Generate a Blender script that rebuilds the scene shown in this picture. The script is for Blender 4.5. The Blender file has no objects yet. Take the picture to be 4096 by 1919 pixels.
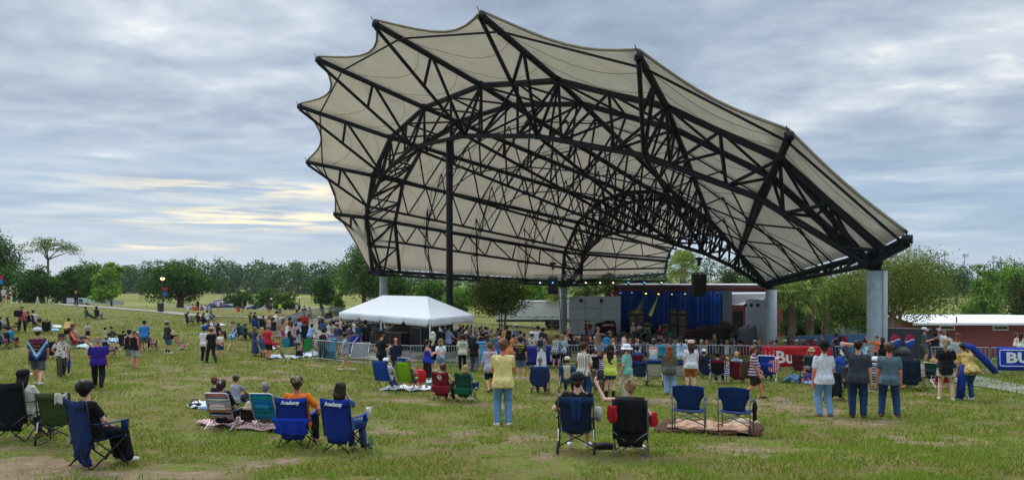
"""An open-air concert on a grassy slope before a shell-roofed amphitheatre, built object by object."""
EXPOSURE,ZENITH,GRASS_N=0.5,2.9,560000
import bpy,math,random
import numpy as np
from mathutils import Vector,Matrix
random.seed(7);RNG=np.random.default_rng(11)
C=bpy.context.scene.collection
sin,cos,rad,pi=math.sin,math.cos,math.radians,math.pi
F_PX,CX,HY=2900.0,2048.0,1110.0
# colours and materials
def lin(h,k=1.0):
 if isinstance(h,(tuple,list)):return tuple(h[:3])
 h=h.lstrip('#')
 if len(h)==3:h=''.join(c*2 for c in h)
 v=[int(h[i:i+2],16)/255 for i in(0,2,4)]
 return tuple(k*(c/12.92 if c<=.04045 else((c+.055)/1.055)**2.4)for c in v)
class NT:
 def __init__(s,tree):s.t=tree;s.n=tree.nodes;s.l=tree.links
 def new(s,typ,**kw):
  nd=s.n.new('ShaderNode'+typ)
  for k,v in kw.items():
   if k.startswith('_'):setattr(nd,k[1:],v)
   else :
    key=int(k[1:])if k[0]=='i' and k[1:].isdigit()else k.replace('__',' ')
    s.put(nd.inputs[key],v)
  return nd
 def put(s,sock,v):
  if isinstance(v,bpy.types.NodeSocket):s.l.new(v,sock)
  elif isinstance(v,(tuple,list))and len(v)==3 and sock.type=='RGBA':sock.default_value=(*v,1)
  else :sock.default_value=v
 def math(s,op,a,b=0.0,clamp=False):
  nd=s.new('Math',_operation=op,_use_clamp=clamp);s.put(nd.inputs[0],a);s.put(nd.inputs[1],b);return nd.outputs[0]
 def mix(s,f,a,b,blend='MIX'):
  nd=s.new('Mix',_data_type='RGBA',_blend_type=blend,_clamp_factor=True)
  s.put(nd.inputs[0],f);s.put(nd.inputs[6],a);s.put(nd.inputs[7],b);return nd.outputs[2]
 def ramp(s,f,stops,interp='LINEAR'):
  nd=s.new('ValToRGB');cr=nd.color_ramp;cr.interpolation=interp
  while len(cr.elements)<len(stops):cr.elements.new(.5)
  for e,(p,c)in zip(cr.elements,stops):e.position=p;e.color=(*c,1)if len(c)==3 else c
  s.put(nd.inputs[0],f);return nd.outputs[0]
 def noise(s,vec=None,scale=5.,detail=3.,rough=.55,dist=0.,out=0):
  nd=s.new('TexNoise',Scale=scale,Detail=detail,Roughness=rough,Distortion=dist)
  if vec is not None:s.l.new(vec,nd.inputs['Vector'])
  return nd.outputs[out]
 def mapping(s,vec,scale=(1,1,1),rot=(0,0,0),loc=(0,0,0)):
  nd=s.new('Mapping');s.l.new(vec,nd.inputs[0]);nd.inputs[1].default_value=loc;nd.inputs[2].default_value=rot;nd.inputs[3].default_value=scale;return nd.outputs[0]
def newmat(name):
 m=bpy.data.materials.new(name);m.use_nodes=True;m.node_tree.nodes.clear()
 t=NT(m.node_tree);out=t.new('OutputMaterial');return m,t,out
_MC={}
def cloth(col,pat=None,rough=.85,metal=0.,bump=.85,fold=9.,spec=.25,col2=None,sc=1.):
 """a procedural surface: base colour with slight mottling, optional pattern, fold bump"""
 key=(str(col),pat,rough,metal,bump,fold,spec,str(col2),sc)
 if key in _MC:return _MC[key]
 m,t,out=newmat('surface_'+str(col).strip('#')[:12]+('_'+pat if pat else ''))
 oc=t.new('TexCoord').outputs['Object']
 base=lin(col,.92)
 n1=t.noise(oc,7.,3.)
 if pat is None:
  c=t.mix(n1,tuple(x*.78 for x in base),tuple(min(1,x*1.16)for x in base))
 else :
  c2=lin(col2,.92)if col2 else(0.02,0.02,0.03)
  sx=t.new('SeparateXYZ',Vector=oc)
  def band(sock,f,w):
   v=t.math('SINE',t.math('MULTIPLY',sock,f));return t.math('GREATER_THAN',v,w)
  if pat=='hstripe':c=t.mix(band(sx.outputs[2],75*sc,.2),base,c2)
  elif pat=='vstripe':c=t.mix(band(sx.outputs[0],90*sc,.45),base,c2)
  elif pat=='serape':
   v=t.noise(t.mapping(oc,(.02,.5,11*sc)),1.3,2.,.5)
   c=t.ramp(v,[(.3,lin('#b8231c')),(.42,lin('#f4f1ea')),(.47,lin('#26407f')),(.52,lin('#f0ece4')),(.56,lin('#c22a1d')),(.64,lin('#e9e4da')),(.69,lin('#2f5fa0')),(.75,lin('#d8452a'))],'CONSTANT')
  elif pat=='tealstripe':
   v=t.noise(t.mapping(oc,(.05,.5,9)),1.2,2.,.5)
   c=t.ramp(v,[(.3,lin('#0e3f8f')),(.42,lin('#1a86b8')),(.5,lin('#0f5fae')),(.57,lin('#1b9a8c')),(.63,lin('#1769b5'))])
  elif pat=='plaid':
   a=t.math('ADD',band(sx.outputs[0],60*sc,.1),band(sx.outputs[2],60*sc,.1));c=t.mix(t.math('MULTIPLY',a,.5),base,c2)
  elif pat in('floral','dots','flecks'):
   vo=t.new('TexVoronoi',Scale={'floral':13.,'dots':22.,'flecks':20.}[pat]*sc);t.l.new(t.mapping(oc,(1,1,.55 if pat=='flecks' else 1)),vo.inputs['Vector'])
   k=t.math('LESS_THAN',vo.outputs['Distance'],{'floral':.42,'dots':.3,'flecks':.2}[pat])
   c=t.mix(k,base,t.mix(t.math('GREATER_THAN',n1,.52),c2,tuple(x*.5+.1 for x in c2))if pat=='floral' else c2)
  elif pat=='rainbow':
   v=t.noise(oc,3.2,3.,.6,1.2)
   c=t.ramp(v,[(.3,lin('#23308f')),(.42,lin('#2f7fd0')),(.48,lin('#e8ecf2')),(.53,lin('#2bb0a0')),(.58,lin('#4038a8')),(.66,lin('#d24a6a')),(.74,lin('#e8c23a'))])
  elif pat=='vdye':
   ax=t.math('ABSOLUTE',sx.outputs[0]);v=t.math('SUBTRACT',t.math('MULTIPLY',ax,1.7),t.math('SUBTRACT',sx.outputs[2],1.02))
   v=t.math('ADD',v,t.math('MULTIPLY',t.math('SINE',t.math('MULTIPLY',sx.outputs[2],110.)),.03))
   c=t.ramp(v,[(.0,lin('#2a1640')),(.06,lin('#1c2350')),(.1,lin('#8fc4e8')),(.16,lin('#cfe2f0')),(.2,lin('#2d6ea8')),(.3,lin('#16264f')),(.45,lin('#0e1834'))])
  elif pat in('cow','camo','blotch'):
   v=t.noise(oc,11.*sc if pat!='blotch' else 7.*sc,2. if pat!='blotch' else 4.)
   if pat=='camo':c=t.ramp(v,[(.35,lin('#3a3826')),(.46,lin('#6f6a4e')),(.53,lin('#9a927a')),(.6,lin('#4a4630'))],'CONSTANT')
   elif pat=='cow':c=t.mix(t.math('GREATER_THAN',v,.52),base,c2)
   else :c=t.mix(t.ramp(v,[(.4,(0,0,0)),(.62,(1,1,1))]),base,c2)
  elif pat=='denim':
   c=t.mix(t.noise(oc,4.,4.,.65),tuple(x*.62 for x in base),tuple(min(1,x*1.3)for x in base))
  else :c=base
  c=t.mix(.25,c,t.mix(n1,tuple([.55]*3),(1,1,1)),'MULTIPLY')
 bs=t.new('BsdfPrincipled',Roughness=rough,Metallic=metal)
 t.put(bs.inputs['Base Color'],c);bs.inputs['Specular IOR Level'].default_value=spec
 if bump:
  b=t.new('Bump',Strength=bump,Distance=.05);t.l.new(t.math('ADD',t.noise(t.mapping(oc,(1,1,.55)),fold,3.,.6,.8),t.math('MULTIPLY',t.noise(oc,70.,2.),.12)),b.inputs['Height']);t.l.new(b.outputs[0],bs.inputs['Normal'])
 t.l.new(bs.outputs[0],out.inputs[0]);_MC[key]=m;return m
def skin_mat(tone):
 col={0:'#e0b296',1:'#d09a7c',2:'#b98263',3:'#8a5a40',4:'#5a3826',5:'#d8806a'}[tone]
 key=('skin',tone)
 if key in _MC:return _MC[key]
 m,t,out=newmat('skin_tone_%d'%tone);oc=t.new('TexCoord').outputs['Object'];b=lin(col)
 bs=t.new('BsdfPrincipled',Roughness=.55);t.put(bs.inputs['Base Color'],t.mix(t.noise(oc,9.,4.),tuple(x*.8 for x in b),tuple(min(1,x*1.12)for x in b)))
 bs.inputs['Specular IOR Level'].default_value=.3
 bp=t.new('Bump',Strength=.1,Distance=.01);t.l.new(t.noise(oc,60.),bp.inputs['Height']);t.l.new(bp.outputs[0],bs.inputs['Normal'])
 t.l.new(bs.outputs[0],out.inputs[0]);_MC[key]=m;return m
def hair_mat(col):
 key=('hair',col)
 if key in _MC:return _MC[key]
 m,t,out=newmat('hair_'+col.strip('#'));oc=t.new('TexCoord').outputs['Object'];b=lin(col)
 n=t.noise(t.mapping(oc,(70,70,7)),1.,4.,.7,.6)
 bs=t.new('BsdfPrincipled',Roughness=.5);t.put(bs.inputs['Base Color'],t.mix(n,tuple(x*.35 for x in b),tuple(min(1,x*1.6)for x in b)));bs.inputs['Specular IOR Level'].default_value=.25
 bp=t.new('Bump',Strength=.7,Distance=.02);t.l.new(n,bp.inputs['Height']);t.l.new(bp.outputs[0],bs.inputs['Normal'])
 t.l.new(bs.outputs[0],out.inputs[0]);_MC[key]=m;return m
def paint(col,rough=.45,metal=0.,noise=.12,sc=6.,spec=.5):return cloth(col,None,rough,metal,noise,sc,spec)
def glow(col,strength):
 key=('glow',col,strength)
 if key in _MC:return _MC[key]
 m,t,out=newmat('lit_lamp');e=t.new('Emission',Strength=strength);t.put(e.inputs[0],lin(col));t.l.new(e.outputs[0],out.inputs[0]);_MC[key]=m;return m
 # mesh builder
class MB:
 def __init__(s):s.v=[];s.f=[];s.m=[];s.cur=0
 def add(s,vs,fs,m=None):
  o=len(s.v);s.v.extend([tuple(map(float,v))for v in vs]);s.f.extend([tuple(i+o for i in f)for f in fs]);s.m.extend([s.cur if m is None else m]*len(fs));return s
 def box(s,c,d,rz=0.,rx=0.,ry=0.,m=None):
  x,y,z=d[0]/2,d[1]/2,d[2]/2;R=Matrix.Rotation(rz,3,'Z')@Matrix.Rotation(ry,3,'Y')@Matrix.Rotation(rx,3,'X');c=Vector(c)
  vs=[c+R@Vector((a*x,b*y,g*z))for a in(-1,1)for b in(-1,1)for g in(-1,1)]
  return s.add(vs,[(0,1,3,2),(4,6,7,5),(0,4,5,1),(2,3,7,6),(0,2,6,4),(1,5,7,3)],m)
 def tube(s,p,q,r0,r1=None,n=6,cap=True,m=None):
  p,q=Vector(p),Vector(q);r1=r0 if r1 is None else r1;d=(q-p)
  if d.length<1e-6:return s
  d.normalize();a=d.orthogonal().normalized();b=d.cross(a);vs=[]
  for P,r in((p,r0),(q,r1)):
   for i in range(n):t=2*pi*i/n;vs.append(P+(a*cos(t)+b*sin(t))*r)
  fs=[(i,(i+1)%n,n+(i+1)%n,n+i)for i in range(n)]
  if cap:fs+=[tuple(range(n-1,-1,-1)),tuple(range(n,2*n))]
  return s.add(vs,fs,m)
 def path(s,pts,rs,n=6,m=None,closed=False):
  pts=[Vector(p)for p in pts];k=len(pts);rs=[rs]*k if isinstance(rs,(int,float))else rs;vs=[];a=None
  for i,P in enumerate(pts):
   d=((pts[(i+1)%k]-pts[i-1])if closed else(pts[min(i+1,k-1)]-pts[max(i-1,0)]))
   d=d.normalized()if d.length>1e-9 else Vector((0,0,1))
   a=d.orthogonal().normalized()if a is None else(a-d*a.dot(d)).normalized();b=d.cross(a)
   for j in range(n):t=2*pi*j/n;vs.append(P+(a*cos(t)+b*sin(t))*rs[i])
  fs=[(i*n+j,i*n+(j+1)%n,((i+1)%k)*n+(j+1)%n,((i+1)%k)*n+j)for i in range(k if closed else k-1)for j in range(n)]
  if not closed:fs+=[tuple(range(n-1,-1,-1)),tuple(range((k-1)*n,k*n))]
  return s.add(vs,fs,m)
 def lathe(s,prof,c=(0,0,0),n=14,m=None,X=None,sx=1.,sy=1.):
  vs=[];c=Vector(c)
  for r,z in prof:
   for i in range(n):
    t=2*pi*i/n;p=Vector((r*cos(t)*sx,r*sin(t)*sy,z));vs.append(c+(X@p if X else p))
  k=len(prof);fs=[(i*n+j,i*n+(j+1)%n,(i+1)*n+(j+1)%n,(i+1)*n+j)for i in range(k-1)for j in range(n)]
  if prof[0][0]>1e-6:fs.append(tuple(range(n-1,-1,-1)))
  if prof[-1][0]>1e-6:fs.append(tuple(range((k-1)*n,k*n)))
  return s.add(vs,fs,m)
 def sheet(s,fn,nu,nv,th=0.,m=None):
  """a cloth sheet: fn(u,v)->point; th gives it thickness along its normal"""
  P=[[Vector(fn(i/nu,j/nv))for j in range(nv+1)]for i in range(nu+1)]
  def nrm(i,j):
   a=P[min(i+1,nu)][j]-P[max(i-1,0)][j];b=P[i][min(j+1,nv)]-P[i][max(j-1,0)];c=a.cross(b);return c.normalized()if c.length>1e-9 else Vector((0,0,1))
  top=[P[i][j]for i in range(nu+1)for j in range(nv+1)];W=nv+1
  fs=[(i*W+j,(i+1)*W+j,(i+1)*W+j+1,i*W+j+1)for i in range(nu)for j in range(nv)]
  if th:
   bot=[P[i][j]-nrm(i,j)*th for i in range(nu+1)for j in range(nv+1)];o=len(top)
   fs2=[tuple(o+x for x in f[::-1])for f in fs]
   ring=[i*W for i in range(nu+1)]+[nu*W+j for j in range(1,nv+1)]+[i*W+nv for i in range(nu-1,-1,-1)]+[j for j in range(nv-1,0,-1)]
   fs=fs+fs2+[(ring[k],ring[(k+1)%len(ring)][0]if 0 else ring[(k+1)%len(ring)],o+ring[(k+1)%len(ring)],o+ring[k])[::-1]for k in range(len(ring))]
   top=top+bot
  return s.add(top,fs,m)
 def build(s,name,mats,parent=None,smooth=False,loc=None,rz=0.):
  me=bpy.data.meshes.new(name);me.from_pydata(s.v,[],s.f);mats=mats if isinstance(mats,(list,tuple))else[mats]
  for mm in mats:me.materials.append(mm)
  if len(mats)>1:me.polygons.foreach_set('material_index',s.m)
  if smooth:me.polygons.foreach_set('use_smooth',[True]*len(s.f))
  me.update();return link(name,me,parent,loc,rz)
def link(name,me,parent=None,loc=None,rz=0.):
 o=bpy.data.objects.new(name,me);C.objects.link(o)
 if parent is not None:o.parent=parent
 if loc is not None:o.location=loc
 if rz:o.rotation_euler.z=rz
 return o
def fastmesh(name,V,Fq,mats,smooth=False):
 """numpy verts (n,3) and faces (m,k) -> mesh data"""
 me=bpy.data.meshes.new(name);V=np.ascontiguousarray(V,dtype=np.float32);Fq=np.ascontiguousarray(Fq,dtype=np.int32);n,k=Fq.shape
 me.vertices.add(len(V));me.vertices.foreach_set('co',V.ravel());me.loops.add(n*k);me.loops.foreach_set('vertex_index',Fq.ravel())
 me.polygons.add(n);me.polygons.foreach_set('loop_start',np.arange(0,n*k,k,dtype=np.int32));me.polygons.foreach_set('loop_total',np.full(n,k,dtype=np.int32))
 for mm in mats:me.materials.append(mm)
 if smooth:me.polygons.foreach_set('use_smooth',np.ones(n,dtype=bool))
 me.update(calc_edges=True);return me
def tag(o,label=None,cat=None,group=None,kind=None):
 if label:o['label']=label
 if cat:o['category']=cat
 if group:o['group']=group
 if kind:o['kind']=kind
 return o
def thing(name,label,cat,loc=(0,0,0),rz=0.,group=None):
 o=bpy.data.objects.new(name,None);C.objects.link(o);o.location=loc;o.rotation_euler.z=rz;o.empty_display_size=.2
 return tag(o,label,cat,group)
def copy_thing(o,loc,rz,label,group=None):
 r=o.copy();C.objects.link(r);r.location=loc;r.rotation_euler.z=rz;r['label']=label
 if group:r['group']=group
 def kids(src,dst):
  for ch in list(src.children):
   c=ch.copy();C.objects.link(c);c.parent=dst;kids(ch,c)
 kids(o,r);return r
def text(s,size,mat,parent=None,loc=(0,0,0),rot=(0,0,0),name='lettering',ext=.004,bold=0.,sx=1.,align='CENTER'):
 cu=bpy.data.curves.new('text','FONT');cu.body=s;cu.size=size;cu.extrude=ext;cu.offset=bold;cu.align_x=align;cu.align_y='CENTER';cu.resolution_u=2
 tmp=bpy.data.objects.new('t',cu);C.objects.link(tmp);dg=bpy.context.evaluated_depsgraph_get();me=bpy.data.meshes.new_from_object(tmp.evaluated_get(dg));C.objects.unlink(tmp);bpy.data.objects.remove(tmp)
 me.materials.clear();me.materials.append(mat);o=link(name,me,parent,loc);o.rotation_euler=rot;o.scale=(sx,1,1);return o
 # the lie of the land
def pix(px,py,d):return((px-CX)/F_PX*d,d,(HY-py)/F_PX*d)
_ctl=[(-12,-10,-1.2),(12,-10,-1.2),(0,0,-1.65),(-10,0,-1.5),(10,0,-1.7),(-6,8,-2.3),(6,8,-2.3),(0,8.5,-2.38),(-60,0,-1),(60,0,-2.2),(-200,-60,-1),(200,-60,-2),(-60,40,-2.6),(60,40,-4.4)]
_ctl+=[pix(*p)for p in((2015,1700,14.7),(3300,1665,17.2),(3570,1665,17.1),(3795,1600,19.1),(150,1540,21.3),(930,1425,33),(670,1410,39.5),(1105,1440,37.2),(1530,1518,26.4),(1380,1480,32),(2450,1590,22.5),(2240,1470,34.8),(400,1860,10.4),(1250,1782,12.6),(2750,1727,14.1),(2310,1806,12.1),(15,1210,82),(305,1222,80),(640,1246,82),(1000,1267,78),(375,1276,62),(80,1322,50),(530,1468,31.5),(577,1402,41),(800,1303,58),(0,1212,95),(380,1221,100),(735,1234,116),(1000,1247,142),(1180,1245,150),(550,1178,250),(870,1172,300),(1250,1445,37),(1820,1470,36.2),(2400,1463,36),(3100,1478,33),(4020,1495,30),(3960,1560,21.8),(1290,1318,54),(1500,1303,72),(1530,1279,84),(1850,1280,96),(2253,1335,86),(2150,1316,93),(3085,1393,60),(3508,1440,37),(3900,1430,49),(2050,1375,60),(1700,1352,60),(1320,1262,74),(1320,1245,90),(4050,1432,49))]
_ctl+=[(12,64,-7.2),(4,70,-6.9),(20,74,-6.8),(18,55,-6.2),(40,90,-6.6),(60,70,-6.3),(0,130,-6.4),(60,140,-7),(-120,120,-2.8),(-150,60,-1.5)]
_ctl+=[(x,y,-6.8 if y<500 else-8)for x in(-500,-250,0,250,500)for y in(280,560)]+[(1400,1400,-8),(-1400,1400,-8),(0,1600,-8),(1500,0,-6),(-1500,0,-5)]
_P=np.array(_ctl,float);_c2=36.0
def _solve():
 r=np.sqrt(((_P[:,None,:2]-_P[None,:,:2])**2).sum(-1)+_c2);A=np.zeros((len(_P)+1,)*2);A[:-1,:-1]=r-np.eye(len(_P))*.8;A[:-1,-1]=A[-1,:-1]=1
 return np.linalg.solve(A,np.append(_P[:,2],0))
_W=_solve()
def gz(x,y):
 x=np.asarray(x,float);y=np.asarray(y,float);sh=np.broadcast(x,y).shape;q=np.stack([np.broadcast_to(x,sh).ravel(),np.broadcast_to(y,sh).ravel()],1);out=np.empty(len(q))
 for i in range(0,len(q),40000):out[i:i+40000]=np.sqrt(((q[i:i+40000,None]-_P[None,:,:2])**2).sum(-1)+_c2)@_W[:-1]+_W[-1]
 return out.reshape(sh)if sh else float(out[0])
_D=np.concatenate([np.arange(5,60,.1),np.arange(60,200,.5),np.arange(200,900,3)])
def ground_at(px,py):
 """the first point of the ground along the sight line through a photo pixel"""
 k=(px-CX)/F_PX;v=(HY-py)/F_PX;e=v*_D-gz(k*_D,_D);i=int(np.argmax(e<0))
 if e[i]>=0:i=len(_D)-1
 d=_D[i]if i==0 else _D[i-1]+(_D[i]-_D[i-1])*e[i-1]/(e[i-1]-e[i])
 return Vector((k*d,d,gz(k*d,d)))
def on_ground(px,d):x=(px-CX)/F_PX*d;return Vector((x,d,gz(x,d)))
def facing(p,yaw):return-rad(yaw)-math.atan2(p[0],p[1])
def vnoise(x,y,seed=0):
 xi=np.floor(x).astype(np.int64);yi=np.floor(y).astype(np.int64);fx=x-xi;fy=y-yi;fx=fx*fx*(3-2*fx);fy=fy*fy*(3-2*fy)
 def h(a,b):n=(a*374761393+b*668265263+seed*974634777)&0xffffffff;n=((n^(n>>13))*1274126177)&0xffffffff;return((n^(n>>16))&0xffff)/65535.
 return(h(xi,yi)*(1-fx)+h(xi+1,yi)*fx)*(1-fy)+(h(xi,yi+1)*(1-fx)+h(xi+1,yi+1)*fx)*fy
def fbm(x,y,seed=0,o=4):
 s=0;a=.5
 for i in range(o):s=s+a*vnoise(x*2**i,y*2**i,seed+i);a*=.5
 return s/(1-.5**o)
 # camera, sun and cloudy sky
SC=bpy.context.scene
cam=bpy.data.cameras.new('camera');co=bpy.data.objects.new('camera',cam);C.objects.link(co);SC.camera=co
cam.sensor_width=36;cam.lens=36*F_PX/4096;cam.shift_y=(HY-959.5)/4096;cam.clip_end=6000;cam.clip_start=.1
co.location=(0,0,0);co.rotation_euler=(pi/2,0,0)
SC.view_settings.view_transform='Standard';SC.view_settings.look='None';SC.view_settings.gamma=1;SC.view_settings.exposure=EXPOSURE
SUN_EL,SUN_AZ=rad(38),rad(-35)
sl=bpy.data.lights.new('sun','SUN');sl.energy=1.5;sl.angle=rad(22);sl.color=(1,.95,.87);so=bpy.data.objects.new('sun',sl);C.objects.link(so)
so.rotation_euler=Vector((-sin(SUN_AZ)*cos(SUN_EL),-cos(SUN_AZ)*cos(SUN_EL),-sin(SUN_EL))).to_track_quat('-Z','Y').to_euler();so.location=(0,0,60)
W=bpy.data.worlds.new('World');SC.world=W;W.use_nodes=True;W.node_tree.nodes.clear();t=NT(W.node_tree)
out=t.new('OutputWorld');bg=t.new('Background',Strength=.1);t.l.new(bg.outputs[0],out.inputs[0])
sk=t.new('TexSky',_sky_type='NISHITA',_sun_disc=False);sk.sun_elevation=SUN_EL;sk.sun_rotation=SUN_AZ
gv=t.new('TexCoord').outputs['Generated'];sx=t.new('SeparateXYZ',Vector=gv);zz=t.math('MAXIMUM',sx.outputs[2],0.)
den=t.math('ADD',zz,.13);pv=t.new('CombineXYZ');t.l.new(t.math('DIVIDE',sx.outputs[0],den),pv.inputs[0]);t.l.new(t.math('DIVIDE',sx.outputs[1],den),pv.inputs[1])
wrp=t.new('VectorMath',_operation='MULTIPLY_ADD');t.l.new(t.noise(pv.outputs[0],1.6,3.,.5,0.,1),wrp.inputs[0]);wrp.inputs[1].default_value=(.2,.2,0);t.l.new(pv.outputs[0],wrp.inputs[2]);P0=wrp.outputs[0]
big=t.noise(t.mapping(P0,(1,1,1),(0,0,.5),(3.1,1.7,0)),1.0,4.,.55,.2);fine=t.noise(t.mapping(P0,(1,1.35,1),(0,0,.4),(7.3,2.2,0)),3.0,7.,.56,.15)
v=t.math('ADD',t.math('MULTIPLY',big,.52),t.math('MULTIPLY',fine,.48))
hi=t.ramp(v,[(.35,lin('#7e8b9e')),(.46,lin('#919eae')),(.54,lin('#a4afbb')),(.61,lin('#bcc3ca')),(.69,lin('#e6e4dd'))])
az=t.math('ARCTAN2',sx.outputs[0],sx.outputs[1]);el=t.math('ARCSINE',sx.outputs[2])
ae=t.new('CombineXYZ');t.l.new(az,ae.inputs[0]);t.l.new(el,ae.inputs[1]);AE=ae.outputs[0]
lowv=t.noise(t.mapping(AE,(3.2,26,1),(0,0,0),(1.3,.4,0)),1.6,6.,.6,.25)
low=t.ramp(lowv,[(.34,lin('#8498b0')),(.5,lin('#93a6ba')),(.62,lin('#a9b7c5')),(.74,lin('#cdd1d2'))])
def smooth(sock,a,b):nd=t.new('MapRange',_interpolation_type='SMOOTHSTEP');t.put(nd.inputs[0],sock);nd.inputs[1].default_value=a;nd.inputs[2].default_value=b;return nd.outputs[0]
col=t.mix(smooth(el,rad(5),rad(12.5)),low,hi)
col=t.mix(t.math('MULTIPLY',t.math('SUBTRACT',1.,smooth(el,rad(-1),rad(4.5))),.75),col,lin('#b3c0cb'))
def bump(sock,c,w):a=t.math('DIVIDE',t.math('SUBTRACT',sock,c),w);return t.math('POWER',2.718,t.math('MULTIPLY',t.math('MULTIPLY',a,a),-1.))
win=t.math('MULTIPLY',bump(az,rad(-19),rad(9.5)),t.math('MAXIMUM',bump(el,rad(4.4),rad(.85)),t.math('MULTIPLY',bump(el,rad(6.5),rad(.7)),.9)))
win2=t.math('MULTIPLY',bump(az,rad(-27),rad(7)),t.math('MULTIPLY',bump(el,rad(2.2),rad(.25)),.7))
strk=smooth(t.noise(t.mapping(AE,(4.5,60,1),(0,0,0),(.2,.9,0)),1.7,5.,.6,.2),.4,.6)
gl=t.math('MULTIPLY',t.math('MULTIPLY',t.math('MAXIMUM',win,win2),strk),.85)
col=t.mix(gl,col,tuple(x*1.1 for x in lin('#f8e4b6')))
zen=t.math('ADD',1.,t.math('MULTIPLY',smooth(el,rad(24),rad(70)),ZENITH))
cc=t.new('VectorMath',_operation='SCALE');t.l.new(col,cc.inputs[0]);t.l.new(t.math('MULTIPLY',zen,10.),cc.inputs[3])
fin=t.mix(.93,sk.outputs[0],cc.outputs[0]);t.l.new(fin,bg.inputs[0])
# ground
def dirt_mask(x,y):
 n=fbm(x*.55+3,y*.42+9,3);n2=fbm(x*1.9,y*1.5,8)
 b=np.zeros_like(x)
 for(px,py,rx,ry,s)in DIRT:g=ground_at(px,py);b=np.maximum(b,s*np.exp(-((x-g[0])/rx)**2-((y-g[1])/ry)**2))
 m=(n-.5)*1.4+(n2-.5)*1.3+b*.5-.02
 lawn=np.clip((52-y)/14,0,1);return np.clip((m-.14)*2.2,0,1)*(lawn*.95+.05)*np.where(x<-14,.55,1)
DIRT=[(130,1862,1.1,.7,2.0),(330,1902,1.5,.4,1.9),(60,1905,1.,.5,2.0),(700,1890,1.2,.3,.8),(1050,1850,.9,.4,.6),(1500,1905,1.5,.3,.7),(2000,1870,1.2,.35,.6),(2400,1830,2.2,.4,.7),(3000,1790,1.6,.5,.6),(3600,1820,1.4,.3,.4),(1000,1505,4,1.6,.75),(1300,1560,3,1.3,.6),(800,1480,3,1.5,.6),(1500,1600,2,.8,.8),(1900,1625,2.2,.8,.8),(2550,1600,2.2,1,.8),(2950,1600,2.4,1,1),(3150,1640,1.8,.7,.9),(3350,1690,1.6,.6,.6),(2200,1510,5,1.4,.8),(2700,1500,5,1.2,.6),(200,1790,.9,.3,.7),(1650,1740,1.6,.5,.5),(1700,1480,4,1.0,.7),(1450,1730,1.5,.4,.5)]
def axis(dense0,dense1,step,lo,hi,g):
 a=list(np.arange(dense0,dense1+1e-6,step));s=step;x=dense1
 while x<hi:s*=g;x+=s;a.append(x)
 s=step;x=dense0;b=[]
 while x>lo:s*=g;x-=s;b.append(x)
 return np.array(b[::-1]+a)
gx=axis(-25,25,.25,-2500,2500,1.06);gy=axis(6,46,.2,-80,3000,1.045)
GX,GY=np.meshgrid(gx,gy,indexing='ij');GZ=gz(GX,GY)
nx,ny=GX.shape;idx=np.arange(nx*ny).reshape(nx,ny);Q=np.stack([idx[:-1,:-1],idx[1:,:-1],idx[1:,1:],idx[:-1,1:]],-1).reshape(-1,4)
near=(GY<46)&(GY>4)&(abs(GX)<30);bumpz=(fbm(GX*2.2,GY*2.2,21,3)-.5)*.05*near
m,t,out=newmat('lawn_and_soil');pos=t.new('NewGeometry').outputs['Position']
at=t.new('Attribute',_attribute_name='dirt').outputs['Fac'];fld=t.new('Attribute',_attribute_name='field').outputs['Fac']
dm=t.math('ADD',at,t.math('MULTIPLY',t.math('SUBTRACT',t.noise(pos,4.,6.,.8),.5),2.1),True)
dm=t.ramp(dm,[(.36,(0,0,0)),(.7,(.92,.92,.92))])
gcol=t.ramp(t.noise(pos,9.,5.,.7),[(.3,lin('#3d3f1c')),(.5,lin('#676332')),(.7,lin('#90834b'))])
gcol=t.mix(t.ramp(t.noise(pos,.6,4.,.6),[(.4,(0,0,0)),(.65,(.7,.7,.7))]),gcol,lin('#6c7c34'))
gcol=t.mix(t.ramp(t.noise(t.mapping(pos,(1.1,.5,1)),1.3,6.,.75),[(.47,(0,0,0)),(.6,(.75,.75,.75))]),gcol,lin('#766545'))
gcol=t.mix(.35,gcol,t.noise(t.mapping(pos,(2.2,1.,1)),2.2,6.,.8),'OVERLAY')
fcol=t.ramp(t.noise(t.mapping(pos,(.03,.12,1)),1.,5.,.6),[(.35,lin('#5c6630')),(.5,lin('#70743a')),(.62,lin('#8a8448'))])
fcol=t.mix(.3,fcol,t.noise(pos,2.,4.,.7),'OVERLAY')
scol=t.ramp(t.math('ADD',t.math('MULTIPLY',t.noise(pos,4.,6.,.75),.6),t.math('MULTIPLY',t.noise(pos,34.,4.,.8),.4)),[(.3,lin('#5a4634')),(.45,lin('#7d6850')),(.55,lin('#8f7c62')),(.7,lin('#a99a80'))])
colr=t.mix(dm,t.mix(fld,gcol,fcol),scol)
bs=t.new('BsdfPrincipled',Roughness=.95);t.l.new(colr,bs.inputs['Base Color']);bs.inputs['Specular IOR Level'].default_value=.1
bp=t.new('Bump',Strength=.8,Distance=.05);t.l.new(t.noise(pos,22.,5.,.75),bp.inputs['Height']);t.l.new(bp.outputs[0],bs.inputs['Normal']);t.l.new(bs.outputs[0],out.inputs[0]);GROUND_M=m
me=fastmesh('ground',np.stack([GX,GY,GZ+bumpz],-1).reshape(-1,3),Q,[m],True)
DM=dirt_mask(GX,GY)
for nm,arr in(('dirt',DM),('field',np.clip((GY-95)/25,0,1))):
 a=me.attributes.new(nm,'FLOAT','POINT');a.data.foreach_set('value',arr.astype(np.float32).ravel())
tag(link('ground',me),kind='structure')
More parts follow.
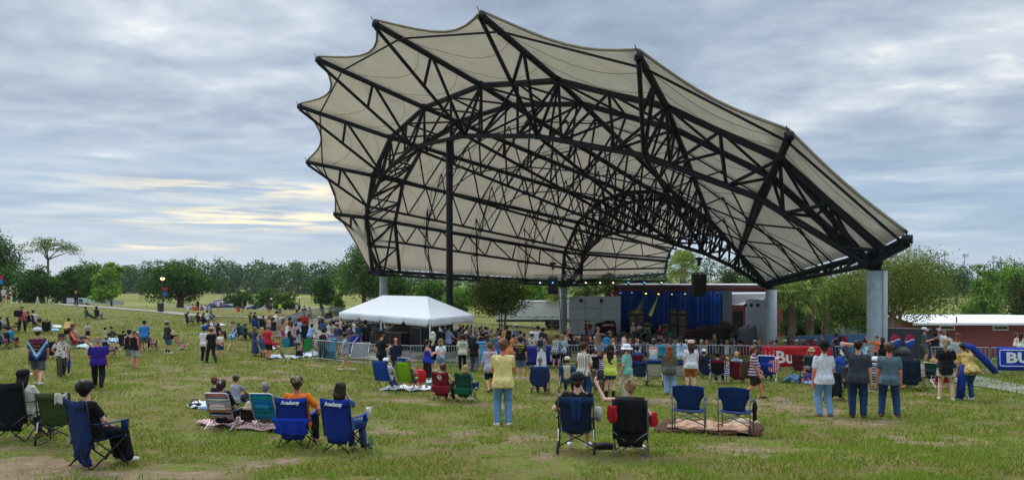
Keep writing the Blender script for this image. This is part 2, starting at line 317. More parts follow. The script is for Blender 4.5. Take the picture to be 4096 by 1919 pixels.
def grass(n):
 d=7.2+(84-7.2)*RNG.random(n)**1.75;x=(RNG.random(n)*2-1)*(d*.76+.6)
 keep=RNG.random(n)>dirt_mask(x,d)*.93;cl=.5*fbm(x*2.6,d*2.2,31,3)+.5*fbm(x*.7,d*.6,37,3);keep&=((cl-.5)*2.4+.5+RNG.random(n)*.55>.72)&(RNG.random(n)<np.clip((86-d)/34,0,1));x=x[keep];d=d[keep];cl=cl[keep];n=len(x)
 z=gz(x,d);s=np.sqrt(d/10);h=(.026+.05*RNG.random(n)*(cl+.4))*s;w=(.005+.006*RNG.random(n))*s*1.2;a=RNG.random(n)*2*pi;l=RNG.random((n,2))-.5
 V=np.empty((n,3,3),np.float32);V[:,0]=np.stack([x-w*np.cos(a),d-w*np.sin(a),z-.01],1);V[:,1]=np.stack([x+w*np.cos(a),d+w*np.sin(a),z-.01],1);V[:,2]=np.stack([x+l[:,0]*h*1.8,d+l[:,1]*h*1.8,z+h],1)
 return V.reshape(-1,3),np.arange(n*3).reshape(-1,3)
m,t,out=newmat('grass_blades');g=t.new('NewGeometry')
cr=t.ramp(g.outputs['Random Per Island'],[(0,lin('#475c1d')),(.35,lin('#6f842f')),(.62,lin('#8e983f')),(.84,lin('#a99f54')),(1,lin('#c4b47a'))])
cr=t.mix(t.ramp(t.noise(g.outputs['Position'],.9,3.),[(.42,(0,0,0)),(.58,(1,1,1))]),cr,t.mix(.65,cr,lin('#75932e')))
df=t.new('BsdfDiffuse');t.l.new(cr,df.inputs[0]);tr=t.new('BsdfTranslucent');t.l.new(cr,tr.inputs[0]);mx=t.new('MixShader');mx.inputs[0].default_value=.3;t.l.new(df.outputs[0],mx.inputs[1]);t.l.new(tr.outputs[0],mx.inputs[2]);t.l.new(mx.outputs[0],out.inputs[0])
Vg,Fg=grass(GRASS_N);tag(link('grass',fastmesh('grass',Vg,Fg,[m])),'short patchy green and straw coloured lawn grass on the slope','grass',kind='stuff')
CONC=cloth('#98948a',None,.9,0,.3,5.,.2)
def strip(name,pts,w,dz=.03,mat=None,sub=10):
 pts=[Vector((p[0],p[1]))for p in pts];mb=MB();L=[]
 for a,b in zip(pts[:-1],pts[1:]):
  for k in range(sub):L.append(a.lerp(b,k/sub))
 L.append(pts[-1]);rows=[]
 for i,p in enumerate(L):
  d=(L[min(i+1,len(L)-1)]-L[max(i-1,0)]).normalized();nn=Vector((-d.y,d.x));ww=w[0]+(w[1]-w[0])*i/(len(L)-1)if isinstance(w,tuple)else w
  rows.append([p+nn*ww*(j/4-.5)for j in range(5)])
 vs=[(q.x,q.y,gz(q.x,q.y)+dz)for r in rows for q in r];fs=[(i*5+j,(i+1)*5+j,(i+1)*5+j+1,i*5+j+1)for i in range(len(rows)-1)for j in range(4)]
 mb.add(vs,fs);return tag(mb.build(name,mat or CONC),kind='structure')
strip('path',[ground_at(-500,1190),ground_at(-150,1203),ground_at(70,1210),ground_at(305,1222),ground_at(640,1246),ground_at(1000,1267),ground_at(1150,1277)],3.0,.05)
strip('path',[ground_at(4500,1625),ground_at(4096,1556),ground_at(3950,1535),ground_at(3830,1508),ground_at(3700,1478),ground_at(3560,1446)],1.7,.03)
strip('pavement',[on_ground(4700,47),on_ground(4096,46.5),on_ground(3640,46)],2.2,.04)
strip('pavement',[ground_at(1180,1350),ground_at(1265,1325),on_ground(1285,57),on_ground(1330,68),on_ground(1480,77),on_ground(1650,80),on_ground(1850,82),on_ground(2150,80)],(5.,6.),.05)
strip('bowl_floor',[on_ground(1430,44),on_ground(1900,44),on_ground(2500,47),on_ground(3050,52)],10.,.04)
strip('bowl_floor',[on_ground(1400,56),on_ground(1800,60),on_ground(2300,62)],14.,.06)
strip('dirt_track',[on_ground(400,112),on_ground(800,135),on_ground(1150,140),on_ground(1500,130)],2.5,.03,cloth('#b3a274',None,.95,0,.3))
strip('car_park',[on_ground(840,163),on_ground(1000,158),on_ground(1230,156)],26.,.03,cloth('#6d6e6c',None,.95,0,.2))
# trees
def leaf_mat(name,stops,trans=.35):
 m,t,out=newmat(name);g=t.new('NewGeometry')
 c=t.ramp(g.outputs['Random Per Island'],[(i/(len(stops)-1),lin(s))for i,s in enumerate(stops)])
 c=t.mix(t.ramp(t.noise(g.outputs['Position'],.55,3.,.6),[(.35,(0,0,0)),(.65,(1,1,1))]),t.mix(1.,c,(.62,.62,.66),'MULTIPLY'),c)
 df=t.new('BsdfDiffuse');t.l.new(c,df.inputs[0]);tr=t.new('BsdfTranslucent');t.l.new(c,tr.inputs[0]);mx=t.new('MixShader');mx.inputs[0].default_value=trans;t.l.new(df.outputs[0],mx.inputs[1]);t.l.new(tr.outputs[0],mx.inputs[2]);t.l.new(mx.outputs[0],out.inputs[0]);return m
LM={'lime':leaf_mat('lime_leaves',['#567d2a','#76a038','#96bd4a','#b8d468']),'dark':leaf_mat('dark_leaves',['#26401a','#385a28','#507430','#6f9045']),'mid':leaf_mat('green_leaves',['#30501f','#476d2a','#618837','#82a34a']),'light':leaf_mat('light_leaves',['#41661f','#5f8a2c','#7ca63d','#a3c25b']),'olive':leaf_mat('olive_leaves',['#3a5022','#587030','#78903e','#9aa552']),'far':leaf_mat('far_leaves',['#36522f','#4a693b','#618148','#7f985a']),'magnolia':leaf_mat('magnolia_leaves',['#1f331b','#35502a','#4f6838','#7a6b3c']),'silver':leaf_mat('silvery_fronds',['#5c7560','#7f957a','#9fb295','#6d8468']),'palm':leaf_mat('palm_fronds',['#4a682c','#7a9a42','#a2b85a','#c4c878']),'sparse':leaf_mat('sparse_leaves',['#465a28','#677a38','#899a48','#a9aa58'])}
BARK=cloth('#6b5d4c',None,.95,0,.8,20.,.1);BARKP=cloth('#94806c',None,.9,0,.5,12.,.2);BARKG=cloth('#5a5148',None,.95,0,.8,20.,.1)
def leafcloud(lobes,n,ls,spread=.26,droop=0.,inner=.25):
 lobes=[(np.array(c,float),np.array(r,float))for c,r in lobes];wt=np.array([r[0]*r[2]+r[0]*r[1]for c,r in lobes]);wt/=wt.sum();V=[]
 for(c,r),w in zip(lobes,wt):
  k=max(4,int(n*w));nc=max(6,k//9);u=RNG.normal(size=(nc,3));u/=np.linalg.norm(u,axis=1)[:,None];rr=np.where(RNG.random(nc)<inner,.35+.4*RNG.random(nc),.78+.27*RNG.random(nc));cc=c+u*rr[:,None]*r
  pi_=RNG.integers(0,nc,k);p=cc[pi_]+RNG.normal(size=(k,3))*r*spread*np.array([1,1,.6]);V.append(np.concatenate([p,u[pi_]],1))
 V=np.concatenate(V);p=V[:,:3];nrm=V[:,3:]*.6+RNG.normal(size=p.shape)*.7+np.array([0,0,.35]);nrm/=np.linalg.norm(nrm,axis=1)[:,None]
 a=np.cross(nrm,RNG.normal(size=p.shape));a/=np.linalg.norm(a,axis=1)[:,None]+1e-9;b=np.cross(nrm,a);s=(ls*(.6+.8*RNG.random(len(p))))[:,None]
 q=np.stack([p-a*s,p-b*s*.55-[0,0,droop*ls],p+a*s,p+b*s*.55],1).reshape(-1,3);return q,np.arange(len(p)*4).reshape(-1,4)
def limbs(mb,base,tops,r,jit=.3,seg=4):
 base=Vector(base)
 for tp in tops:
  tp=Vector(tp);pts=[base.lerp(tp,i/seg)+Vector((random.uniform(-1,1),random.uniform(-1,1),.3))*jit*(0 if i in(0,)else 1)*(1 if i<seg else .3)for i in range(seg+1)];mb.path(pts,[r*(1-.8*i/seg)for i in range(seg+1)],5)
def tree(name,label,xl,xr,yt,yb,d,kind='mid',n=4000,px=2.3,trunk=.35,lobes=9,seed=1,group=None,bare=.25,spread=.26,shape='round',cat='tree',stems=1,inner=.25,dropx=0):
 """a tree that stands d metres off, its crown spanning photo columns xl..xr and rows yt..; its foot on the ground"""
 random.seed(seed);pc=(xl+xr)/2+dropx;b=on_ground(pc,d);w=(xr-xl)/F_PX*d;top=(HY-yt)/F_PX*d-b.z;h=top
 T=thing(name,label,cat,b,0.,group);z0=h*bare;cz=(z0+h)/2;R=w/2;Lb=[]
 for i in range(lobes):
  if shape=='round':u=random.uniform(-.66,.66);zz=random.uniform(-.72,.66)*(1-.3*abs(u));s=random.uniform(.3,.46)
  elif shape=='cone':zz=-.7+1.5*i/max(1,lobes-1);k=(1-zz)/2;u=random.uniform(-.75,.75)*k;s=.16+.36*k
  else :u=-.72+1.44*i/max(1,lobes-1)+random.uniform(-.08,.08);zz=.55*(1-u*u)-.12+random.uniform(-.22,.2);s=random.uniform(.26,.38)
  v=random.uniform(-.6,.6);Lb.append(((u*R-dropx/F_PX*d,v*R,cz+zz*(h-z0)/2),(s*R,s*R,s*(h-z0)*(.6 if shape!='cone' else .42))))
 if shape=='round':Lb.append(((-dropx/F_PX*d,0,cz),(.62*R,.6*R,.62*(h-z0)/2)))
 ls=px*4/F_PX*d/2
 V,Fq=leafcloud(Lb,int(n*1.45),ls,spread,0,inner);link('crown',fastmesh('crown',V,Fq,[LM[kind]]),T)
 mb=MB();k=trunk
 for st in range(stems):
  bx,by=(0,0)if stems==1 else(random.uniform(-.25,.25),random.uniform(-.25,.25));fork=(bx*2.5,by*2.5,max(z0*1.1,h*.2))
  mb.path([(bx,by,-.3),(bx*1.2,by,h*.03),(bx*2,by*2,fork[2]*.6),fork],[k*1.35,k,k*.85,k*.75],7);limbs(mb,fork,[l[0]for l in random.sample(Lb,min(len(Lb),5 if stems==1 else 3))],k*.6,R*.05)
 mb.build('trunk',BARK if stems==1 else BARKP,T,True);return T
HZ=MB();HZ.box((0,0,4),(6600,6600,46));m,t,out=newmat('evening_haze');vv=t.new('VolumePrincipled',Density=.00014,Anisotropy=.2);t.put(vv.inputs['Color'],(.78,.85,.95));t.l.new(vv.outputs[0],out.inputs[1])
tag(HZ.build('haze',m),'thin evening haze over the whole park','haze',kind='stuff')
# the trees of the park
G1='trees of the dark grove beyond the path'
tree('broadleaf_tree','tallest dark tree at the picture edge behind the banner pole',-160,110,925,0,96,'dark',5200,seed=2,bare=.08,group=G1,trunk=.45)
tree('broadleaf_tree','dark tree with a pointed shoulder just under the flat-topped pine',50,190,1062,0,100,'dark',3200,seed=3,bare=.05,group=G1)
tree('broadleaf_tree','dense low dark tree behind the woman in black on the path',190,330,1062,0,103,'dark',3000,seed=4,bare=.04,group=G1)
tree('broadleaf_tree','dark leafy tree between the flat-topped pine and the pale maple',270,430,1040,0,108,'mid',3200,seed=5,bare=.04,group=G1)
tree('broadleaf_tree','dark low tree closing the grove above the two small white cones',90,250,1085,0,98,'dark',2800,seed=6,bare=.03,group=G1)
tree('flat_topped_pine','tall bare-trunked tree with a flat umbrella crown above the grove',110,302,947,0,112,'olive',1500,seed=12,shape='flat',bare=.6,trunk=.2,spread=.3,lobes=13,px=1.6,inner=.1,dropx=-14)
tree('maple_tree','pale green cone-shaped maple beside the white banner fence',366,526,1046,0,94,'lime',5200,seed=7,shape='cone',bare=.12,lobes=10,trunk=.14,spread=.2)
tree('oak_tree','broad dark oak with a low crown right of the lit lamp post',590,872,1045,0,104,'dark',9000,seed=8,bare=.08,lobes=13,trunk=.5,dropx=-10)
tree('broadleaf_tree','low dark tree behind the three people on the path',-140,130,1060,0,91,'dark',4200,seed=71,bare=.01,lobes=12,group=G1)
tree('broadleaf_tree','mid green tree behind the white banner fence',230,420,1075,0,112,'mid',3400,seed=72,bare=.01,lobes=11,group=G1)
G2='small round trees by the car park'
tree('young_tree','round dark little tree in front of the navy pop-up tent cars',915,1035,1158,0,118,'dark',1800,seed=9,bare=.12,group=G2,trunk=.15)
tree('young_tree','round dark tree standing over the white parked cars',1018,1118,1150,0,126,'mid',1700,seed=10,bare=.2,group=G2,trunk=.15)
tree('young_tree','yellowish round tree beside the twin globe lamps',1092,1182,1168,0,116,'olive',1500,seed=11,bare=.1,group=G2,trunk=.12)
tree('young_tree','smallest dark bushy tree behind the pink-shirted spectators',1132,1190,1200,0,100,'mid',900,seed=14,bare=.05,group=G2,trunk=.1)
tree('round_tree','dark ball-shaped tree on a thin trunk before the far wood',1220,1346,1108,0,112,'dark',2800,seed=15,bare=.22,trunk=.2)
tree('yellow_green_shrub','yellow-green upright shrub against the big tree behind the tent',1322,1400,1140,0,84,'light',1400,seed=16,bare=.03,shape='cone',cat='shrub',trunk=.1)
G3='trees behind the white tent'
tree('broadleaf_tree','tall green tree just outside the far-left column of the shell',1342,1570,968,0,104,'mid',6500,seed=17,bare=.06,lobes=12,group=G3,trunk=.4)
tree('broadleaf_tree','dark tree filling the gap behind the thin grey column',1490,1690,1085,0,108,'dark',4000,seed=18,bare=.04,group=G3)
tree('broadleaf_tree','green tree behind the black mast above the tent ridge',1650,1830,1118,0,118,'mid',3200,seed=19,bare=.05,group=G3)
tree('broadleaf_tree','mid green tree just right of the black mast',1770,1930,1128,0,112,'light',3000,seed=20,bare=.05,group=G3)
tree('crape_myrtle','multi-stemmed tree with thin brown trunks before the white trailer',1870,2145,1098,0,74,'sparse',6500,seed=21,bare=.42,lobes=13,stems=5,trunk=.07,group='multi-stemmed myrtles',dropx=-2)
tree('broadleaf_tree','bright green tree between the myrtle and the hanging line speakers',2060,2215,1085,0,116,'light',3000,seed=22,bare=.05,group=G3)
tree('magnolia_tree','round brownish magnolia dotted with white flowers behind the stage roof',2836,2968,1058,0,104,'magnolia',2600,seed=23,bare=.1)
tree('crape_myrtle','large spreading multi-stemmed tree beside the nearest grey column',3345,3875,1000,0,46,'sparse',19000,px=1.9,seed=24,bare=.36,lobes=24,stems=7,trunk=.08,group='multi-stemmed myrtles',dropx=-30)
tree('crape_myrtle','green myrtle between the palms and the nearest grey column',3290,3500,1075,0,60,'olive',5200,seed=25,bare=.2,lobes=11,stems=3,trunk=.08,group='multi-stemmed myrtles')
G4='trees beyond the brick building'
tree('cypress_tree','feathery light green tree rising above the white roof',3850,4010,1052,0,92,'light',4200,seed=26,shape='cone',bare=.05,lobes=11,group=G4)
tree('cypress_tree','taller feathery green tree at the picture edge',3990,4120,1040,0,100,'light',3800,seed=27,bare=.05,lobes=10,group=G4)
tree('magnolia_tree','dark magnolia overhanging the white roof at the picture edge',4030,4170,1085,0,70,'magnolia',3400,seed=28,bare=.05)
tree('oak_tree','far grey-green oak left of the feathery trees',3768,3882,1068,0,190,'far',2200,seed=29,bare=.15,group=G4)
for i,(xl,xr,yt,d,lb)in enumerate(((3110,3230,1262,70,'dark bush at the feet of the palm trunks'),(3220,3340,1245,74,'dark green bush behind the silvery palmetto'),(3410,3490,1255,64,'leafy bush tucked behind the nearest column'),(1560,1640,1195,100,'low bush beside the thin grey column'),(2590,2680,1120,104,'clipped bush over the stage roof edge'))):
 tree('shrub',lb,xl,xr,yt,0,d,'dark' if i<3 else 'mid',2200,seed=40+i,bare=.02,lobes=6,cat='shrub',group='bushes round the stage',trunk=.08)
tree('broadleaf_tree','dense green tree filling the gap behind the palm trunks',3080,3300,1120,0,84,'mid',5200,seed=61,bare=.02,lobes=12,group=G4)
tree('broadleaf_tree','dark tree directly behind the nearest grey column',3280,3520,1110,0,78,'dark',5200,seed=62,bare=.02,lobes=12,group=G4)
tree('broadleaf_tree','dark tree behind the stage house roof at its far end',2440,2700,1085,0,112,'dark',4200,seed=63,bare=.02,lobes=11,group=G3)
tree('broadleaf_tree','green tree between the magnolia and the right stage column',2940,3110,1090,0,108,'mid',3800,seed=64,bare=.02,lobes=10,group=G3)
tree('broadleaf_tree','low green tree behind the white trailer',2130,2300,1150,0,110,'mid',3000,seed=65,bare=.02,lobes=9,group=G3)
def far_wood(label,segs,d,n,kind,seed):
 random.seed(seed);Lb=[];b0=on_ground((segs[0][0]+segs[-1][0])/2,d)
 for(x0,yt0),(x1,yt1)in zip(segs[:-1],segs[1:]):
  k=max(1,int((x1-x0)/26))
  for i in range(k):
   u=(i+random.random())/k;px=x0+(x1-x0)*u;dd=d*random.uniform(.98,1.1);g=on_ground(px,dd);top=(HY-(yt0+(yt1-yt0)*u)-random.uniform(-16,8))/F_PX*dd;h=top-g.z;r=random.uniform(20,34)/F_PX*dd
   Lb.append(((g.x,g.y,g.z+h*.74),(r,r,h*.28)))
   for z in(.2,.48):Lb.append(((g.x+random.uniform(-r,r),g.y-r*random.uniform(.2,1.2),g.z+h*z),(r*1.1,r,h*.26)))
 V,Fq=leafcloud(Lb,int(n*1.5),5./F_PX*d,.3,0,.15);o=link('far_wood',fastmesh('far_wood',V,Fq,[LM[kind]]));tag(o,label,'wood',kind='stuff')
far_wood('distant hazy band of trees beyond the open fields',[(300,1072),(430,1068),(560,1058),(760,1048),(900,1044),(1010,1058),(1200,1060),(1400,1056)],285,26000,'far',3)
far_wood('distant band of trees seen under the shell canopy',[(1400,1075),(1700,1085),(2100,1080),(2500,1075)],290,9000,'far',4)
far_wood('wooded rise showing through the open back of the shell',[(2500,1078),(2680,1062),(2800,1050),(2860,1030),(2960,1046),(3080,1058),(3300,1070)],200,9000,'far',5)
far_wood('distant oaks on the horizon beyond the brick building',[(3300,1085),(3640,1080),(3780,1066),(3870,1052),(3980,1042),(4110,1050),(4300,1060)],245,11000,'far',6)
def fan_palm(label,px,d,yt,yhead,spanpx,seed,kind='palm',group=None,tw=.34,n=46):
 random.seed(seed);b=on_ground(px,d);hz=(HY-yhead)/F_PX*d-b.z;T=thing('fan_palm',label,'palm',b,0,group);R=spanpx/F_PX*d/2;mb=MB()
 k=9;mb.path([(random.uniform(-.05,.05),0,hz*i/k-.2)for i in range(k+1)],[tw*(.8+.25*(i%2))for i in range(k+1)],9)
 for i in range(70):
  z=random.uniform(.05,.97)*hz;a=random.uniform(0,2*pi);p=Vector((cos(a)*tw*.9,sin(a)*tw*.9,z));q=p+Vector((cos(a+.9)*.16,sin(a+.9)*.16,.38));mb.tube(p,q,.07,.025,4)
 mb.build('trunk',BARKP,T,True);fr=MB()
 for i in range(n):
  a=random.uniform(0,2*pi);e=random.uniform(-.75,1.25);L=R*random.uniform(.5,.72);c0=Vector((0,0,hz));dr=Vector((cos(a)*cos(e),sin(a)*cos(e),sin(e)));hub=c0+dr*L;fr.tube(c0,hub,.03,.02,3)
  side=dr.cross(Vector((0,0,1)));side=side.normalized()if side.length>.05 else Vector((1,0,0));up=side.cross(dr);bl=R*random.uniform(.42,.6)
  for j in range(15):
   t=-1.9+3.8*j/14;dd=dr*cos(t)+side*sin(t)+up*.15;m1=hub+dd*bl*.6;m2=hub+dd*bl+Vector((0,0,-bl*random.uniform(.15,.55)));w=dd.cross(up);w=w.normalized()*.06 if w.length>.01 else side*.045
   fr.add([hub,m1+w,m2,m1-w],[(0,1,2,3)])
 fr.build('fronds',LM[kind],T)
GP='fan palms around the stage'
fan_palm('tall fan palm standing behind the stage roof in the shell opening',2732,92,1000,1068,150,1,group=GP,n=70)
fan_palm('palm nearest the right stage column with a fat cross-hatched trunk',3168,64,1120,1180,190,2,group=GP);fan_palm('middle palm of the right-hand clump',3238,66,1120,1172,200,3,group=GP);fan_palm('rearmost palm of the right-hand clump, half behind the myrtle',3302,69,1140,1195,180,4,group=GP)
fan_palm('palm showing over the grey side wall of the stage',2345,88,1090,1150,130,5,group=GP);fan_palm('dark palm behind the stage truss beside the curtain',2432,86,1090,1148,120,6,group=GP);fan_palm('palm whose fronds hang beside the middle grey column',2222,94,1100,1170,110,7,group=GP)
def palmetto(label,px,d,h,seed,kind):
 random.seed(seed);T=thing('palmetto',label,'shrub',on_ground(px,d),0,'palmettos behind the blue fence');fr=MB()
 for i in range(26):
  a=random.uniform(0,2*pi);e=random.uniform(.1,1.4);dr=Vector((cos(a)*cos(e),sin(a)*cos(e),sin(e)));hub=dr*h*.55;side=dr.cross(Vector((0,0,1))).normalized()
  for j in range(11):t=-1.6+3.2*j/10;dd=dr*cos(t)+side*sin(t);tip=hub+dd*h*.55;w=dd.cross(side.cross(dr)).normalized()*.03;fr.add([hub,hub.lerp(tip,.5)+w,tip,hub.lerp(tip,.5)-w],[(0,1,2,3)])
 fr.build('fronds',LM[kind],T);st=MB();st.tube((0,0,-.2),(0,0,h*.3),.12,.06);st.build('stem',BARKP,T)
palmetto('silvery palmetto behind the blue banner fence',3385,58,2.0,1,'silver');palmetto('second silvery palmetto nearer the palm trunks',3325,60,1.6,2,'silver')
# the shell: columns, arches, ribs, membrane
STEEL=paint('#10161b',.5,.0,.25,9.,.3);STEELP=paint('#2a2d30',.5,.1,.4,9.);COLM=cloth('#a9b4b6','blotch',.6,0,.2,3.,.3,'#97a2a4',.3)
m,t,out=newmat('tensioned_membrane');oc=t.new('NewGeometry').outputs['Position']
mc=t.mix(t.noise(oc,.35,5.,.7),lin('#e0d9cd'),lin('#f2ede4'));mc=t.mix(t.ramp(t.noise(t.mapping(oc,(.9,.9,.12)),1.,4.,.7),[(.52,(0,0,0)),(.74,(.22,.22,.22))]),mc,lin('#a89c88'));df=t.new('BsdfDiffuse');t.l.new(mc,df.inputs[0]);tr=t.new('BsdfTranslucent');t.l.new(mc,tr.inputs[0])
mx=t.new('MixShader');mx.inputs[0].default_value=.42;t.l.new(df.outputs[0],mx.inputs[1]);t.l.new(tr.outputs[0],mx.inputs[2]);t.l.new(mx.outputs[0],out.inputs[0]);MEMB=m;SEAM=paint('#8a8271',.9,0,0)
def colpos(px,d):return np.array([(px-CX)/F_PX*d,d])
cL,cR,cM,cN=colpos(1533,84),colpos(3508,37),colpos(2253,86),colpos(3085,60);bL=np.array([18.4,87.2]);bR=np.array([23.,72.])
def onplane(P,Q,s,px,py):
 d=Q-P;n=np.array([d[1],-d[0]])/np.hypot(*d);n=-n if n[1]>0 else n;k=(px-CX)/F_PX;v=(HY-py)/F_PX
 tt,Y=np.linalg.solve(np.array([[d[0],s*v*n[0]-k],[d[1],s*v*n[1]-1]]),-P);return Vector((k*Y,Y,v*Y))
A_=[onplane(cL,cR,.4,*p)for p in((1490,1082),(1466,871),(1492,703),(1562,552),(1697,432),(1925,343),(2234,324),(2666,428),(3120,636),(3536,1005))]
I_=[onplane(cL,cR,.4,*p)for p in((1522,1098),(1463,950),(1468,825),(1530,700),(1648,590),(1861,543),(2150,545),(2575,622),(3030,790),(3475,1060))]
B_=[onplane(cM,cN,.4,*p)for p in((2250,1128),(2258,1010),(2312,890),(2400,806),(2500,770),(2612,766),(2726,802),(2842,884),(2956,1015),(3062,1132))]
J_=[onplane(cM,cN,.4,*p)for p in((2275,1143),(2318,1080),(2345,1008),(2404,946),(2482,926),(2575,936),(2690,974),(2820,1014),(2935,1068),(3058,1145))]
C_=[onplane(bL,bR,.15,*p)for p in((2660,1095),(2668,1045),(2680,1005),(2704,968),(2745,945),(2800,934),(2860,940),(2915,968),(2955,1010),(2980,1068))]
Tpx=[(1478,1086),(1341,857),(1232,650),(1198,427),(1272,240),(1501,97),(1925,64),(2555,225),(3157,545),(3630,957)]
T_=[]
for i,(px,py)in enumerate(Tpx):
 k=(px-CX)/F_PX;a,b=A_[i],B_[i];dx,dy=a.x-b.x,a.y-b.y;den=dx-k*dy;u=(k*a.y-a.x)/den if abs(den)>1e-6 else .3
 L0=math.hypot(dx,dy);u=min(max(u,.0 if i in(0,)else .12),13./L0);p=Vector((a.x+u*dx,a.y+u*dy));Y=p.y;T_.append(Vector((k*Y,Y,(HY-py)/F_PX*Y)))
SH=thing('shell_canopy','huge fan-shaped band shell of beige fabric on black steel trusses','canopy',(0,0,0))
def chord(mb,a,b,r,n=7):mb.tube(a,b,r,r,n,False)
def zig(mb,P,Qs,r):
 for i in range(len(P)):
  mb.tube(P[i],Qs[min(i,len(Qs)-1)],r,r,5,False)
  if i+1<len(P):mb.tube(P[i+1],Qs[min(i,len(Qs)-1)],r,r,5,False)
def sub(a,b,n):return[a.lerp(b,i/n)for i in range(n+1)]
ribT=[]
for i in range(10):
 mb=MB();tp=[T_[i],A_[i],B_[i],C_[i]];ribT.append(tp)
 for a,b,r in zip(tp[:-1],tp[1:],(.21,.2,.16)):chord(mb,a,b,r)
 lo=[T_[i]-Vector((0,0,.25)),I_[i],J_[i],C_[i]-Vector((0,0,.8))]
 for a,b,r in zip(lo[:-1],lo[1:],(.14,.14,.11)):chord(mb,a,b,r)
 if 0<i<9:
  up,dn=sub(T_[i],A_[i],6),sub(lo[0],I_[i],6);mb.tube(up[3],dn[4-1],.13,.13,5);mb.tube(up[3]*.9+up[4]*.1,dn[6],.13,.13,5);mb.tube(A_[i],dn[6],.13,.13,5)
 else :zig(mb,sub(T_[i],A_[i],3),sub(lo[0],I_[i],3),.08)
 up,dn=sub(A_[i],B_[i],8),sub(I_[i],J_[i],8)
 for k in range(8):q=dn[k].lerp(dn[k+1],.5);mb.tube(up[k],q,.085,.085,5,False);mb.tube(q,up[k+1],.085,.085,5,False)
 zig(mb,sub(B_[i],C_[i],3),sub(J_[i],lo[3],3),.06)
 mb.lathe([(0,-.3),(.3,-.3),(.3,.3),(0,.3)],A_[i],8);mb.lathe([(0,-.22),(.22,-.22),(.22,.22),(0,.22)],I_[i],8);mb.lathe([(0,-.2),(.24,-.2),(.24,.2),(0,.2)],T_[i],7)
 mb.tube(T_[i],T_[i]+Vector((-.25,-.3,.45)),.04,.03,4)
 mb.build('roof_rib',STEEL,SH,True)
def arch(outer,inner,dirs,off,r1,r2,rw,nsub,name):
 mb=MB();o2=[outer[i]+dirs[i]*off for i in range(len(outer))]
 for P,r in((outer,r1),(o2,r1*.9),(inner,r2)):
  for a,b in zip(P[:-1],P[1:]):chord(mb,a,b,r)
 for i in range(len(outer)-1):
  so,s2,si=sub(outer[i],outer[i+1],nsub),sub(o2[i],o2[i+1],nsub),sub(inner[i],inner[i+1],nsub)
  for k in range(nsub):
   q=si[k].lerp(si[k+1],.5);mb.tube(so[k],q,rw,rw,5,False);mb.tube(q,so[k+1],rw,rw,5,False);mb.tube(s2[k],q,rw*.9,rw*.9,5,False);mb.tube(q,s2[k+1],rw*.9,rw*.9,5,False);mb.tube(so[k],s2[k+1],rw*.8,rw*.8,5,False)
   mb.tube(so[k],s2[k],rw*.8,rw*.8,5,False)
 return mb.build(name,STEEL,SH,True)
dA=[(B_[i]-A_[i]).normalized()for i in range(10)];dB=[(C_[i]-B_[i]).normalized()for i in range(10)]
arch(A_,I_,dA,3.2,.23,.2,.11,2,'front_arch_truss');arch(B_,J_,dB,2.2,.2,.18,.075,3,'rear_arch_truss')
mb=MB()
for a,b in zip(C_[:-1],C_[1:]):chord(mb,a,b,.14)
mb.build('edge_beam',STEEL,SH,True)
for f,r in((('TA',.22),.075),(('AB',.3),.06),(('AB',.55),.06),(('AB',.8),.06),(('BC',.5),.05)):
 S,E={'TA':(T_,A_),'AB':(A_,B_),'BC':(B_,C_)}[f[0]]
 pts=[S[i].lerp(E[i],f[1])for i in range(10)];mb=MB()
 for i in range(9):
  if f[0]=='TA' and i==0:continue
  chord(mb,pts[i],pts[i+1],r,5);mb.lathe([(0,-.18),(.18,-.18),(.18,.18),(0,.18)],pts[i],6)
 mb.build('purlin_ring',STEEL,SH,True)
for f in(.28,.52,.76):
 lo=[I_[i].lerp(J_[i],f)for i in range(10)];hi_=[A_[i].lerp(B_[i],f)for i in range(10)];mb=MB()
 for i in range(9):
  mid=hi_[i].lerp(hi_[i+1],.5);mb.tube(lo[i],mid,.062,.062,5,False);mb.tube(lo[i+1],mid,.062,.062,5,False);mb.tube(lo[i],lo[i+1],.06,.06,5,False);mb.lathe([(0,-.2),(.2,-.2),(.2,.2),(0,.2)],lo[i],6)
  mb.tube(hi_[i],hi_[i+1],.02,.02,4,False);mb.tube(lo[i],hi_[i+1],.02,.02,4,False)
 mb.build('tie_bracing',STEEL,SH,True)
def rib_pt(i,u):
 tp=ribT[i];k=min(int(u),2);return tp[k].lerp(tp[k+1],u-k)+Vector((0,0,.3))
for i in range(9):
 mb=MB()
 ctr=(I_[i]+I_[i+1]+J_[i]+J_[i+1])/4
 def fn(u,v,i=i,ctr=ctr):
  e=4*v*(1-v);u0=(.19 if i else .08)*e if i<8 else .1*e;uu=u0+(3-u0)*u**1.15;p=rib_pt(i,uu).lerp(rib_pt(i+1,uu),v);s=e*.035*min(1,uu*2)*(1 if uu<2 else max(0,3-uu));return p+(ctr-p)*s
 mb.sheet(fn,26,8,.03);mb.cur=1
 for u in(.16,.3,.42,.55,.68,.8):mb.path([Vector(fn(u,k/8))+(ctr-Vector(fn(u,k/8))).normalized()*.06 for k in range(9)],.018,4)
 ed=[Vector(fn(0,k/8))for k in range(9)];mb.path(ed,.09,5);mb.build('membrane_bay',[MEMB,SEAM],SH,True)
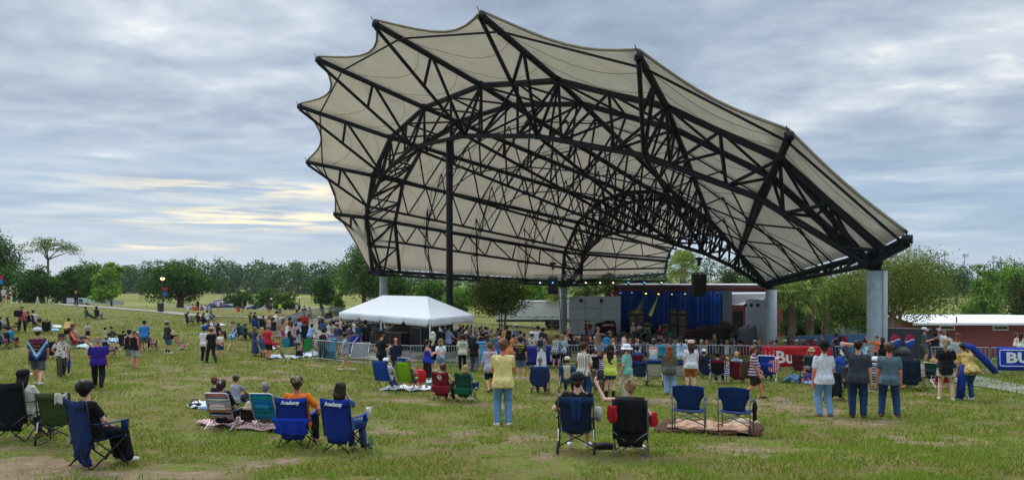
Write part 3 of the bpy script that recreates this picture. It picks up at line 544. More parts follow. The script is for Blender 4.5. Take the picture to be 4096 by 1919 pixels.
def column(px,d,r,ytop,label,pipe=False):
 b=on_ground(px,d);h=(HY-ytop)/F_PX*d-b.z;T=thing('concrete_column',label,'column',b,0,'round columns carrying the shell');mb=MB();mb.lathe([(r*1.02,-.6),(r,0),(r,h),(0,h)],n=28);mb.build('shaft',COLM,T,True)
 mb=MB();mb.lathe([(r*.75,h),(r*.75,h+.06),(r*.3,h+.08),(.3,h+.5),(.18,h+.9)],n=12)
 mb.build('cap_bearing',STEEL,T,True)
 if pipe:q=MB();q.tube((.05,-r-.03,0),(.05,-r-.03,h),.03);[q.box((.05,-r-.03,z),(.12,.07,.04))for z in(h*.3,h*.62,h*.95)];q.build('conduit',paint('#9ba3a2',.5),T)
 return T,h
column(1533,84,.45,1106,'slim grey column behind the white tent');column(3508,37,.48,1083,'nearest and widest grey column, with a conduit up its face',True);column(2253,86,.45,1150,'middle grey column beside the white trailer');column(3085,60,.45,1158,'grey column at the right-hand stage wing')
for nodeA,nodeI,c,y,d in((A_[0],I_[0],1533,1106,84),(A_[9],I_[9],3508,1083,37),(B_[0],J_[0],2253,1150,86),(B_[9],J_[9],3085,1158,60)):
 top=Vector(pix(c,y,d));mb=MB();ii=0 if c in(1533,2253)else 9;nb=1 if ii==0 else 8;Ao,Io,Dd=(A_,I_,dA)if c in(1533,3508)else(B_,J_,dB)
 for q in(Ao[ii],Io[ii],Ao[ii]+Dd[ii]*3,Ao[nb],Ao[nb]+Dd[nb]*3,Io[nb]):mb.tube(top,q,.17 if c==3508 else .13,.15 if c==3508 else .12,6,False)
 mb.build('column_struts',STEEL,SH,True)
mb_=I_[4].lerp(I_[5],.69);b=on_ground(1798,mb_.y);T=thing('steel_mast','black steel mast propping the front arch, rising behind the white tent','mast',b,0);h=mb_.z-b.z-.1;q=MB();q.lathe([(.34,-.4),(.3,0),(.29,h*.5),(.3,h)],n=14);q.build('pole',STEEL,T,True)
q=MB();[q.lathe([(.33,z),(.33,z+.12)],n=12)for z in(h*.84,h*.86,h*.88)];q.tube((0,-.3,h*.85),(1.1,-.5,h*.86),.05);q.box((.8,-.45,h*.865),(.5,.16,.2));q.build('clamp_bracket',STEELP,T)
q=MB();q.lathe([(.5,h),(.45,h+.1),(.2,h+.3)],n=10);q.build('head_plate',STEEL,T)
# people: one continuous body surface grown round a posed skeleton
def surf(prims,res,k,wob=0.,cutz=None):
 """smooth union of tapered capsules (a, b, ra, rb) -> a closed quad surface (naive surface nets)"""
 A=np.array([p[0]for p in prims],float);B=np.array([p[1]for p in prims],float);ra=np.array([p[2]for p in prims],float);rb=np.array([p[3]for p in prims],float)
 R=np.maximum(ra,rb)[:,None];lo=np.minimum(A,B)-R;hi=np.maximum(A,B)+R;o=lo.min(0)-res*2.5;n=np.ceil((hi.max(0)+res*2.5-o)/res).astype(int)+1
 F=np.full(n,9.,np.float32)
 for i in range(len(prims)):
  a0=np.maximum(((lo[i]-k-res*2-o)/res).astype(int),0);a1=np.minimum(((hi[i]+k+res*2-o)/res).astype(int)+2,n)
  X=(o[0]+res*np.arange(a0[0],a1[0]))[:,None,None];Y=(o[1]+res*np.arange(a0[1],a1[1]))[None,:,None];Z=(o[2]+res*np.arange(a0[2],a1[2]))[None,None,:]
  d=B[i]-A[i];dd=max(float(d@d),1e-9);h=np.clip(((X-A[i][0])*d[0]+(Y-A[i][1])*d[1]+(Z-A[i][2])*d[2])/dd,0,1)
  f=np.sqrt((X-A[i][0]-h*d[0])**2+(Y-A[i][1]-h*d[1])**2+(Z-A[i][2]-h*d[2])**2)-(ra[i]+h*(rb[i]-ra[i]))
  sl=tuple(slice(a0[j],a1[j])for j in range(3));G=F[sl];hh=np.maximum(k-np.abs(G-f),0)/k;F[sl]=np.minimum(G,f)-hh*hh*k/4
 if wob or cutz is not None:
  X=(o[0]+res*np.arange(n[0]))[:,None,None];Y=(o[1]+res*np.arange(n[1]))[None,:,None];Z=(o[2]+res*np.arange(n[2]))[None,None,:]
  if wob:F=F+wob*(np.sin(X*43+Z*17+2*np.sin(Y*19))+np.sin(Y*37-Z*23+X*11)+.8*np.sin(Z*61+X*29))
  if cutz is not None:
   if isinstance(cutz,(int,float)):F=np.maximum(F,cutz-Z)
   else :q_,n_=cutz;F=np.maximum(F,-((X-q_[0])*n_[0]+(Y-q_[1])*n_[1]+(Z-q_[2])*n_[2]))
 S=F<0;c=[S[i:n[0]-1+i,j:n[1]-1+j,l:n[2]-1+l]for i in(0,1)for j in(0,1)for l in(0,1)]
 cnt=sum(x.astype(np.int8)for x in c);act=(cnt>0)&(cnt<8);ci=np.argwhere(act)
 if not len(ci):return np.zeros((0,3)),np.zeros((0,4),int)
 cor=np.array([(i,j,l)for i in(0,1)for j in(0,1)for l in(0,1)]);f8=np.stack([F[ci[:,0]+q[0],ci[:,1]+q[1],ci[:,2]+q[2]]for q in cor],1)
 acc=np.zeros((len(ci),3));num=np.zeros(len(ci))
 for a in range(8):
  for b in range(a+1,8):
   if np.abs(cor[a]-cor[b]).sum()!=1:continue
   fa,fb=f8[:,a],f8[:,b];m_=(fa<0)!=(fb<0);tt=np.where(m_,fa/np.where(m_,fa-fb,1),0);acc+=m_[:,None]*(cor[a]+tt[:,None]*(cor[b]-cor[a]));num+=m_
 V=o+res*(ci+acc/num[:,None]);idm=np.full(np.array(n)-1,-1,np.int64);idm[tuple(ci.T)]=np.arange(len(ci));Q=[]
 for ax in range(3):
  s0=[slice(None)]*3;s1=[slice(None)]*3;s0[ax]=slice(0,-1);s1[ax]=slice(1,None);ed=S[tuple(s0)]!=S[tuple(s1)];E=np.argwhere(ed);u,w=[(1,2),(2,0),(0,1)][ax];E=E[(E[:,u]>0)&(E[:,w]>0)]
  du=np.zeros(3,int);du[u]=1;dw=np.zeros(3,int);dw[w]=1;q=np.stack([idm[tuple((E-du-dw).T)],idm[tuple((E-dw).T)],idm[tuple(E.T)],idm[tuple((E-du).T)]],1);ins=S[tuple(E.T)];q[~ins]=q[~ins][:,::-1];Q.append(q)
 Q=np.concatenate(Q);Q=Q[(Q>=0).all(1)];return V,Q
def ik(a,b,l1,l2,hint):
 a,b=Vector(a),Vector(b);d=b-a;L=d.length;mx=(l1+l2)*.998
 if L>mx:b=a+d*(mx/L);d=b-a;L=mx
 if L<1e-4:return a+Vector(hint)*l1,b
 x=(l1*l1-l2*l2+L*L)/(2*L);y=math.sqrt(max(l1*l1-x*x,0));n=d/L;h=Vector(hint);h=h-n*h.dot(n);h=h.normalized()if h.length>1e-5 else n.orthogonal().normalized();return a+n*x+h*y,b
ARM={'down':((.03,.03,-.315),(.5,-1,0)),'hip':((-.01,.0,-.255),(1,-.6,0)),'pocket':((.015,.05,-.29),(1,-1,0)),'cross':((-.13,.105,-.15),(.9,.1,-.6)),'fold':((-.085,.11,-.225),(.8,-.4,-.3)),'drink':((-.045,.15,-.12),(.5,-.3,-1)),'face':((-.085,.1,.045),(.5,.5,-1)),'up':((.09,.06,.27),(1,.2,.2)),'out':((.24,.05,.12),(.2,-.3,-1)),'rail':((-.03,.2,-.155),(.7,-.3,-.6)),'phone':((-.06,.185,-.02),(.6,0,-1)),'lap':((-.04,.17,-.245),(.8,-.5,-.2)),'rest':((.045,.14,-.2),(.7,-.6,-.2)),'head':((-.075,.02,.14),(1,.4,.5)),'brace':((.09,-.1,-.29),(.4,-1,0)),'point':((.02,.29,.06),(.4,0,-1)),'back':((-.075,-.085,-.215),(1,-.5,0)),'reach':((.0,.22,-.2),(.5,0,-.6)),'swing':((.03,.12,-.28),(.4,-1,0)),'trail':((.04,-.1,-.285),(.4,-1,0)),'play':((-.09,.13,-.17),(.8,-.2,-.5)),'neck':((.05,.14,-.12),(.6,-.2,-1)),'low':((.01,.1,-.31),(.4,-1,0)),'knee':((.02,.26,-.2),(.6,0,-.6))}
POSE={'stand':(.515,0,((-.062,0,.045),(.062,0,.045))),'wide':(.505,-1,((-.09,.01,.045),(.09,-.01,.045))),'hipshot':(.51,1,((-.045,.02,.045),(.085,.0,.045))),'walk':(.5,3,((-.05,.17,.05),(.05,-.15,.075))),'walkb':(.5,3,((-.05,-.15,.075),(.05,.17,.05))),'bend':(.5,62,((-.07,.02,.045),(.07,.02,.045))),'lean':(.5,24,((-.06,-.05,.045),(.06,.03,.045))),'stoop':(.5,34,((-.07,.02,.045),(.06,0,.045))),'sit':(None,-9,((-.075,.27,.045),(.085,.26,.045))),'sitx':(None,-11,((-.07,.27,.045),(.02,.36,.26))),'sitout':(None,-16,((-.07,.4,.045),(.06,.42,.05))),'situp':(None,6,((-.08,.22,.045),(.08,.2,.045))),'ground':(.07,-4,((-.09,.33,.045),(.07,.3,.045))),'groundx':(.07,6,((.07,.2,.045),(-.07,.23,.045))),'grecl':(.07,-28,((-.06,.42,.045),(.07,.36,.045)))}
SEAT=.43
def skeleton(H,w,pose,arms,turn=0.,nod=0.,seat=None,belly=1.,fem=False):
 ph,lean,feet=POSE[pose];J={};V3=Vector
 pz=ph*H if ph else(SEAT if seat is None else seat)+.045*H*1.3
 la=rad(lean);u=V3((0,sin(la),cos(la)));f=V3((0,cos(la),-sin(la)));r=V3((1,0,0));P0=V3((0,0,pz))
 if pose in('bend','stoop','lean'):P0.y-={'bend':.14,'stoop':.07,'lean':.06}[pose]*H
 def tp(x,y,s):return P0+(r*x*w+f*y+u*(s-.53))*H
 J['tp']=tp;J['u'],J['f']=u,f;J['neck']=tp(0,-.005,.826)
 hu=(u+V3((0,0,1))*1.2).normalized()if pose not in('bend','grecl')else(u+V3((0,-.3,.5))).normalized();tn=rad(turn);hf0=V3((-sin(-tn),cos(tn),-rad(nod)));hf=(hf0-hu*hf0.dot(hu)).normalized();J['hu'],J['hf'],J['hr']=hu,hf,hf.cross(hu)
 J['head']=J['neck']+hu*.095*H+hf*.008*H
 sw=.094 if fem else .104
 for s,sd,am in((-1,'L',arms[0]),(1,'R',arms[1])):
  sh=tp(s*sw,0,.785);o,hint=ARM[am];k=min(w,1.25)
  if pose in('bend','stoop')and am in('down','low','reach'):tg=sh+V3((0,.05,-.3))*H
  else :tg=sh+(r*s*(o[0]+(.03*(w-1)if o[0]>-.02 else 0))+(f*.6+V3((0,1,0))*.4).normalized()*o[1]+(V3((0,0,1))*.6+u*.4)*o[2])*H
  el,wr=ik(sh,tg,.168*H,.15*H,(s*hint[0],hint[1],hint[2]));J['sh'+sd],J['el'+sd],J['wr'+sd]=sh,el,wr;fd=(wr-el).normalized();J['hd'+sd]=fd
  hp=P0+V3((s*.05*w,0,-.005))*H;J['hp'+sd]=hp;ft=feet[0 if s<0 else 1];ank=V3((ft[0]*H*(1 if w<1.15 else 1.15),ft[1]*H,ft[2]*H))
  if ph is None:ank.y+=.02*H
  kn,ank=ik(hp,ank,.245*H,.235*H,(s*(.12 if pose not in('groundx','sitx')or sd=='L' else .9),1,.55 if ph is None or 'g'==pose[0]else 0));J['kn'+sd],J['an'+sd]=kn,ank
  toe=V3((s*.25,1,-.28)).normalized()if ank.z<.1*H else V3((s*.2,.75,.65)).normalized();J['to'+sd]=ank+toe*.085*H+V3((0,0,-.012))*H;J['he'+sd]=ank+V3((0,-.025,-.024))*H
 return J
SHIRT={'tee':.62,'polo':.66,'long':2.,'tank':0.,'crop':.5,'cropt':0.,'dress':0.,'sdress':.55,'jacket':2.,'over':1.35,'tube':0.,'camis':0.,'waist':.5}
def body_prims(J,H,w,belly,fem,hand=True):
 tp=J['tp'];P=[];k=H
 def cap(a,b,ra,rb):P.append((a,b,ra*k,rb*k))
 for s in(-1,1):
  cx=.05;cap(tp(s*cx,-.003,.745),tp(s*.038,.0,.635),.06 if not fem else .053,.055*belly if not fem else .047*belly);cap(tp(s*.038,0,.635),tp(s*.046,-.004,.535),.055*belly if not fem else .047*belly,.06 if not fem else .064)
  cap(tp(s*.03,-.01,.775),tp(s*(.076 if not fem else .066),-.006,.78),.042,.03);cap(tp(s*.04,-.028,.515),tp(s*.04,-.022,.5),.05,.05)
  if fem:cap(tp(s*.036,.042,.735),tp(s*.036,.045,.728),.03,.03)
 cap(tp(0,0,.74),tp(0,0,.55),.06,.056)
 if belly>1.12:cap(tp(0,.035*belly,.64),tp(0,.03*belly,.59),.062*belly,.062*belly)
 cap(J['neck']-J['u']*.03*H,J['neck']+J['hu']*.05*H,.034 if not fem else .027,.03 if not fem else .025)
 c,hu,hf,hr=J['head'],J['hu'],J['hf'],J['hr']
 cap(c+(hu*.018-hf*.014)*H,c+(hu*.012+hf*.008)*H,.05,.047);cap(c+(hf*.018-hu*.01)*H,c+(hf*.026-hu*.042)*H,.038,.022);cap(c+(hf*.056+hu*.0)*H,c+(hf*.063-hu*.014)*H,.005,.0085)
 for s in(-1,1):cap(c+(hr*s*.048-hf*.006+hu*.008)*H,c+(hr*s*.046-hf*.002-hu*.012)*H,.010,.008)
 wm=min(w,1.2)
 for sd in 'LR':
  cap(J['sh'+sd],J['el'+sd],.031*wm*(.86 if fem else 1),.0235*wm*(.9 if fem else 1));cap(J['el'+sd],J['wr'+sd],.0235*wm*(.9 if fem else 1),.0155*wm)
  fd=J['hd'+sd];cap(J['wr'+sd],J['wr'+sd]+fd*.048*H,.015,.02)
  cap(J['hp'+sd],J['kn'+sd],.053*wm,.033*wm);cap(J['kn'+sd],J['kn'+sd].lerp(J['an'+sd],.35),.032*wm,.0335*wm);cap(J['kn'+sd].lerp(J['an'+sd],.35),J['an'+sd],.0335*wm,.0195*wm)
  cap(J['he'+sd],J['to'+sd],.02,.017)
 return P
def fingers(J,H):
 mb=MB()
 for sd,s in(('L',-1),('R',1)):
  fd=J['hd'+sd];up=Vector((0,0,1))if abs(fd.z)<.8 else Vector((0,1,0));side=fd.cross(up).normalized();pal=side.cross(fd).normalized()*(-1);b=J['wr'+sd]+fd*.05*H
  if abs(fd.z)>=.8:side,pal=Vector((0,1,0))-fd*fd.y,Vector((-s,0,0));side.normalize()
  for j,L in enumerate((.05,.056,.052,.041)):
   o=b+side*(.0165-.011*j)*H;d1=(fd+pal*.25).normalized();d2=(fd*.7+pal*.75).normalized();m_=o+d1*L*.5*H;q=m_+d2*L*.5*H;mb.path([o-fd*.012*H,m_,q],[.0062*H,.0056*H,.0042*H],5)
  o=J['wr'+sd]+fd*.018*H+side*.015*H;mb.path([o,o+(fd*.6+side*.7+pal*.2).normalized()*.026*H,o+(fd*.8+side*.45+pal*.5).normalized()*.046*H],[.0075*H,.007*H,.005*H],5)
 return mb
def shirt_prims(J,H,w,belly,fem,kind):
 tp=J['tp'];P=[];e=.0075;sl=SHIRT[kind];lowp={'crop':.655,'cropt':.645,'tube':.6,'tank':.52,'waist':.56}.get(kind,.478)
 def cap(a,b,ra,rb):P.append((a,b,(ra+e)*H,(rb+e)*H))
 topz=.745 if kind not in('tube','camis')else .72
 for s in(-1,1):
  cap(tp(s*.05,-.003,topz),tp(s*.038,0,max(.635,lowp)),.058 if not fem else .052,.056*belly if not fem else .048*belly)
  if lowp<.6:cap(tp(s*.038,0,.635),tp(s*.05,-.003,lowp),.056*belly if not fem else .05*belly,.074 if not fem else .077)
  if lowp<.52:cap(tp(s*.042,-.032,.52),tp(s*.042,-.028,.48),.059,.059)
  if kind not in('tube','camis','dress'):cap(tp(s*.03,-.01,.775),tp(s*(.076 if not fem else .064),-.006,.778),.04,.023 if sl else .015)
  elif kind!='tube':cap(tp(s*.05,-.03,.74),tp(s*.052,-.006,.83),.004,.0);cap(tp(s*.052,-.004,.83),tp(s*.045,.05,.75),.0,.004)
  if fem:cap(tp(s*.036,.042,.735),tp(s*.036,.045,.728),.03,.03)
 cap(tp(0,0,topz),tp(0,0,max(lowp,.55)),.059,.057)
 if belly>1.12 and lowp<.6:cap(tp(0,.035*belly,.64),tp(0,.03*belly,.58),.062*belly,.062*belly)
 wm=min(w,1.2)
 if sl:
  for sd in 'LR':
   a,b,c=J['sh'+sd],J['el'+sd],J['wr'+sd]
   if sl<=1:cap(a,a.lerp(b,sl),.026*wm,.031*wm)
   else :cap(a,b,.032*wm,.026*wm);cap(b,b.lerp(c,min(sl-1,.93)),.026*wm,.021*wm)
 if kind in('polo','jacket'):cap(J['neck']-J['u']*.015*H,J['neck']+J['hu']*.008*H,.029,.028)
 return P
def pants_prims(J,H,w,fem,kind):
 tp=J['tp'];P=[];e=.009;wm=min(w,1.2);cut=None
 def cap(a,b,ra,rb):P.append((a,b,(ra+e)*H,(rb+e)*H))
 if kind in('skirt','mini','dress','ldress'):
  hem={'skirt':.1,'mini':.4,'dress':.36,'ldress':.1}[kind];a=tp(0,-.01,.55);rb={'skirt':.1,'mini':.1,'dress':.115,'ldress':.12}[kind]
  mid=(J['anL']+J['anR'])/2
  if J['tp'](0,0,.53).z<.4*H or kind in('mini','dress'):
   for sd in 'LR':cap(J['hp'+sd],J['hp'+sd].lerp(J['kn'+sd],.75),.062*wm,.07*wm)
   cap(tp(-.03,0,.56),tp(.03,0,.56),.058,.058);cap(J['hpL'].lerp(J['knL'],.4),J['hpR'].lerp(J['knR'],.4),.06,.06);return P,None
  for s in(-1,1):cap(tp(s*.035,0,.58),Vector((s*rb*.45*H,mid.y*.7,hem*H)),.05,rb*.85)
  cap(tp(0,-.02,.5),Vector((0,mid.y*.7,hem*H)),.07,rb);return P,hem*H
 for s,sd in((-1,'L'),(1,'R')):
  cap(tp(s*.042,-.002,.575),tp(s*.044,-.004,.53),.054,.057 if not fem else .061);cap(tp(s*.04,-.026,.515),tp(s*.04,-.022,.5),.046,.046)
  h,k,a=J['hp'+sd],J['kn'+sd],J['an'+sd]
  if kind in('long','wide'):cap(h,k,.05,.039*wm+(.008 if kind=='wide' else 0));cap(k,a.lerp(k,.04),.039*wm+(.008 if kind=='wide' else 0),.029+(.016 if kind=='wide' else 0))
  else :fr={'short':.82,'vshort':.42,'capri':1.}[kind];cap(h,h.lerp(k,fr),.052,(.049 if kind=='short' else .055)*wm)
  if kind=='capri':cap(k,k.lerp(a,.4),.042,.04)
 return P,None
def hair_prims(J,H,style,fem,hat=False):
 c,hu,hf,hr=J['head'],J['hu'],J['hf'],J['hr'];P=[];dn=Vector((0,0,-1))
 def cap(a,b,ra,rb):P.append((c+a*H,c+b*H,ra*H,rb*H))
 if style in('bald',):return P
 if style=='fringe':
  for s in(-1,1):cap(hr*s*.04-hf*.02+hu*.0,hr*s*.02-hf*.045-hu*.01,.016,.016)
  return P
 g={'buzz':.003,'short':.009,'curly':.017,'thick':.018}.get(style,.01)
 cap(hu*(.01 if hat else .022)-hf*.018,hu*(.006 if hat else .026)-hf*.004,.051+g*(.5 if hat else 1),.045+g*(.3 if hat else 1));cap(-hf*.03+hu*.0,-hf*.03-hu*.03,.038+g,.026+g*.5)
 for s in(-1,1):cap(hr*s*.03+hu*.02,hr*s*.036-hf*.01-hu*.012,.02+g*.6,.012+g*.4)
 if style in('long','vlong','mid','wavy'):
  L={'mid':.1,'long':.18,'wavy':.17,'vlong':.27}[style];bk=J['u']*-1
  for s in(-1,0,1):cap(hr*s*.034-hf*(.034 if s==0 else .014)+hu*.005,hr*s*.04-hf*(.062 if s==0 else .03)+dn*.06,.036,.03);cap(hr*s*.04-hf*(.06 if s==0 else .034)+dn*.06,hr*s*.028-hf*.058+bk*L,.032,.013)
 if style=='bun':cap(hu*.05-hf*.05,hu*.062-hf*.055,.03,.026)
 if style=='lowbun':cap(-hf*.066+hu*.0,-hf*.072-hu*.008,.03,.028)
 if style=='pony':cap(-hf*.06+hu*.02,-hf*.085+dn*.03,.022,.022);cap(-hf*.085+dn*.03,-hf*.075+dn*.15,.022,.012)
 if style=='curly':[cap(Vector((random.uniform(-.05,.05),random.uniform(-.06,.02),random.uniform(-.06,.07))),Vector((random.uniform(-.05,.05),random.uniform(-.06,.0),random.uniform(-.06,.06))),.024,.022)for _ in range(7)]
 return P
def hat_mesh(J,H,kind,mb):
 c,hu,hf,hr=J['head'],J['hu'],J['hf'],J['hr'];X=Matrix((hr,hf,hu)).transposed();k=H
 def dome(z0,r,h,sx=1.,sy=1.12,n=16):mb.lathe([(r*k,z0*k),(r*1.0*k,(z0+h*.3)*k),(r*.93*k,(z0+h*.62)*k),(r*.66*k,(z0+h*.9)*k),(0,(z0+h)*k)],c-hf*.012*k,n,0,X,sx,sy)
 def brim(y0,y1,hw,z,droop,th=.004,m=0,back=False):
  def fn(u,v):a=(u-.5)*pi;x=sin(a)*hw;y=y0+(y1-y0)*v*(cos(a)**.7 if abs(cos(a))>1e-6 else 0);return c+(hr*x+hf*(y if not back else-y)+hu*(z-droop*v-.35*x*x/hw*.5))*k
  mb.sheet(fn,8,3,th*k,m)
 if kind in('cap','capb','trucker'):dome(.018,.066,.07);brim(.045,.112,.05,.026,.012,m=1 if kind=='trucker' else 0,back=kind=='capb')
 elif kind=='visor':brim(.045,.115,.05,.02,.012);mb.lathe([(.062*k,.014*k),(.063*k,.034*k)],c-hf*.01*k,14,0,X,1,1.1)
 elif kind=='beanie':dome(.0,.067,.088)
 elif kind=='band':mb.lathe([(.059*k,.012*k),(.061*k,.026*k),(.059*k,.04*k)],c-hf*.008*k,16,0,X,1,1.1)
 else :
  bw,bh,roll,dr={'cowboy':(.135,.085,.03,.0),'straw':(.13,.075,.0,.012),'bucket':(.098,.062,0,.028),'fedora':(.115,.08,.006,.0),'sun':(.105,.06,0,.028)}[kind]
  prof=[(.064*k,.016*k),(.065*k,.045*k),(.058*k,(.022+bh*.9)*k),(.03*k,(.022+bh)*k),(0,(.018+bh*.93)*k)];mb.lathe(prof,c-hf*.008*k,16,0,X,1,1.15)
  def fn(u,v):a=u*2*pi;r=.058+(bw-.058)*v;x,y=r*cos(a),r*sin(a)*1.12;return c+(hr*x+hf*(y-.008)+hu*(.018+roll*v*abs(cos(a))**2*1.3-dr*v))*k
  mb.sheet(fn,24,3,.005*k,0)
HAIRC={'black':'#17120f','dark':'#2a1d15','brown':'#4a3322','lbrown':'#6b4d33','blond':'#b8935c','ash':'#a3885f','grey':'#7c756c','white':'#cdc6ba','red':'#8a4a24','auburn':'#5a3020','sand':'#8f7350'}
_pid=[0]
def parse(spec):
 d=dict(T=None,B=None,S=None,h=('short','brown'),c=None,a=('down','down'),k=1,f=False,w=1.,y=1.,t=0.,n=0.,g=False,beard=None,seat=None,sock=None)
 for tok in spec.split():
  h,_,rest=tok.partition('.')
  if h in 'TBShc' and len(h)==1:d[h]=rest.split('.')
  elif h=='a':d['a']=tuple((rest.split('.')*2)[:2])
  elif h in('w','y','t','n','seat'):d[h]=float(rest)
  elif h=='k':d['k']=int(rest)
  elif h in('f','g'):d[h]=True
  elif h in('beard','sock'):d[h]=rest
 return d
def gm(tok,default=None,rough=.85,**kw):
 parts=tok.split('~');return cloth(parts[0],parts[1]if len(parts)>1 else default,rough,col2=parts[2]if len(parts)>2 else None,**kw)
def smesh(name,V,Q,mats):return fastmesh(name,V,Q,mats,True)
def make_person(spec,pose,H,res,merged=False):
 """returns list of (part name, mesh) — body first; merged -> one mesh with material slots"""
 d=parse(spec);fem=d['f'];w=d['w']*.93;J=skeleton(H,w,pose,d['a'],d['t'],d['n'],d['seat'],d['y'],fem);out=[];sk=skin_mat(d['k']);bel=d['y']
 V,Q=surf(body_prims(J,H,w,bel,fem),res,.02*H/1.75);parts=[]
 if not merged:
  mb=fingers(J,H);fv=np.array(mb.v);fq=[f for f in mb.f]
  me=bpy.data.meshes.new('body');vs=np.concatenate([V,fv]);me.from_pydata(vs.tolist(),[],Q.tolist()+[tuple(i+len(V)for i in f)for f in fq]);
  for mm in(sk,hair_mat('#1c1512'),cloth('#9a4a44',None,.6)):me.materials.append(mm)
  c,hu,hf,hr=(np.array(J[x])for x in('head','hu','hf','hr'));cen=V[Q].mean(1);mi=np.zeros(len(me.polygons),np.int32)
  for s in(-1,1):e=c+(hr*s*.02+hf*.047+hu*.006)*H;mi[:len(Q)][np.linalg.norm(cen-e,axis=1)<.0095*H]=1
  mo=c+(hf*.052-hu*.031)*H;dv=(cen-mo)@np.stack([hr,hf,hu],1);mi[:len(Q)][(abs(dv[:,0])<.014*H)&(abs(dv[:,1])<.02*H)&(abs(dv[:,2])<.0055*H)]=2
  me.polygons.foreach_set('material_index',mi);me.polygons.foreach_set('use_smooth',[True]*len(me.polygons));me.update();parts.append(('body',me,None))
 else :parts.append(('body',(V,Q),[sk]))
 def add(name,P,k,mats,wob=0.,cut=None,r=None):
  if not P:return
  v,q=surf(P,r or res,k,wob,cut)
  if len(q):parts.append((name,(v,q)if merged else smesh(name,v,q,mats),mats))
 if d['B']:
  kd=d['B'][0];P,cut=pants_prims(J,H,w,fem,{'jean':'long','jeans':'long'}.get(kd,kd));nm={'long':'trousers','jean':'jeans','wide':'trousers','short':'shorts','vshort':'shorts','capri':'trousers','skirt':'skirt','mini':'skirt','dress':'dress_skirt','ldress':'dress_skirt'}[kd]
  add(nm,P,.018,[gm(d['B'][1],'denim' if kd in('jean',)else None)],.0014,cut)
 if d['T']:
  kt=d['T'][0];lz={'crop':.645,'cropt':.635,'tube':.57,'waist':.545}.get(kt,.45);hem=(np.array(J['tp'](0,0,lz if kt!='tank' else .47)),np.array(J['u']))if SHIRT[kt]<1.3 else None
  add({'tee':'tee_shirt','polo':'polo_shirt','long':'long_sleeved_shirt','jacket':'jacket','tank':'tank_top','camis':'camisole'}.get(d['T'][0],'top'),shirt_prims(J,H,w*1.0,bel,fem,d['T'][0]),.02,[gm(d['T'][1])],.0014,hem)
 if d['S']:
  for sd in 'LR':
   P=[(J['he'+sd],J['to'+sd],.026*H,.0225*H)]
   if len(d['S'])>1 and d['S'][1]=='boot':P.append((J['he'+sd]+Vector((0,.02*H,.02*H)),J['an'+sd].lerp(J['kn'+sd],.42),.028*H,.034*H))
   add('shoe' if len(d['S'])==1 else 'boot',P,.01,[gm(d['S'][0],rough=.6)])
  if d['sock']:
   for s in 'LR':add('sock',[(J['an'+s],J['an'+s].lerp(J['kn'+s],.3),.024*H,.028*H)],.01,[gm(d['sock'])])
 if d['h'][0]!='bald':add('hair',hair_prims(J,H,d['h'][0],fem,bool(d['c'])and d['c'][0]not in('visor','band')),.012,[hair_mat(HAIRC[d['h'][1]])],.0055 if d['h'][0]not in('buzz','fringe')else 0,None,min(res,.016))
 if d['beard']:c,hu,hf=J['head'],J['hu'],J['hf'];L=.03 if d['beard']!='red' else .05;add('beard',[(c+(hf*.024-hu*.034)*H,c+(hf*.034-hu*(.04+L))*H,.03*H,.014*H)],.01,[hair_mat(HAIRC[d['beard']])],.002,None,min(res,.014))
 if d['c']:
  mb=MB();hat_mesh(J,H,d['c'][0],mb);c1=gm(d['c'][1],rough=.8);ms=[c1,gm(d['c'][2],rough=.8)if len(d['c'])>2 else c1]
  if merged:parts.append(('hat',mb,ms))
  else :
   me=bpy.data.meshes.new('hat');me.from_pydata(mb.v,[],mb.f);[me.materials.append(x)for x in ms];me.polygons.foreach_set('material_index',mb.m);me.polygons.foreach_set('use_smooth',[True]*len(mb.f));me.update();parts.append(('hat' if d['c'][0]not in('cap','capb','trucker','visor')else 'cap',me,ms))
 if d['g']and not merged:
  mb=MB();c,hu,hf,hr=J['head'],J['hu'],J['hf'],J['hr']
  for s in(-1,1):
   mb.lathe([(0,-.004*H),(.0155*H,-.003*H),(.0155*H,.003*H),(0,.004*H)],c+(hr*s*.021+hf*.058+hu*.006)*H,10,None,Matrix((hr,hu,hf)).transposed());mb.tube(c+(hr*s*.036+hf*.056+hu*.008)*H,c+(hr*s*.05-hf*.005+hu*.008)*H,.003*H,n=4)
  mb.tube(c+(hr*-.01+hf*.06+hu*.008)*H,c+(hr*.01+hf*.06+hu*.008)*H,.003*H,n=4);me=bpy.data.meshes.new('sunglasses');me.from_pydata(mb.v,[],mb.f);me.materials.append(paint('#121214',.2,0,0));me.update();parts.append(('sunglasses',me,None))
 if merged:
  Vs,Fs,mi,ms=[],[],[],[];o=0
  for nm,g,mats in parts:
   v,fs=(g.v,g.f)if isinstance(g,MB)else(g[0].tolist(),g[1].tolist());Vs+=[tuple(x)for x in v];Fs+=[tuple(i+o for i in f)for f in fs];mi+=[len(ms)]*len(fs);ms+=[mats[0]];o+=len(v)
  me=bpy.data.meshes.new('person');me.from_pydata(Vs,[],Fs);[me.materials.append(x)for x in ms];me.polygons.foreach_set('material_index',mi);me.polygons.foreach_set('use_smooth',[True]*len(Fs));me.update();return[('person',me,ms)],J
 return parts,J
PEOPLE=[]
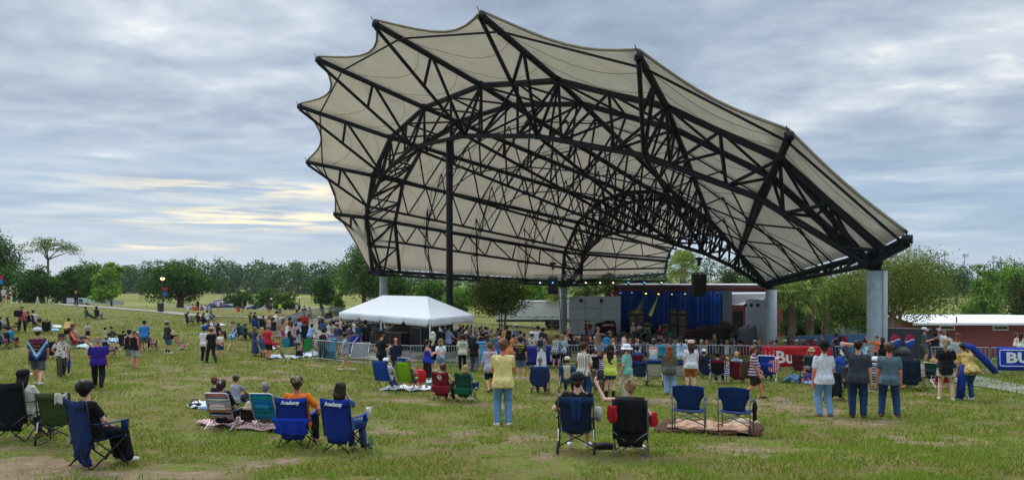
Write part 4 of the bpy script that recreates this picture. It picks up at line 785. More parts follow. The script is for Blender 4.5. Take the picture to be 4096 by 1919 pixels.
def person(px,yt,yf,pose,yaw,spec,label,group=None,at=None,hmul=1.,dz=0.):
 """px column of the figure, yt its top row, yf its foot row in the photograph"""
 g=Vector(at)if at is not None else ground_at(px,yf);d=g.y;meas=((yf-yt)/F_PX*d)if at is None else((HY-yt)/F_PX*d-g.z);hat=1.035 if ' c.' in ' '+spec and('cowboy' in spec or 'fedora' in spec or 'straw' in spec)else 1.01
 ps=POSE[pose]
 if ps[0]and ps[0]>.4:H=meas/hat/{'bend':.84,'stoop':.93,'lean':.97}.get(pose,1.)
 elif ps[0]:H=meas/hat/.56
 else :st=parse(spec)['seat'];H=(meas-(SEAT if st is None else st))/hat/.525
 H=min(max(H,1.35 if 'kid' not in label and 'child' not in label else 1.0),1.98)*hmul;g.z+=dz
 res=.0145 if d<17 else .018 if d<26 else .024 if d<42 else .033;merged=d>43
 parts,J=make_person(spec,pose,H,res,merged);th=facing(g,yaw)
 if merged:o=link('person',parts[0][1],None,g,th);tag(o,label,'person',group)
 else :
  o=link('person',parts[0][1],None,g,th);tag(o,label,'person',group)
  for nm,me,_ in parts[1:]:link(nm,me,o)
 PEOPLE.append(o);return o,J,H
 # chairs (one template per kind, copied with their own colours)
def _tp(parts,name,mb,role,smooth=True):
 me=bpy.data.meshes.new(name);me.from_pydata(mb.v,[],mb.f);me.materials.append(None)
 if smooth:me.polygons.foreach_set('use_smooth',[True]*len(mb.f))
 me.update();parts.append((name,me,role))
def T1(p,q,r=.011,n=6):m_=MB();m_.tube(p,q,r,r,n);return m_
def TP(pts,r=.012,n=6):m_=MB();m_.path(pts,r,n);return m_
def arc(pts,k=5):
 out=[];P=[Vector(p)for p in pts]
 for i,p in enumerate(P):
  if i in(0,len(P)-1):out.append(p);continue
  a=p+(P[i-1]-p).normalized()*min(.07,(P[i-1]-p).length*.4);b=p+(P[i+1]-p).normalized()*min(.07,(P[i+1]-p).length*.4)
  out+=[a.lerp(p,t/k).lerp(p.lerp(b,t/k),t/k)for t in range(k+1)]
 return out
def wr(x,z,a=.006):return a*(sin(x*31+z*13)+sin(z*27-x*9))
CH={}
def chair_quad():
 P=[];w,s=.27,.42
 def bk(u,v):x=(u-.5)*2;z=.3+.63*v;e=abs(x);return(x*(w+.015*v),-.2-.11*v+.05*(1-x*x)*(-.9+v*.3)+wr(x,z),z+.03*e*e*v-(.12*(1-v)if e<.8 else 0)*1)
 m_=MB();m_.sheet(bk,12,8,.008);_tp(P,'backrest',m_,'fabric')
 m_=MB();m_.sheet(lambda u,v:((u-.5)*2*(w+.005)*1.004,-.27-.052+.0*v,.8+.13*v+.03*(2*u-1)**2),10,2,.006);_tp(P,'head_band',m_,'fabric2')
 m_=MB();m_.sheet(lambda u,v:((u-.5)*2*w,-.2+.46*v,s-.07*sin(pi*u)*(1.2-v*.6)+wr(u,v,.005)),8,8,.008);_tp(P,'seat',m_,'fabric')
 for sx in(-1,1):
  m_=MB();m_.sheet(lambda u,v:(sx*(w+.05-.07*u),-.24+.5*v,.63-.02*sin(pi*v)),2,6,.01);m_.lathe([(.0,.5),(.042,.5),(.046,.615)],(sx*(w+.02),.2,0),10);_tp(P,'armrest',m_,'fabric2')
  _tp(P,'back_post',T1((sx*w,-.19,.28),(sx*(w+.012),-.31,.95)),'frame');_tp(P,'arm_post',T1((sx*w,.25,.4),(sx*(w+.02),.25,.63)),'frame')
  for y0,y1 in((-.24,-.24),(.25,.25)):m_=T1((-sx*w,y0,.02),(sx*w,y1,s));m_.lathe([(.018,0),(.018,.03),(0,.032)],(-sx*w,y0,0),7);_tp(P,'leg',m_,'frame')
  _tp(P,'leg',T1((sx*w,-.24,.02),(sx*w,.25,s)),'frame');_tp(P,'leg',T1((sx*w,.25,.02),(sx*w,-.2,s)),'frame')
 return P,.95
def chair_rocker():
 P=[];w=.29
 def bk(u,v):x=(u-.5)*2;return(x*(w-.01-.05*(1-v)),-.24-.12*v-.03*(1-x*x)+wr(x,v,.004),.4+.6*v-.03*(1-x*x)*(1-v))
 m_=MB();m_.sheet(bk,10,9,.01);_tp(P,'backrest',m_,'fabric')
 m_=MB();m_.sheet(lambda u,v:((u-.5)*1.996*(w-.008),-.353-.0*v-.022*(1-(2*u-1)**2)-.02*v,.86+.15*v),8,2,.012);_tp(P,'head_band',m_,'fabric2')
 m_=MB();m_.sheet(lambda u,v:((u-.5)*2*(w-.03),-.24+.48*v,.44-.03*sin(pi*u)+.02*v),6,6,.01);_tp(P,'seat',m_,'fabric')
 for sx in(-1,1):
  _tp(P,'back_post',T1((sx*w,-.25,.42),(sx*w,-.37,1.02),.013),'frame');_tp(P,'leg',T1((sx*w,-.26,.46),(sx*(w+.02),-.33,.06),.013),'steel');_tp(P,'spring_sleeve',T1((sx*(w+.01),-.3,.27),(sx*(w+.02),-.33,.05),.021,8),'frame');_tp(P,'sleeve_ring',T1((sx*(w+.01),-.299,.265),(sx*(w+.011),-.302,.285),.024,8),'accent')
  _tp(P,'leg',T1((sx*w,.26,.6),(sx*(w+.02),.3,.03),.013),'frame');_tp(P,'runner',TP([(sx*(w+.02),-.36,.05),(sx*(w+.02),-.1,.015),(sx*(w+.02),.3,.03)],.012),'frame')
  m_=MB();m_.box((sx*(w+.02),0,.645),(.055,.56,.025));_tp(P,'armrest',m_,'frame');_tp(P,'cross_brace',T1((-sx*w,-.3,.18),(sx*w,-.25,.46),.013),'frame');_tp(P,'cross_brace',T1((sx*w,-.25,.44),(sx*w,.28,.2),.012),'frame')
 return P,1.02
def chair_arm():
 P=[];w=.31
 def bk(u,v):x=(u-.5)*2;k=1 if v>.62 else .7+.3*(v/.62)**3;return(x*w*k,-.25-.08*v-.025*(1-x*x)+wr(x*2,v*2,.003),.5+.46*v+.035*(1-x*x)*v)
 m_=MB();m_.sheet(bk,12,10,.016);_tp(P,'backrest',m_,'fabric');m_=MB();m_.sheet(lambda u,v:((u-.5)*2*(w-.01),-.24+.48*v,.47-.02*sin(pi*u)),6,5,.014);_tp(P,'seat',m_,'fabric')
 for sx in(-1,1):
  _tp(P,'back_post',T1((sx*w,-.24,.0),(sx*w,-.335,.93),.0125),'frame');_tp(P,'leg',T1((sx*w,.25,.0),(sx*w,.25,.68),.0125),'frame');_tp(P,'runner',T1((sx*w,-.24,.012),(sx*w,.25,.012),.0115),'frame')
  m_=MB();m_.path([(sx*(w+.015),-.3,.72),(sx*(w+.02),-.02,.71),(sx*(w+.02),.27,.69)],[.022,.026,.02],7);_tp(P,'armrest',m_,'pad')
  for y in(-.245,.24):_tp(P,'cross_brace',T1((-sx*w,y-sx*.008,.2),(sx*w*.9,y+sx*.008,.46),.0115),'frame')
  _tp(P,'lock_sleeve',T1((sx*w*.42,-.262,.4),(sx*w*.62,-.262,.43),.0155),'accent')
 return P,.98
def chair_beach():
 P=[];w=.27;b0,b1=Vector((0,-.16,.24)),Vector((0,-.42,.84))
 m_=MB();m_.sheet(lambda u,v:tuple(b0.lerp(b1,v)+Vector(((u-.5)*2*(w-.015),-.03*sin(pi*u)*sin(pi*v)+wr(u*2,v*3,.003),0))),8,8,.012);_tp(P,'backrest',m_,'fabric')
 m_=MB();m_.sheet(lambda u,v:((u-.5)*2*(w-.015),-.16+.46*v,.24-.05*sin(pi*v)*sin(pi*u)+.02*v),6,6,.012);_tp(P,'seat',m_,'fabric')
 m_=MB();m_.sheet(lambda u,v:tuple(b0.lerp(b1,.3+.34*v)+Vector(((u-.5)*.34,-.05-.03*sin(pi*v),-.012))),4,4,.02);_tp(P,'pocket',m_,'fabric')
 _tp(P,'frame',TP(arc([(-w,-.14,.2),(-w,-.44,.86),(w,-.44,.86),(w,-.14,.2)]),.015),'frame');_tp(P,'seat_frame',TP(arc([(-w,-.3,.03),(-w,.3,.28),(w,.3,.28),(w,-.3,.03)]),.013),'frame');_tp(P,'leg',TP(arc([(-w-.02,-.06,.24),(-w-.02,.14,.015),(w+.02,.14,.015),(w+.02,-.06,.24)]),.012),'frame');_tp(P,'rear_leg',TP(arc([(-w-.01,.0,.25),(-w-.03,-.42,.015),(w+.03,-.42,.015),(w+.01,.0,.25)]),.012),'frame')
 for sx in(-1,1):m_=MB();m_.box((sx*(w+.03),-.06,.44),(.05,.44,.02));_tp(P,'armrest',m_,'pad');_tp(P,'arm_post',T1((sx*(w+.02),.1,.26),(sx*(w+.02),.1,.44),.01),'frame')
 return P,.88
def chair_lounge():
 P=[];w=.28;pts=[Vector(p)for p in((0,.34,.46),(0,.1,.37),(0,-.2,.36),(0,-.32,.6),(0,-.48,1.08))]
 def fn(u,v):k=min(int(v*4),3);p=pts[k].lerp(pts[k+1],v*4-k);return(p.x+(u-.5)*2*(w-.02),p.y+.03*sin(pi*u)*(-1 if v>.5 else 0),p.z-(.03*sin(pi*u)if v<.5 else 0))
 m_=MB();m_.sheet(fn,6,20,.01);_tp(P,'sling',m_,'fabric')
 for sx in(-1,1):
  _tp(P,'side_rail',TP([(sx*w,p.y,p.z)for p in pts[2:]],.013),'frame');_tp(P,'side_rail',TP([(sx*w,p.y,p.z)for p in pts[:3]],.013),'frame');_tp(P,'leg',T1((sx*w,-.3,.55),(sx*w,.32,.02),.013),'frame');_tp(P,'leg',T1((sx*w,.3,.45),(sx*w,-.42,.02),.013),'frame');m_=MB();m_.box((sx*(w+.02),-.02,.62),(.05,.5,.022));_tp(P,'armrest',m_,'pad')
 _tp(P,'head_rail',T1((-w,-.485,1.09),(w,-.485,1.09),.013),'frame');_tp(P,'foot_rail',T1((-w,.32,.02),(w,.32,.02),.012),'frame');_tp(P,'foot_rail',T1((-w,-.42,.02),(w,-.42,.02),.012),'frame');return P,1.1
def chair_stool():
 P=[];w=.2
 m_=MB();m_.sheet(lambda u,v:((u-.5)*2*w,(v-.5)*.4,.44-.1*sin(pi*u)*sin(pi*v)),6,6,.012);_tp(P,'seat',m_,'fabric')
 m_=MB();m_.sheet(lambda u,v:((u-.5)*1.5*w,-.2+.05*sin(pi*u),.2+.22*v),5,3,.05);_tp(P,'storage_pouch',m_,'fabric2')
 for sx in(-1,1):
  for y in(-.2,.2):_tp(P,'leg',T1((-sx*w*1.05,y,.01),(sx*w,y,.44)),'frame')
 return P,.45
for k,fn in(('quad',chair_quad),('rocker',chair_rocker),('arm',chair_arm),('beach',chair_beach),('lounge',chair_lounge),('stool',chair_stool)):CH[k]=fn()
CHN={'quad':'camp_chair','rocker':'rocking_camp_chair','arm':'folding_armchair','beach':'beach_chair','lounge':'sling_chair','stool':'camp_stool'}
def chair(kind,px,yt,yf,yaw,cols,label,group='portable chairs on the lawn',at=None,tip=None):
 """cols: fabric, second fabric, frame"""
 g=Vector(at)if at is not None else ground_at(px,yf);parts,h=CH[kind];s=min(max((yf-yt)/F_PX*g.y/h if yt else 1,.88),1.14);T=thing(CHN[kind],label,'chair',g,facing(g,yaw),group);T.scale=(s,s,s)
 cols=list(cols)+[None]*(3-len(cols));fab=gm(cols[0],bump=.5);R={'fabric':fab,'fabric2':gm(cols[1],bump=.5)if cols[1]else fab,'frame':paint(cols[2]or '#1c1d20',.4,.3,.1),'steel':paint('#c9c9c6',.35,.6,.05),'accent':paint('#e6c21e',.5),'pad':paint('#3c4044',.6)}
 if tip:T.rotation_euler.x=tip
 for nm,me,role in parts:o=link(nm,me,T);o.material_slots[0].link='OBJECT';o.material_slots[0].material=R[role]
 return T,s
 # loose things
def drape(name,label,cat,T,s,col,hw,z0,back,front=.0,y0=-.32,seed=1,group=None,slope=.17):
 """a garment hung over a chair back: from z0 down behind, and a little over the top in front"""
 rs=random.Random(seed);ph=[rs.uniform(0,6)for _ in range(4)]
 def fn(u,v):
  x=(u-.5)*2;L=(back+front)*v-front;z=z0-abs(L)*(1-.25*x*x*(sin(ph[0]+u*5)*.5+.5));off=-.025-.02*sin(u*13+ph[1])*v-.02*sin(u*29+v*5+ph[2])*v
  y=y0+(slope*max(z0-z,0)+off if L>0 else .03+slope*(z0-z)*.9);return(x*hw*(1-.12*v+.08*sin(v*7+ph[3])),y,z+(.015 if abs(L)<.04 else 0))
 m_=MB();m_.sheet(fn,14,12,.012);o=m_.build(name,gm(col,bump=.6),None,True);o.matrix_world=Matrix.LocRotScale(T.location,T.rotation_euler.to_quaternion(),Vector((s,s,s)));return tag(o,label,cat,group)
def blanket(label,pts,col,group='blankets and towels on the grass',name='blanket',amp=.03,nu=22,nv=12,border=None,cat='blanket'):
 P=[ground_at(*p)for p in pts];rs=random.Random(len(label));ph=rs.uniform(0,9);o0=sum(P,Vector())/4
 def mk(lo,hi,dz):
  def fn(u,v):
   u=lo+(hi-lo)*u;v=lo+(hi-lo)*v;q=P[0].lerp(P[1],u).lerp(P[3].lerp(P[2],u),v);e=.1*min(u,1-u,v,1-v);q=q+Vector((sin(v*9+ph)*.04,sin(u*11+ph)*.04,0));return Vector((q.x,q.y,gz(q.x,q.y)+.035+dz+amp*(sin(u*23+v*9+ph)+sin(v*31-u*13)+1)*.8))-o0
  m_=MB();m_.sheet(fn,nu,nv,.012);return m_
 if border:o=mk(0,1,0).build(name,gm(border),None,True,o0);mk(.12,.88,.02).build('printed_centre',gm(col),o,True)
 else :o=mk(0,1,0).build(name,gm(col),None,True,o0)
 return tag(o,label,cat,group)
def lathe_thing(name,label,cat,at,prof,mat,group=None,n=16,tilt=None):
 m_=MB();m_.lathe(prof,n=n);o=m_.build(name,mat,None,True,at)
 if tilt:o.rotation_euler=tilt
 return tag(o,label,cat,group)
def bag(name,label,at,dims,col,rz=0.,group=None,cat='bag',strap=True):
 a,b,c=(x/2 for x in dims);m_=MB();rs=random.Random(hash(label)%99 if 0 else len(label))
 def fn(u,v):t_=u*2*pi;k=1-.18*(2*v-1)**4;x=a*k*max(-1,min(1,1.25*cos(t_)));y=b*k*max(-1,min(1,1.25*sin(t_)));return(x+.01*sin(9*v+t_*3),y,2*c*v)
 m_.sheet(fn,20,8);m_.sheet(lambda u,v:(a*.8*(2*u-1),b*.8*(2*v-1),2*c-.01+.02*sin(pi*u)),4,4,.02);o=m_.build(name,gm(col,bump=.6),None,True,at,rz)
 if strap:q=MB();q.path([(-a*.6,0,2*c),(-a*.4,0,2*c+.1),(a*.4,0,2*c+.1),(a*.6,0,2*c)],.012,5);q.build('handle',gm(col),o,True)
 return tag(o,label,cat,group)
GALV=paint('#9a9e9d',.45,.5,.15)
bm_=MB();bm_.path(arc([(-.5,0,.12),(-.5,0,1.08),(.5,0,1.08),(.5,0,.12)]),.5*.045,6,closed=True)
BAR_L=2.3
def barrier_mesh(L):
 m_=MB();h=L/2;m_.path(arc([(-h,0,.6),(-h,0,1.08),(h,0,1.08),(h,0,.18),(-h,0,.18),(-h,0,.6)]),.021,6);k=int(L/.135)
 for i in range(1,k):x=-h+L*i/k;m_.tube((x,0,.17),(x,0,1.09),.0095,n=4)
 me=bpy.data.meshes.new('barrier_frame');me.from_pydata(m_.v,[],m_.f);me.materials.append(GALV);me.polygons.foreach_set('use_smooth',[True]*len(m_.f));me.update();return me
BMESH={};fb=MB();fb.box((0,0,.015),(.05,.62,.025));fb.tube((0,-.02,.0),(0,-.02,.2),.02);FOOT=bpy.data.meshes.new('foot');FOOT.from_pydata(fb.v,[],fb.f);FOOT.materials.append(GALV)
def barrier_line(pts,labels,ground=True,group='steel crowd barriers',at3=None):
 P=at3 or[ground_at(*p)for p in pts];out_=[]
 for i,(a,b)in enumerate(zip(P[:-1],P[1:])):
  d=b-a;L=max(.8,round(d.to_2d().length-.06,1));me=BMESH.setdefault(L,barrier_mesh(L));c=(a+b)/2;T=thing('crowd_barrier',labels[i]if i<len(labels)else labels[-1],'barrier',c,0,group);T.rotation_euler=(0,-math.atan2(d.z,d.to_2d().length),math.atan2(d.y,d.x))
  link('barrier_frame',me,T)
  for s in(-1,1):link('foot',FOOT,T,(s*(L/2-.18),0,0))
  out_.append(T)
 return out_
def banner(label,a,b,z0,z1,col,off=-.065,name='fence_banner',cat='banner',wob=.011,group=None):
 """a vinyl sheet tied to a barrier line; a,b ground points; returns object whose local x runs along, z up"""
 d=b-a;L=d.to_2d().length;m_=MB();m_.sheet(lambda u,v:((u-.5)*L,wob*(sin(u*17+v*4)+sin(v*9-u*7)),z0+(z1-z0)*v),24,6,.006);o=m_.build(name,gm(col,rough=.45,bump=.25,spec=.4),None,True);yaw=math.atan2(d.y,d.x);n=Vector((sin(yaw),-cos(yaw),0))
 o.location=(a+b)/2+n*(-off);o.rotation_euler=(0,-math.atan2(d.z,L),yaw);return tag(o,label,cat,group),L
 # stage, brick building, trailer
WALLG=paint('#c4cacc',.8,0,.12,2.,.2);BRICK=None
m,t,out=newmat('painted_brick');pos=t.new('TexCoord').outputs['Object'];bt=t.new('TexBrick',Scale=1.,Mortar__Size=.012);bt.inputs['Brick Width'].default_value=.6;bt.inputs['Row Height'].default_value=.22
t.l.new(t.mapping(pos,(1,1,1),(pi/2,0,0)),bt.inputs['Vector']);t.put(bt.inputs['Color1'],lin('#8c4a44'));t.put(bt.inputs['Color2'],lin('#95534b'));t.put(bt.inputs['Mortar'],lin('#74403b'))
c=t.mix(t.noise(pos,1.2,4.),t.mix(1.,bt.outputs[0],(.82,.82,.82),'MULTIPLY'),bt.outputs[0]);bs=t.new('BsdfPrincipled',Roughness=.85);t.l.new(c,bs.inputs[0]);b_=t.new('Bump',Strength=.4,Distance=.02);t.l.new(bt.outputs['Fac'],b_.inputs['Height']);b_.invert=True;t.l.new(b_.outputs[0],bs.inputs['Normal']);t.l.new(bs.outputs[0],out.inputs[0]);BRICK=m
WHITE=paint('#e4e6e6',.5,0,.08);WROOF=paint('#f2f3f2',.45,0,.06);GLASS=paint('#20262a',.12,0,0,1,.8);BLK=paint('#141518',.5,0,.15);BLKC=cloth('#17181b',None,.9)
FZ=-6.0
def P3(px,d,z):return Vector(((px-CX)/F_PX*d,d,z))
def zrow(py,d):return(HY-py)/F_PX*d
ST=thing('stage','raised stage deck with grey side walls and dark skirt under the shell','stage',(0,0,0))
deck=[P3(2286,72.5,FZ),P3(3062,57.5,FZ),P3(3000,79,FZ),P3(2286,79,FZ)];mb=MB();mb.add(deck+[p-Vector((0,0,1.5))for p in deck],[(0,1,2,3),(0,4,5,1),(1,5,6,2),(2,6,7,3),(3,7,4,0)]);mb.build('deck',paint('#3a3836',.8),ST)
def wall(name,a,b,zt,zb,th,mat,parent,zt2=None):
 d=(b-a).to_2d().normalized();n=Vector((-d.y,d.x,0))*th;zt2=zt if zt2 is None else zt2;mb=MB();q=[Vector((a.x,a.y,zb)),Vector((b.x,b.y,zb)),Vector((b.x,b.y,zt2)),Vector((a.x,a.y,zt))];mb.add(q+[p+n for p in q],[(0,1,2,3),(5,4,7,6),(0,4,5,1),(3,2,6,7),(0,3,7,4),(1,5,6,2)]);return mb.build(name,mat,parent)
lw=wall('wing_wall',P3(2277,77,0),P3(2482,77,0),zrow(1185,77),FZ,.3,WALLG,ST);rw=wall('wing_wall',P3(2982,74,0),P3(3066,63,0),zrow(1193,74),FZ,.3,WALLG,ST,zrow(1199,63));wall('side_flat',P3(2890,78.4,0),P3(2928,78.4,0),zrow(1162,78.4),FZ,.3,paint('#565d62',.8),ST)
mb=MB();d=76.97
for px in(2341,2405):mb.box(P3(px,d,(zrow(1186,77)+FZ)/2),(.035,.02,3.95))
for py in(1231,1281):mb.box(P3(2379,d,zrow(py,d)),(5.3,.02,.035))
mb.build('panel_joints',paint('#646b70',.9),lw)
for px in(2323,2405):q=MB();q.box(P3(px,76.7,zrow(1203,77)),(.28,.3,.2));q.tube(P3(px,76.6,zrow(1199,77)),P3(px,76.9,zrow(1199,77)),.17,.12,8);q.build('floodlight',BLK,lw)
for px,dd in((2988,73.4),(3012,70.2),(3038,66.7)):q=MB();p=P3(px,dd-.3,zrow(1218,dd));q.box(p,(.3,.3,.22),rad(-40));q.tube(p+Vector((-.25,-.2,-.05)),p,.16,.1,8);q.build('floodlight',BLK,rw)
q=MB();q.box(P3(2373,76.95,zrow(1257,77)),(.5,.03,.34));sg=q.build('notice',WHITE,lw)
for i,s_ in enumerate(('AUTHORIZED','PERSONNEL','ONLY')):text(s_,.085,BLK,sg,P3(2373,76.92,zrow(1257,77)+.09-i*.09),(pi/2,0,0))
def cfn(u,v):x=(u-.5);px=2481+412*u;dd=78.6;p=P3(px,dd,0);return(p.x,p.y+.16*sin(u*190+sin(u*37)*2)+.07*sin(u*431)*(1-v*.4),FZ+.05+(zrow(1166,dd)-FZ)*v)
mb=MB();mb.sheet(cfn,300,3,.02);tag(mb.build('stage_curtain',cloth('#194f9f',None,.8,0,.2,4.),None,True),'tall pleated royal blue curtain hung across the back of the stage','curtain')
BB=thing('brick_building','dark red brick stage house with a flat roof behind the curtain','building',(0,0,0));zr=zrow(1150,82)
for nm,a,b,zt,zb in(('wall',P3(2485,81.5,0),P3(3130,81.5,0),zr,-7.5),):wall(nm,a,b,zt,zb,11,BRICK,BB)
mb=MB();a,b=P3(2478,81.2,0),P3(3138,81.2,0);mb.box(((a.x+b.x)/2,87,zr+.14),(b.x-a.x,12.2,.3));mb.build('roof',paint('#5a3634',.7),BB);mb=MB();mb.box(((a.x+b.x)/2,87,zr+.33),(b.x-a.x+.1,12.4,.07));mb.build('roof_edge',paint('#d9d5cf',.6),BB)
mb=MB();mb.add([P3(2922,80,zrow(1176,80)),P3(3068,76,zrow(1172,76)),P3(3068,80.5,zrow(1168,80.5)),P3(2922,80.5,zrow(1168,80.5)),P3(2922,80,zrow(1219,80)),P3(2985,78,zrow(1219,78)),P3(3068,76,zrow(1190,76))],[(0,1,2,3),(0,4,5,6,1)]);mb.build('white_awning',WHITE,BB)
mb=MB();mb.box(P3(2954,81.4,FZ+1.1),(1.0,.1,2.2));mb.build('doorway',BLK,BB)
ALU=paint('#8e9293',.4,.7,.1)
def truss(label,a,b,h,mat,n):
 T=thing('lighting_truss',label,'truss',(a+b)/2,0,'lighting trusses over the stage');d=b-a;L=d.length;T.rotation_euler=(0,0,math.atan2(d.y,d.x));mb=MB();r=.028;k=n
 for y in(-h/2,h/2):
  for z in(0,h):mb.tube((-L/2,y,z),(L/2,y,z),r,n=5)
 for i in range(k):
  x0,x1=-L/2+L*i/k,-L/2+L*(i+1)/k;xm=(x0+x1)/2
  for y in(-h/2,h/2):mb.tube((x0,y,0),(xm,y,h),r*.7,n=4);mb.tube((xm,y,h),(x1,y,0),r*.7,n=4)
  for z in(0,h):mb.tube((x0,-h/2,z),(x1,h/2,z),r*.6,n=4)
 mb.build('frame',mat,T);return T
truss('pale aluminium lighting truss hung across the front of the stage',P3(2136,66,zrow(1113,66)),P3(2668,66,zrow(1113,66)),.32,ALU,26);truss('dark truss along the top of the blue curtain',P3(2456,77,zrow(1168,77)),P3(2917,77,zrow(1168,77)),.42,paint('#2f3235',.5,.5),22)
mb=MB();mb.tube(P3(2240,66,zrow(1124,66)),P3(2672,66,zrow(1122,66)),.05);tag(mb.build('lighting_bar',BLK),'thin black pipe just under the pale truss carrying the lamps','pipe')
def lamp(label,px,py,d,colr,st,s=1.,tilt=.5):
 T=thing('stage_lamp',label,'lamp',P3(px,d,zrow(py,d)),0,'moving lamps over the stage');q=MB();q.box((0,0,.28*s),(.3*s,.24*s,.12*s));[q.box((x*.17*s,0,.1*s),(.04*s,.12*s,.34*s))for x in(-1,1)];q.build('yoke',BLK,T)
 R=Matrix.Rotation(rad(90)-tilt,3,'X');q=MB();q.lathe([(.0,-.18*s),(.12*s,-.17*s),(.14*s,.12*s),(.12*s,.16*s)],(0,0,0),12,None,R);hd=q.build('head',BLK,T,True);q=MB();q.lathe([(0,.15*s),(.115*s,.15*s),(.11*s,.17*s),(0,.175*s)],(0,0,0),14,None,R);q.build('lens',glow(colr,st),hd)
cl={'w':('#eef6ff',.8),'y':('#fff6cf',1.1),'b':('#4aa0ff',1.3),'g':('#9fb7c4',.3),'Y':('#ffe94a',3.)}
for px,k,lb in((2160,'w','white lamp at the far left end of the pale truss'),(2211,'b','blue lamp beside the left speaker hang'),(2297,'g','dim lamp over the middle grey column'),(2343,'y','warm white lamp over the grey wing wall'),(2400,'y','second warm white lamp along the pale truss'),(2452,'y','brightest warm lamp near the curtain edge'),(2513,'b','blue lamp over the curtain edge'),(2577,'b','blue lamp nearer the right end of the pale truss'),(2645,'w','pale lamp at the right end of the pale truss')):lamp(lb,px,1133,65.8,*cl[k],.75)
for px,py,k,lb in((2482,1176,'b','small blue spot at the curtain left corner'),(2527,1175,'b','small blue spot above the guitar amplifiers'),(2583,1178,'Y','lamp throwing the fainter yellow beam'),(2634,1180,'Y','lamp throwing the brighter yellow beam'),(2687,1181,'w','white pin spot right of the yellow beams'),(2740,1179,'w','white pin spot by the right speaker hang'),(2870,1176,'g','unlit lamp at the curtain right corner')):lamp(lb,px,py,76.2,*cl[k],.8,1.1)
m,t,out=newmat('light_beam');vv=t.new('VolumePrincipled',Density=.02);t.put(vv.inputs['Emission Color'],lin('#e6e03a'));vv.inputs['Emission Strength'].default_value=.3;t.l.new(vv.outputs[0],out.inputs[1]);BEAM=m
m,t,out=newmat('faint_light_beam');vv=t.new('VolumePrincipled',Density=.02);t.put(vv.inputs['Emission Color'],lin('#b7c86a'));vv.inputs['Emission Strength'].default_value=.07;t.l.new(vv.outputs[0],out.inputs[1]);BEAM2=m
for a,b,r1,mt,lb in(((2583,1180),(2545,1252),.3,BEAM2,'faint yellow light beam slanting across the blue curtain'),((2634,1182),(2600,1262),.2,BEAM,'bright yellow light beam slanting down the blue curtain')):
 mb=MB();mb.tube(P3(a[0],76.1,zrow(a[1],76.1)),P3(b[0],75.6,zrow(b[1],75.6)),.06,r1,14);tag(mb.build('light_beam',mt),lb,'light beam','yellow beams on the curtain')
def line_array(label,px,d,py0,py1,n,wpx,curve,yaw):
 p=P3(px,d,zrow(py0,d));T=thing('line_array',label,'loudspeaker',p,yaw,'hanging speaker columns');H_=(py1-py0)/F_PX*d;w=wpx/F_PX*d;hz=H_/n
 for i in range(n):
  q=MB();a=curve*i;y=-.5*sin(a)*0+sum(sin(curve*j)*hz for j in range(i));q.box((0,y,-hz*(i+.5)),(w,.5,hz*.94),0,-a);q.box((0,y-.26,-hz*(i+.5)),(w*.92,.03,hz*.7),0,-a);q.build('speaker_cabinet',BLK,T)
 q=MB();q.box((0,0,.06),(w*.8,.5,.1));q.tube((0,0,.1),(0,0,.7),.02);q.box((0,0,.95),(.22,.22,.5));q.lathe([(0,1.15),(.14,1.15),(.14,1.4),(0,1.4)],n=8);q.tube((-.3,0,1.28),(.3,0,1.28),.1,n=8);q.tube((-.05,0,1.4),(-.05,0,3.8),.02,n=4);q.tube((.08,0,1.4),(.08,0,3.8),.02,n=4);q.build('chain_hoist',BLK,T)
line_array('black speaker column hanging at the right above the stage',2796,60,1096,1184,7,54,.035,rad(8));line_array('black speaker column hanging beside the middle grey column',2212,68,1108,1174,6,38,.06,rad(-10))
mb=MB();mb.path([P3(2164,66,zrow(1115,66)),P3(2185,66.5,zrow(1150,66)),P3(2230,70,zrow(1190,70)),P3(2290,70,zrow(1194,70)),P3(2340,70,zrow(1172,70)),P3(2400,68,zrow(1128,68))],.035,5);tag(mb.build('cable',BLK),'black cable looping below the pale truss past the column','cable')
mb=MB();mb.path([P3(2237,85,zrow(1160,85)),P3(2240,84.8,zrow(1250,85)),P3(2250,84.5,zrow(1330,85))],.04,5);tag(mb.build('cable',BLK),'dark cable running down the face of the middle column','cable')
TR=thing('semi_trailer','long white semi trailer parked behind the myrtle and stage','trailer',(0,0,0));x0,x1=P3(1985,93,0).x,P3(2276,93,0).x;zt=zrow(1207,93);gzz=gz((x0+x1)/2,93);mb=MB();mb.box(((x0+x1)/2,94.3,(zt+gzz+1.15)/2),(x1-x0,2.6,zt-gzz-1.15));mb.build('box_body',paint('#d5dad6',.4,0,.05),TR)
mb=MB();mb.box(((x0+x1)/2,94.3,zt+.05),(x1-x0+.1,2.7,.12));mb.build('top_rail',paint('#eceeec',.4),TR);mb=MB();mb.box(((x0+x1)/2,94.3,gzz+1.0),(x1-x0,2.4,.28));mb.build('chassis',paint('#33373a',.7),TR)
for i in range(4):mb=MB();mb.lathe([(0,-.14),(.5,-.14),(.5,.14),(0,.14)],(x1-1.2-(i//2)*1.2-(i//2>0)*.1,93.2 if i%2==0 else 95.4,gzz+.5),16,None,Matrix.Rotation(pi/2,3,'X'));mb.build('wheel',paint('#17181a',.9),TR)
mb=MB();[mb.box((x0+(x1-x0)*i/9,92.98,gzz+1.5),(.45,.03,.05))for i in range(1,9)];mb.build('side_markers',paint('#4a4d4e',.5),TR)
HR=thing('stair_railing','chain-link handrail on the ramp beside the middle column','railing',(0,0,0));mb=MB();dd=84
for px in(2127,2140,2204,2240):mb.tube(P3(px,dd,zrow(1268 if px>2135 else 1278,dd)),P3(px,dd,zrow(1330,dd)),.03,n=5)
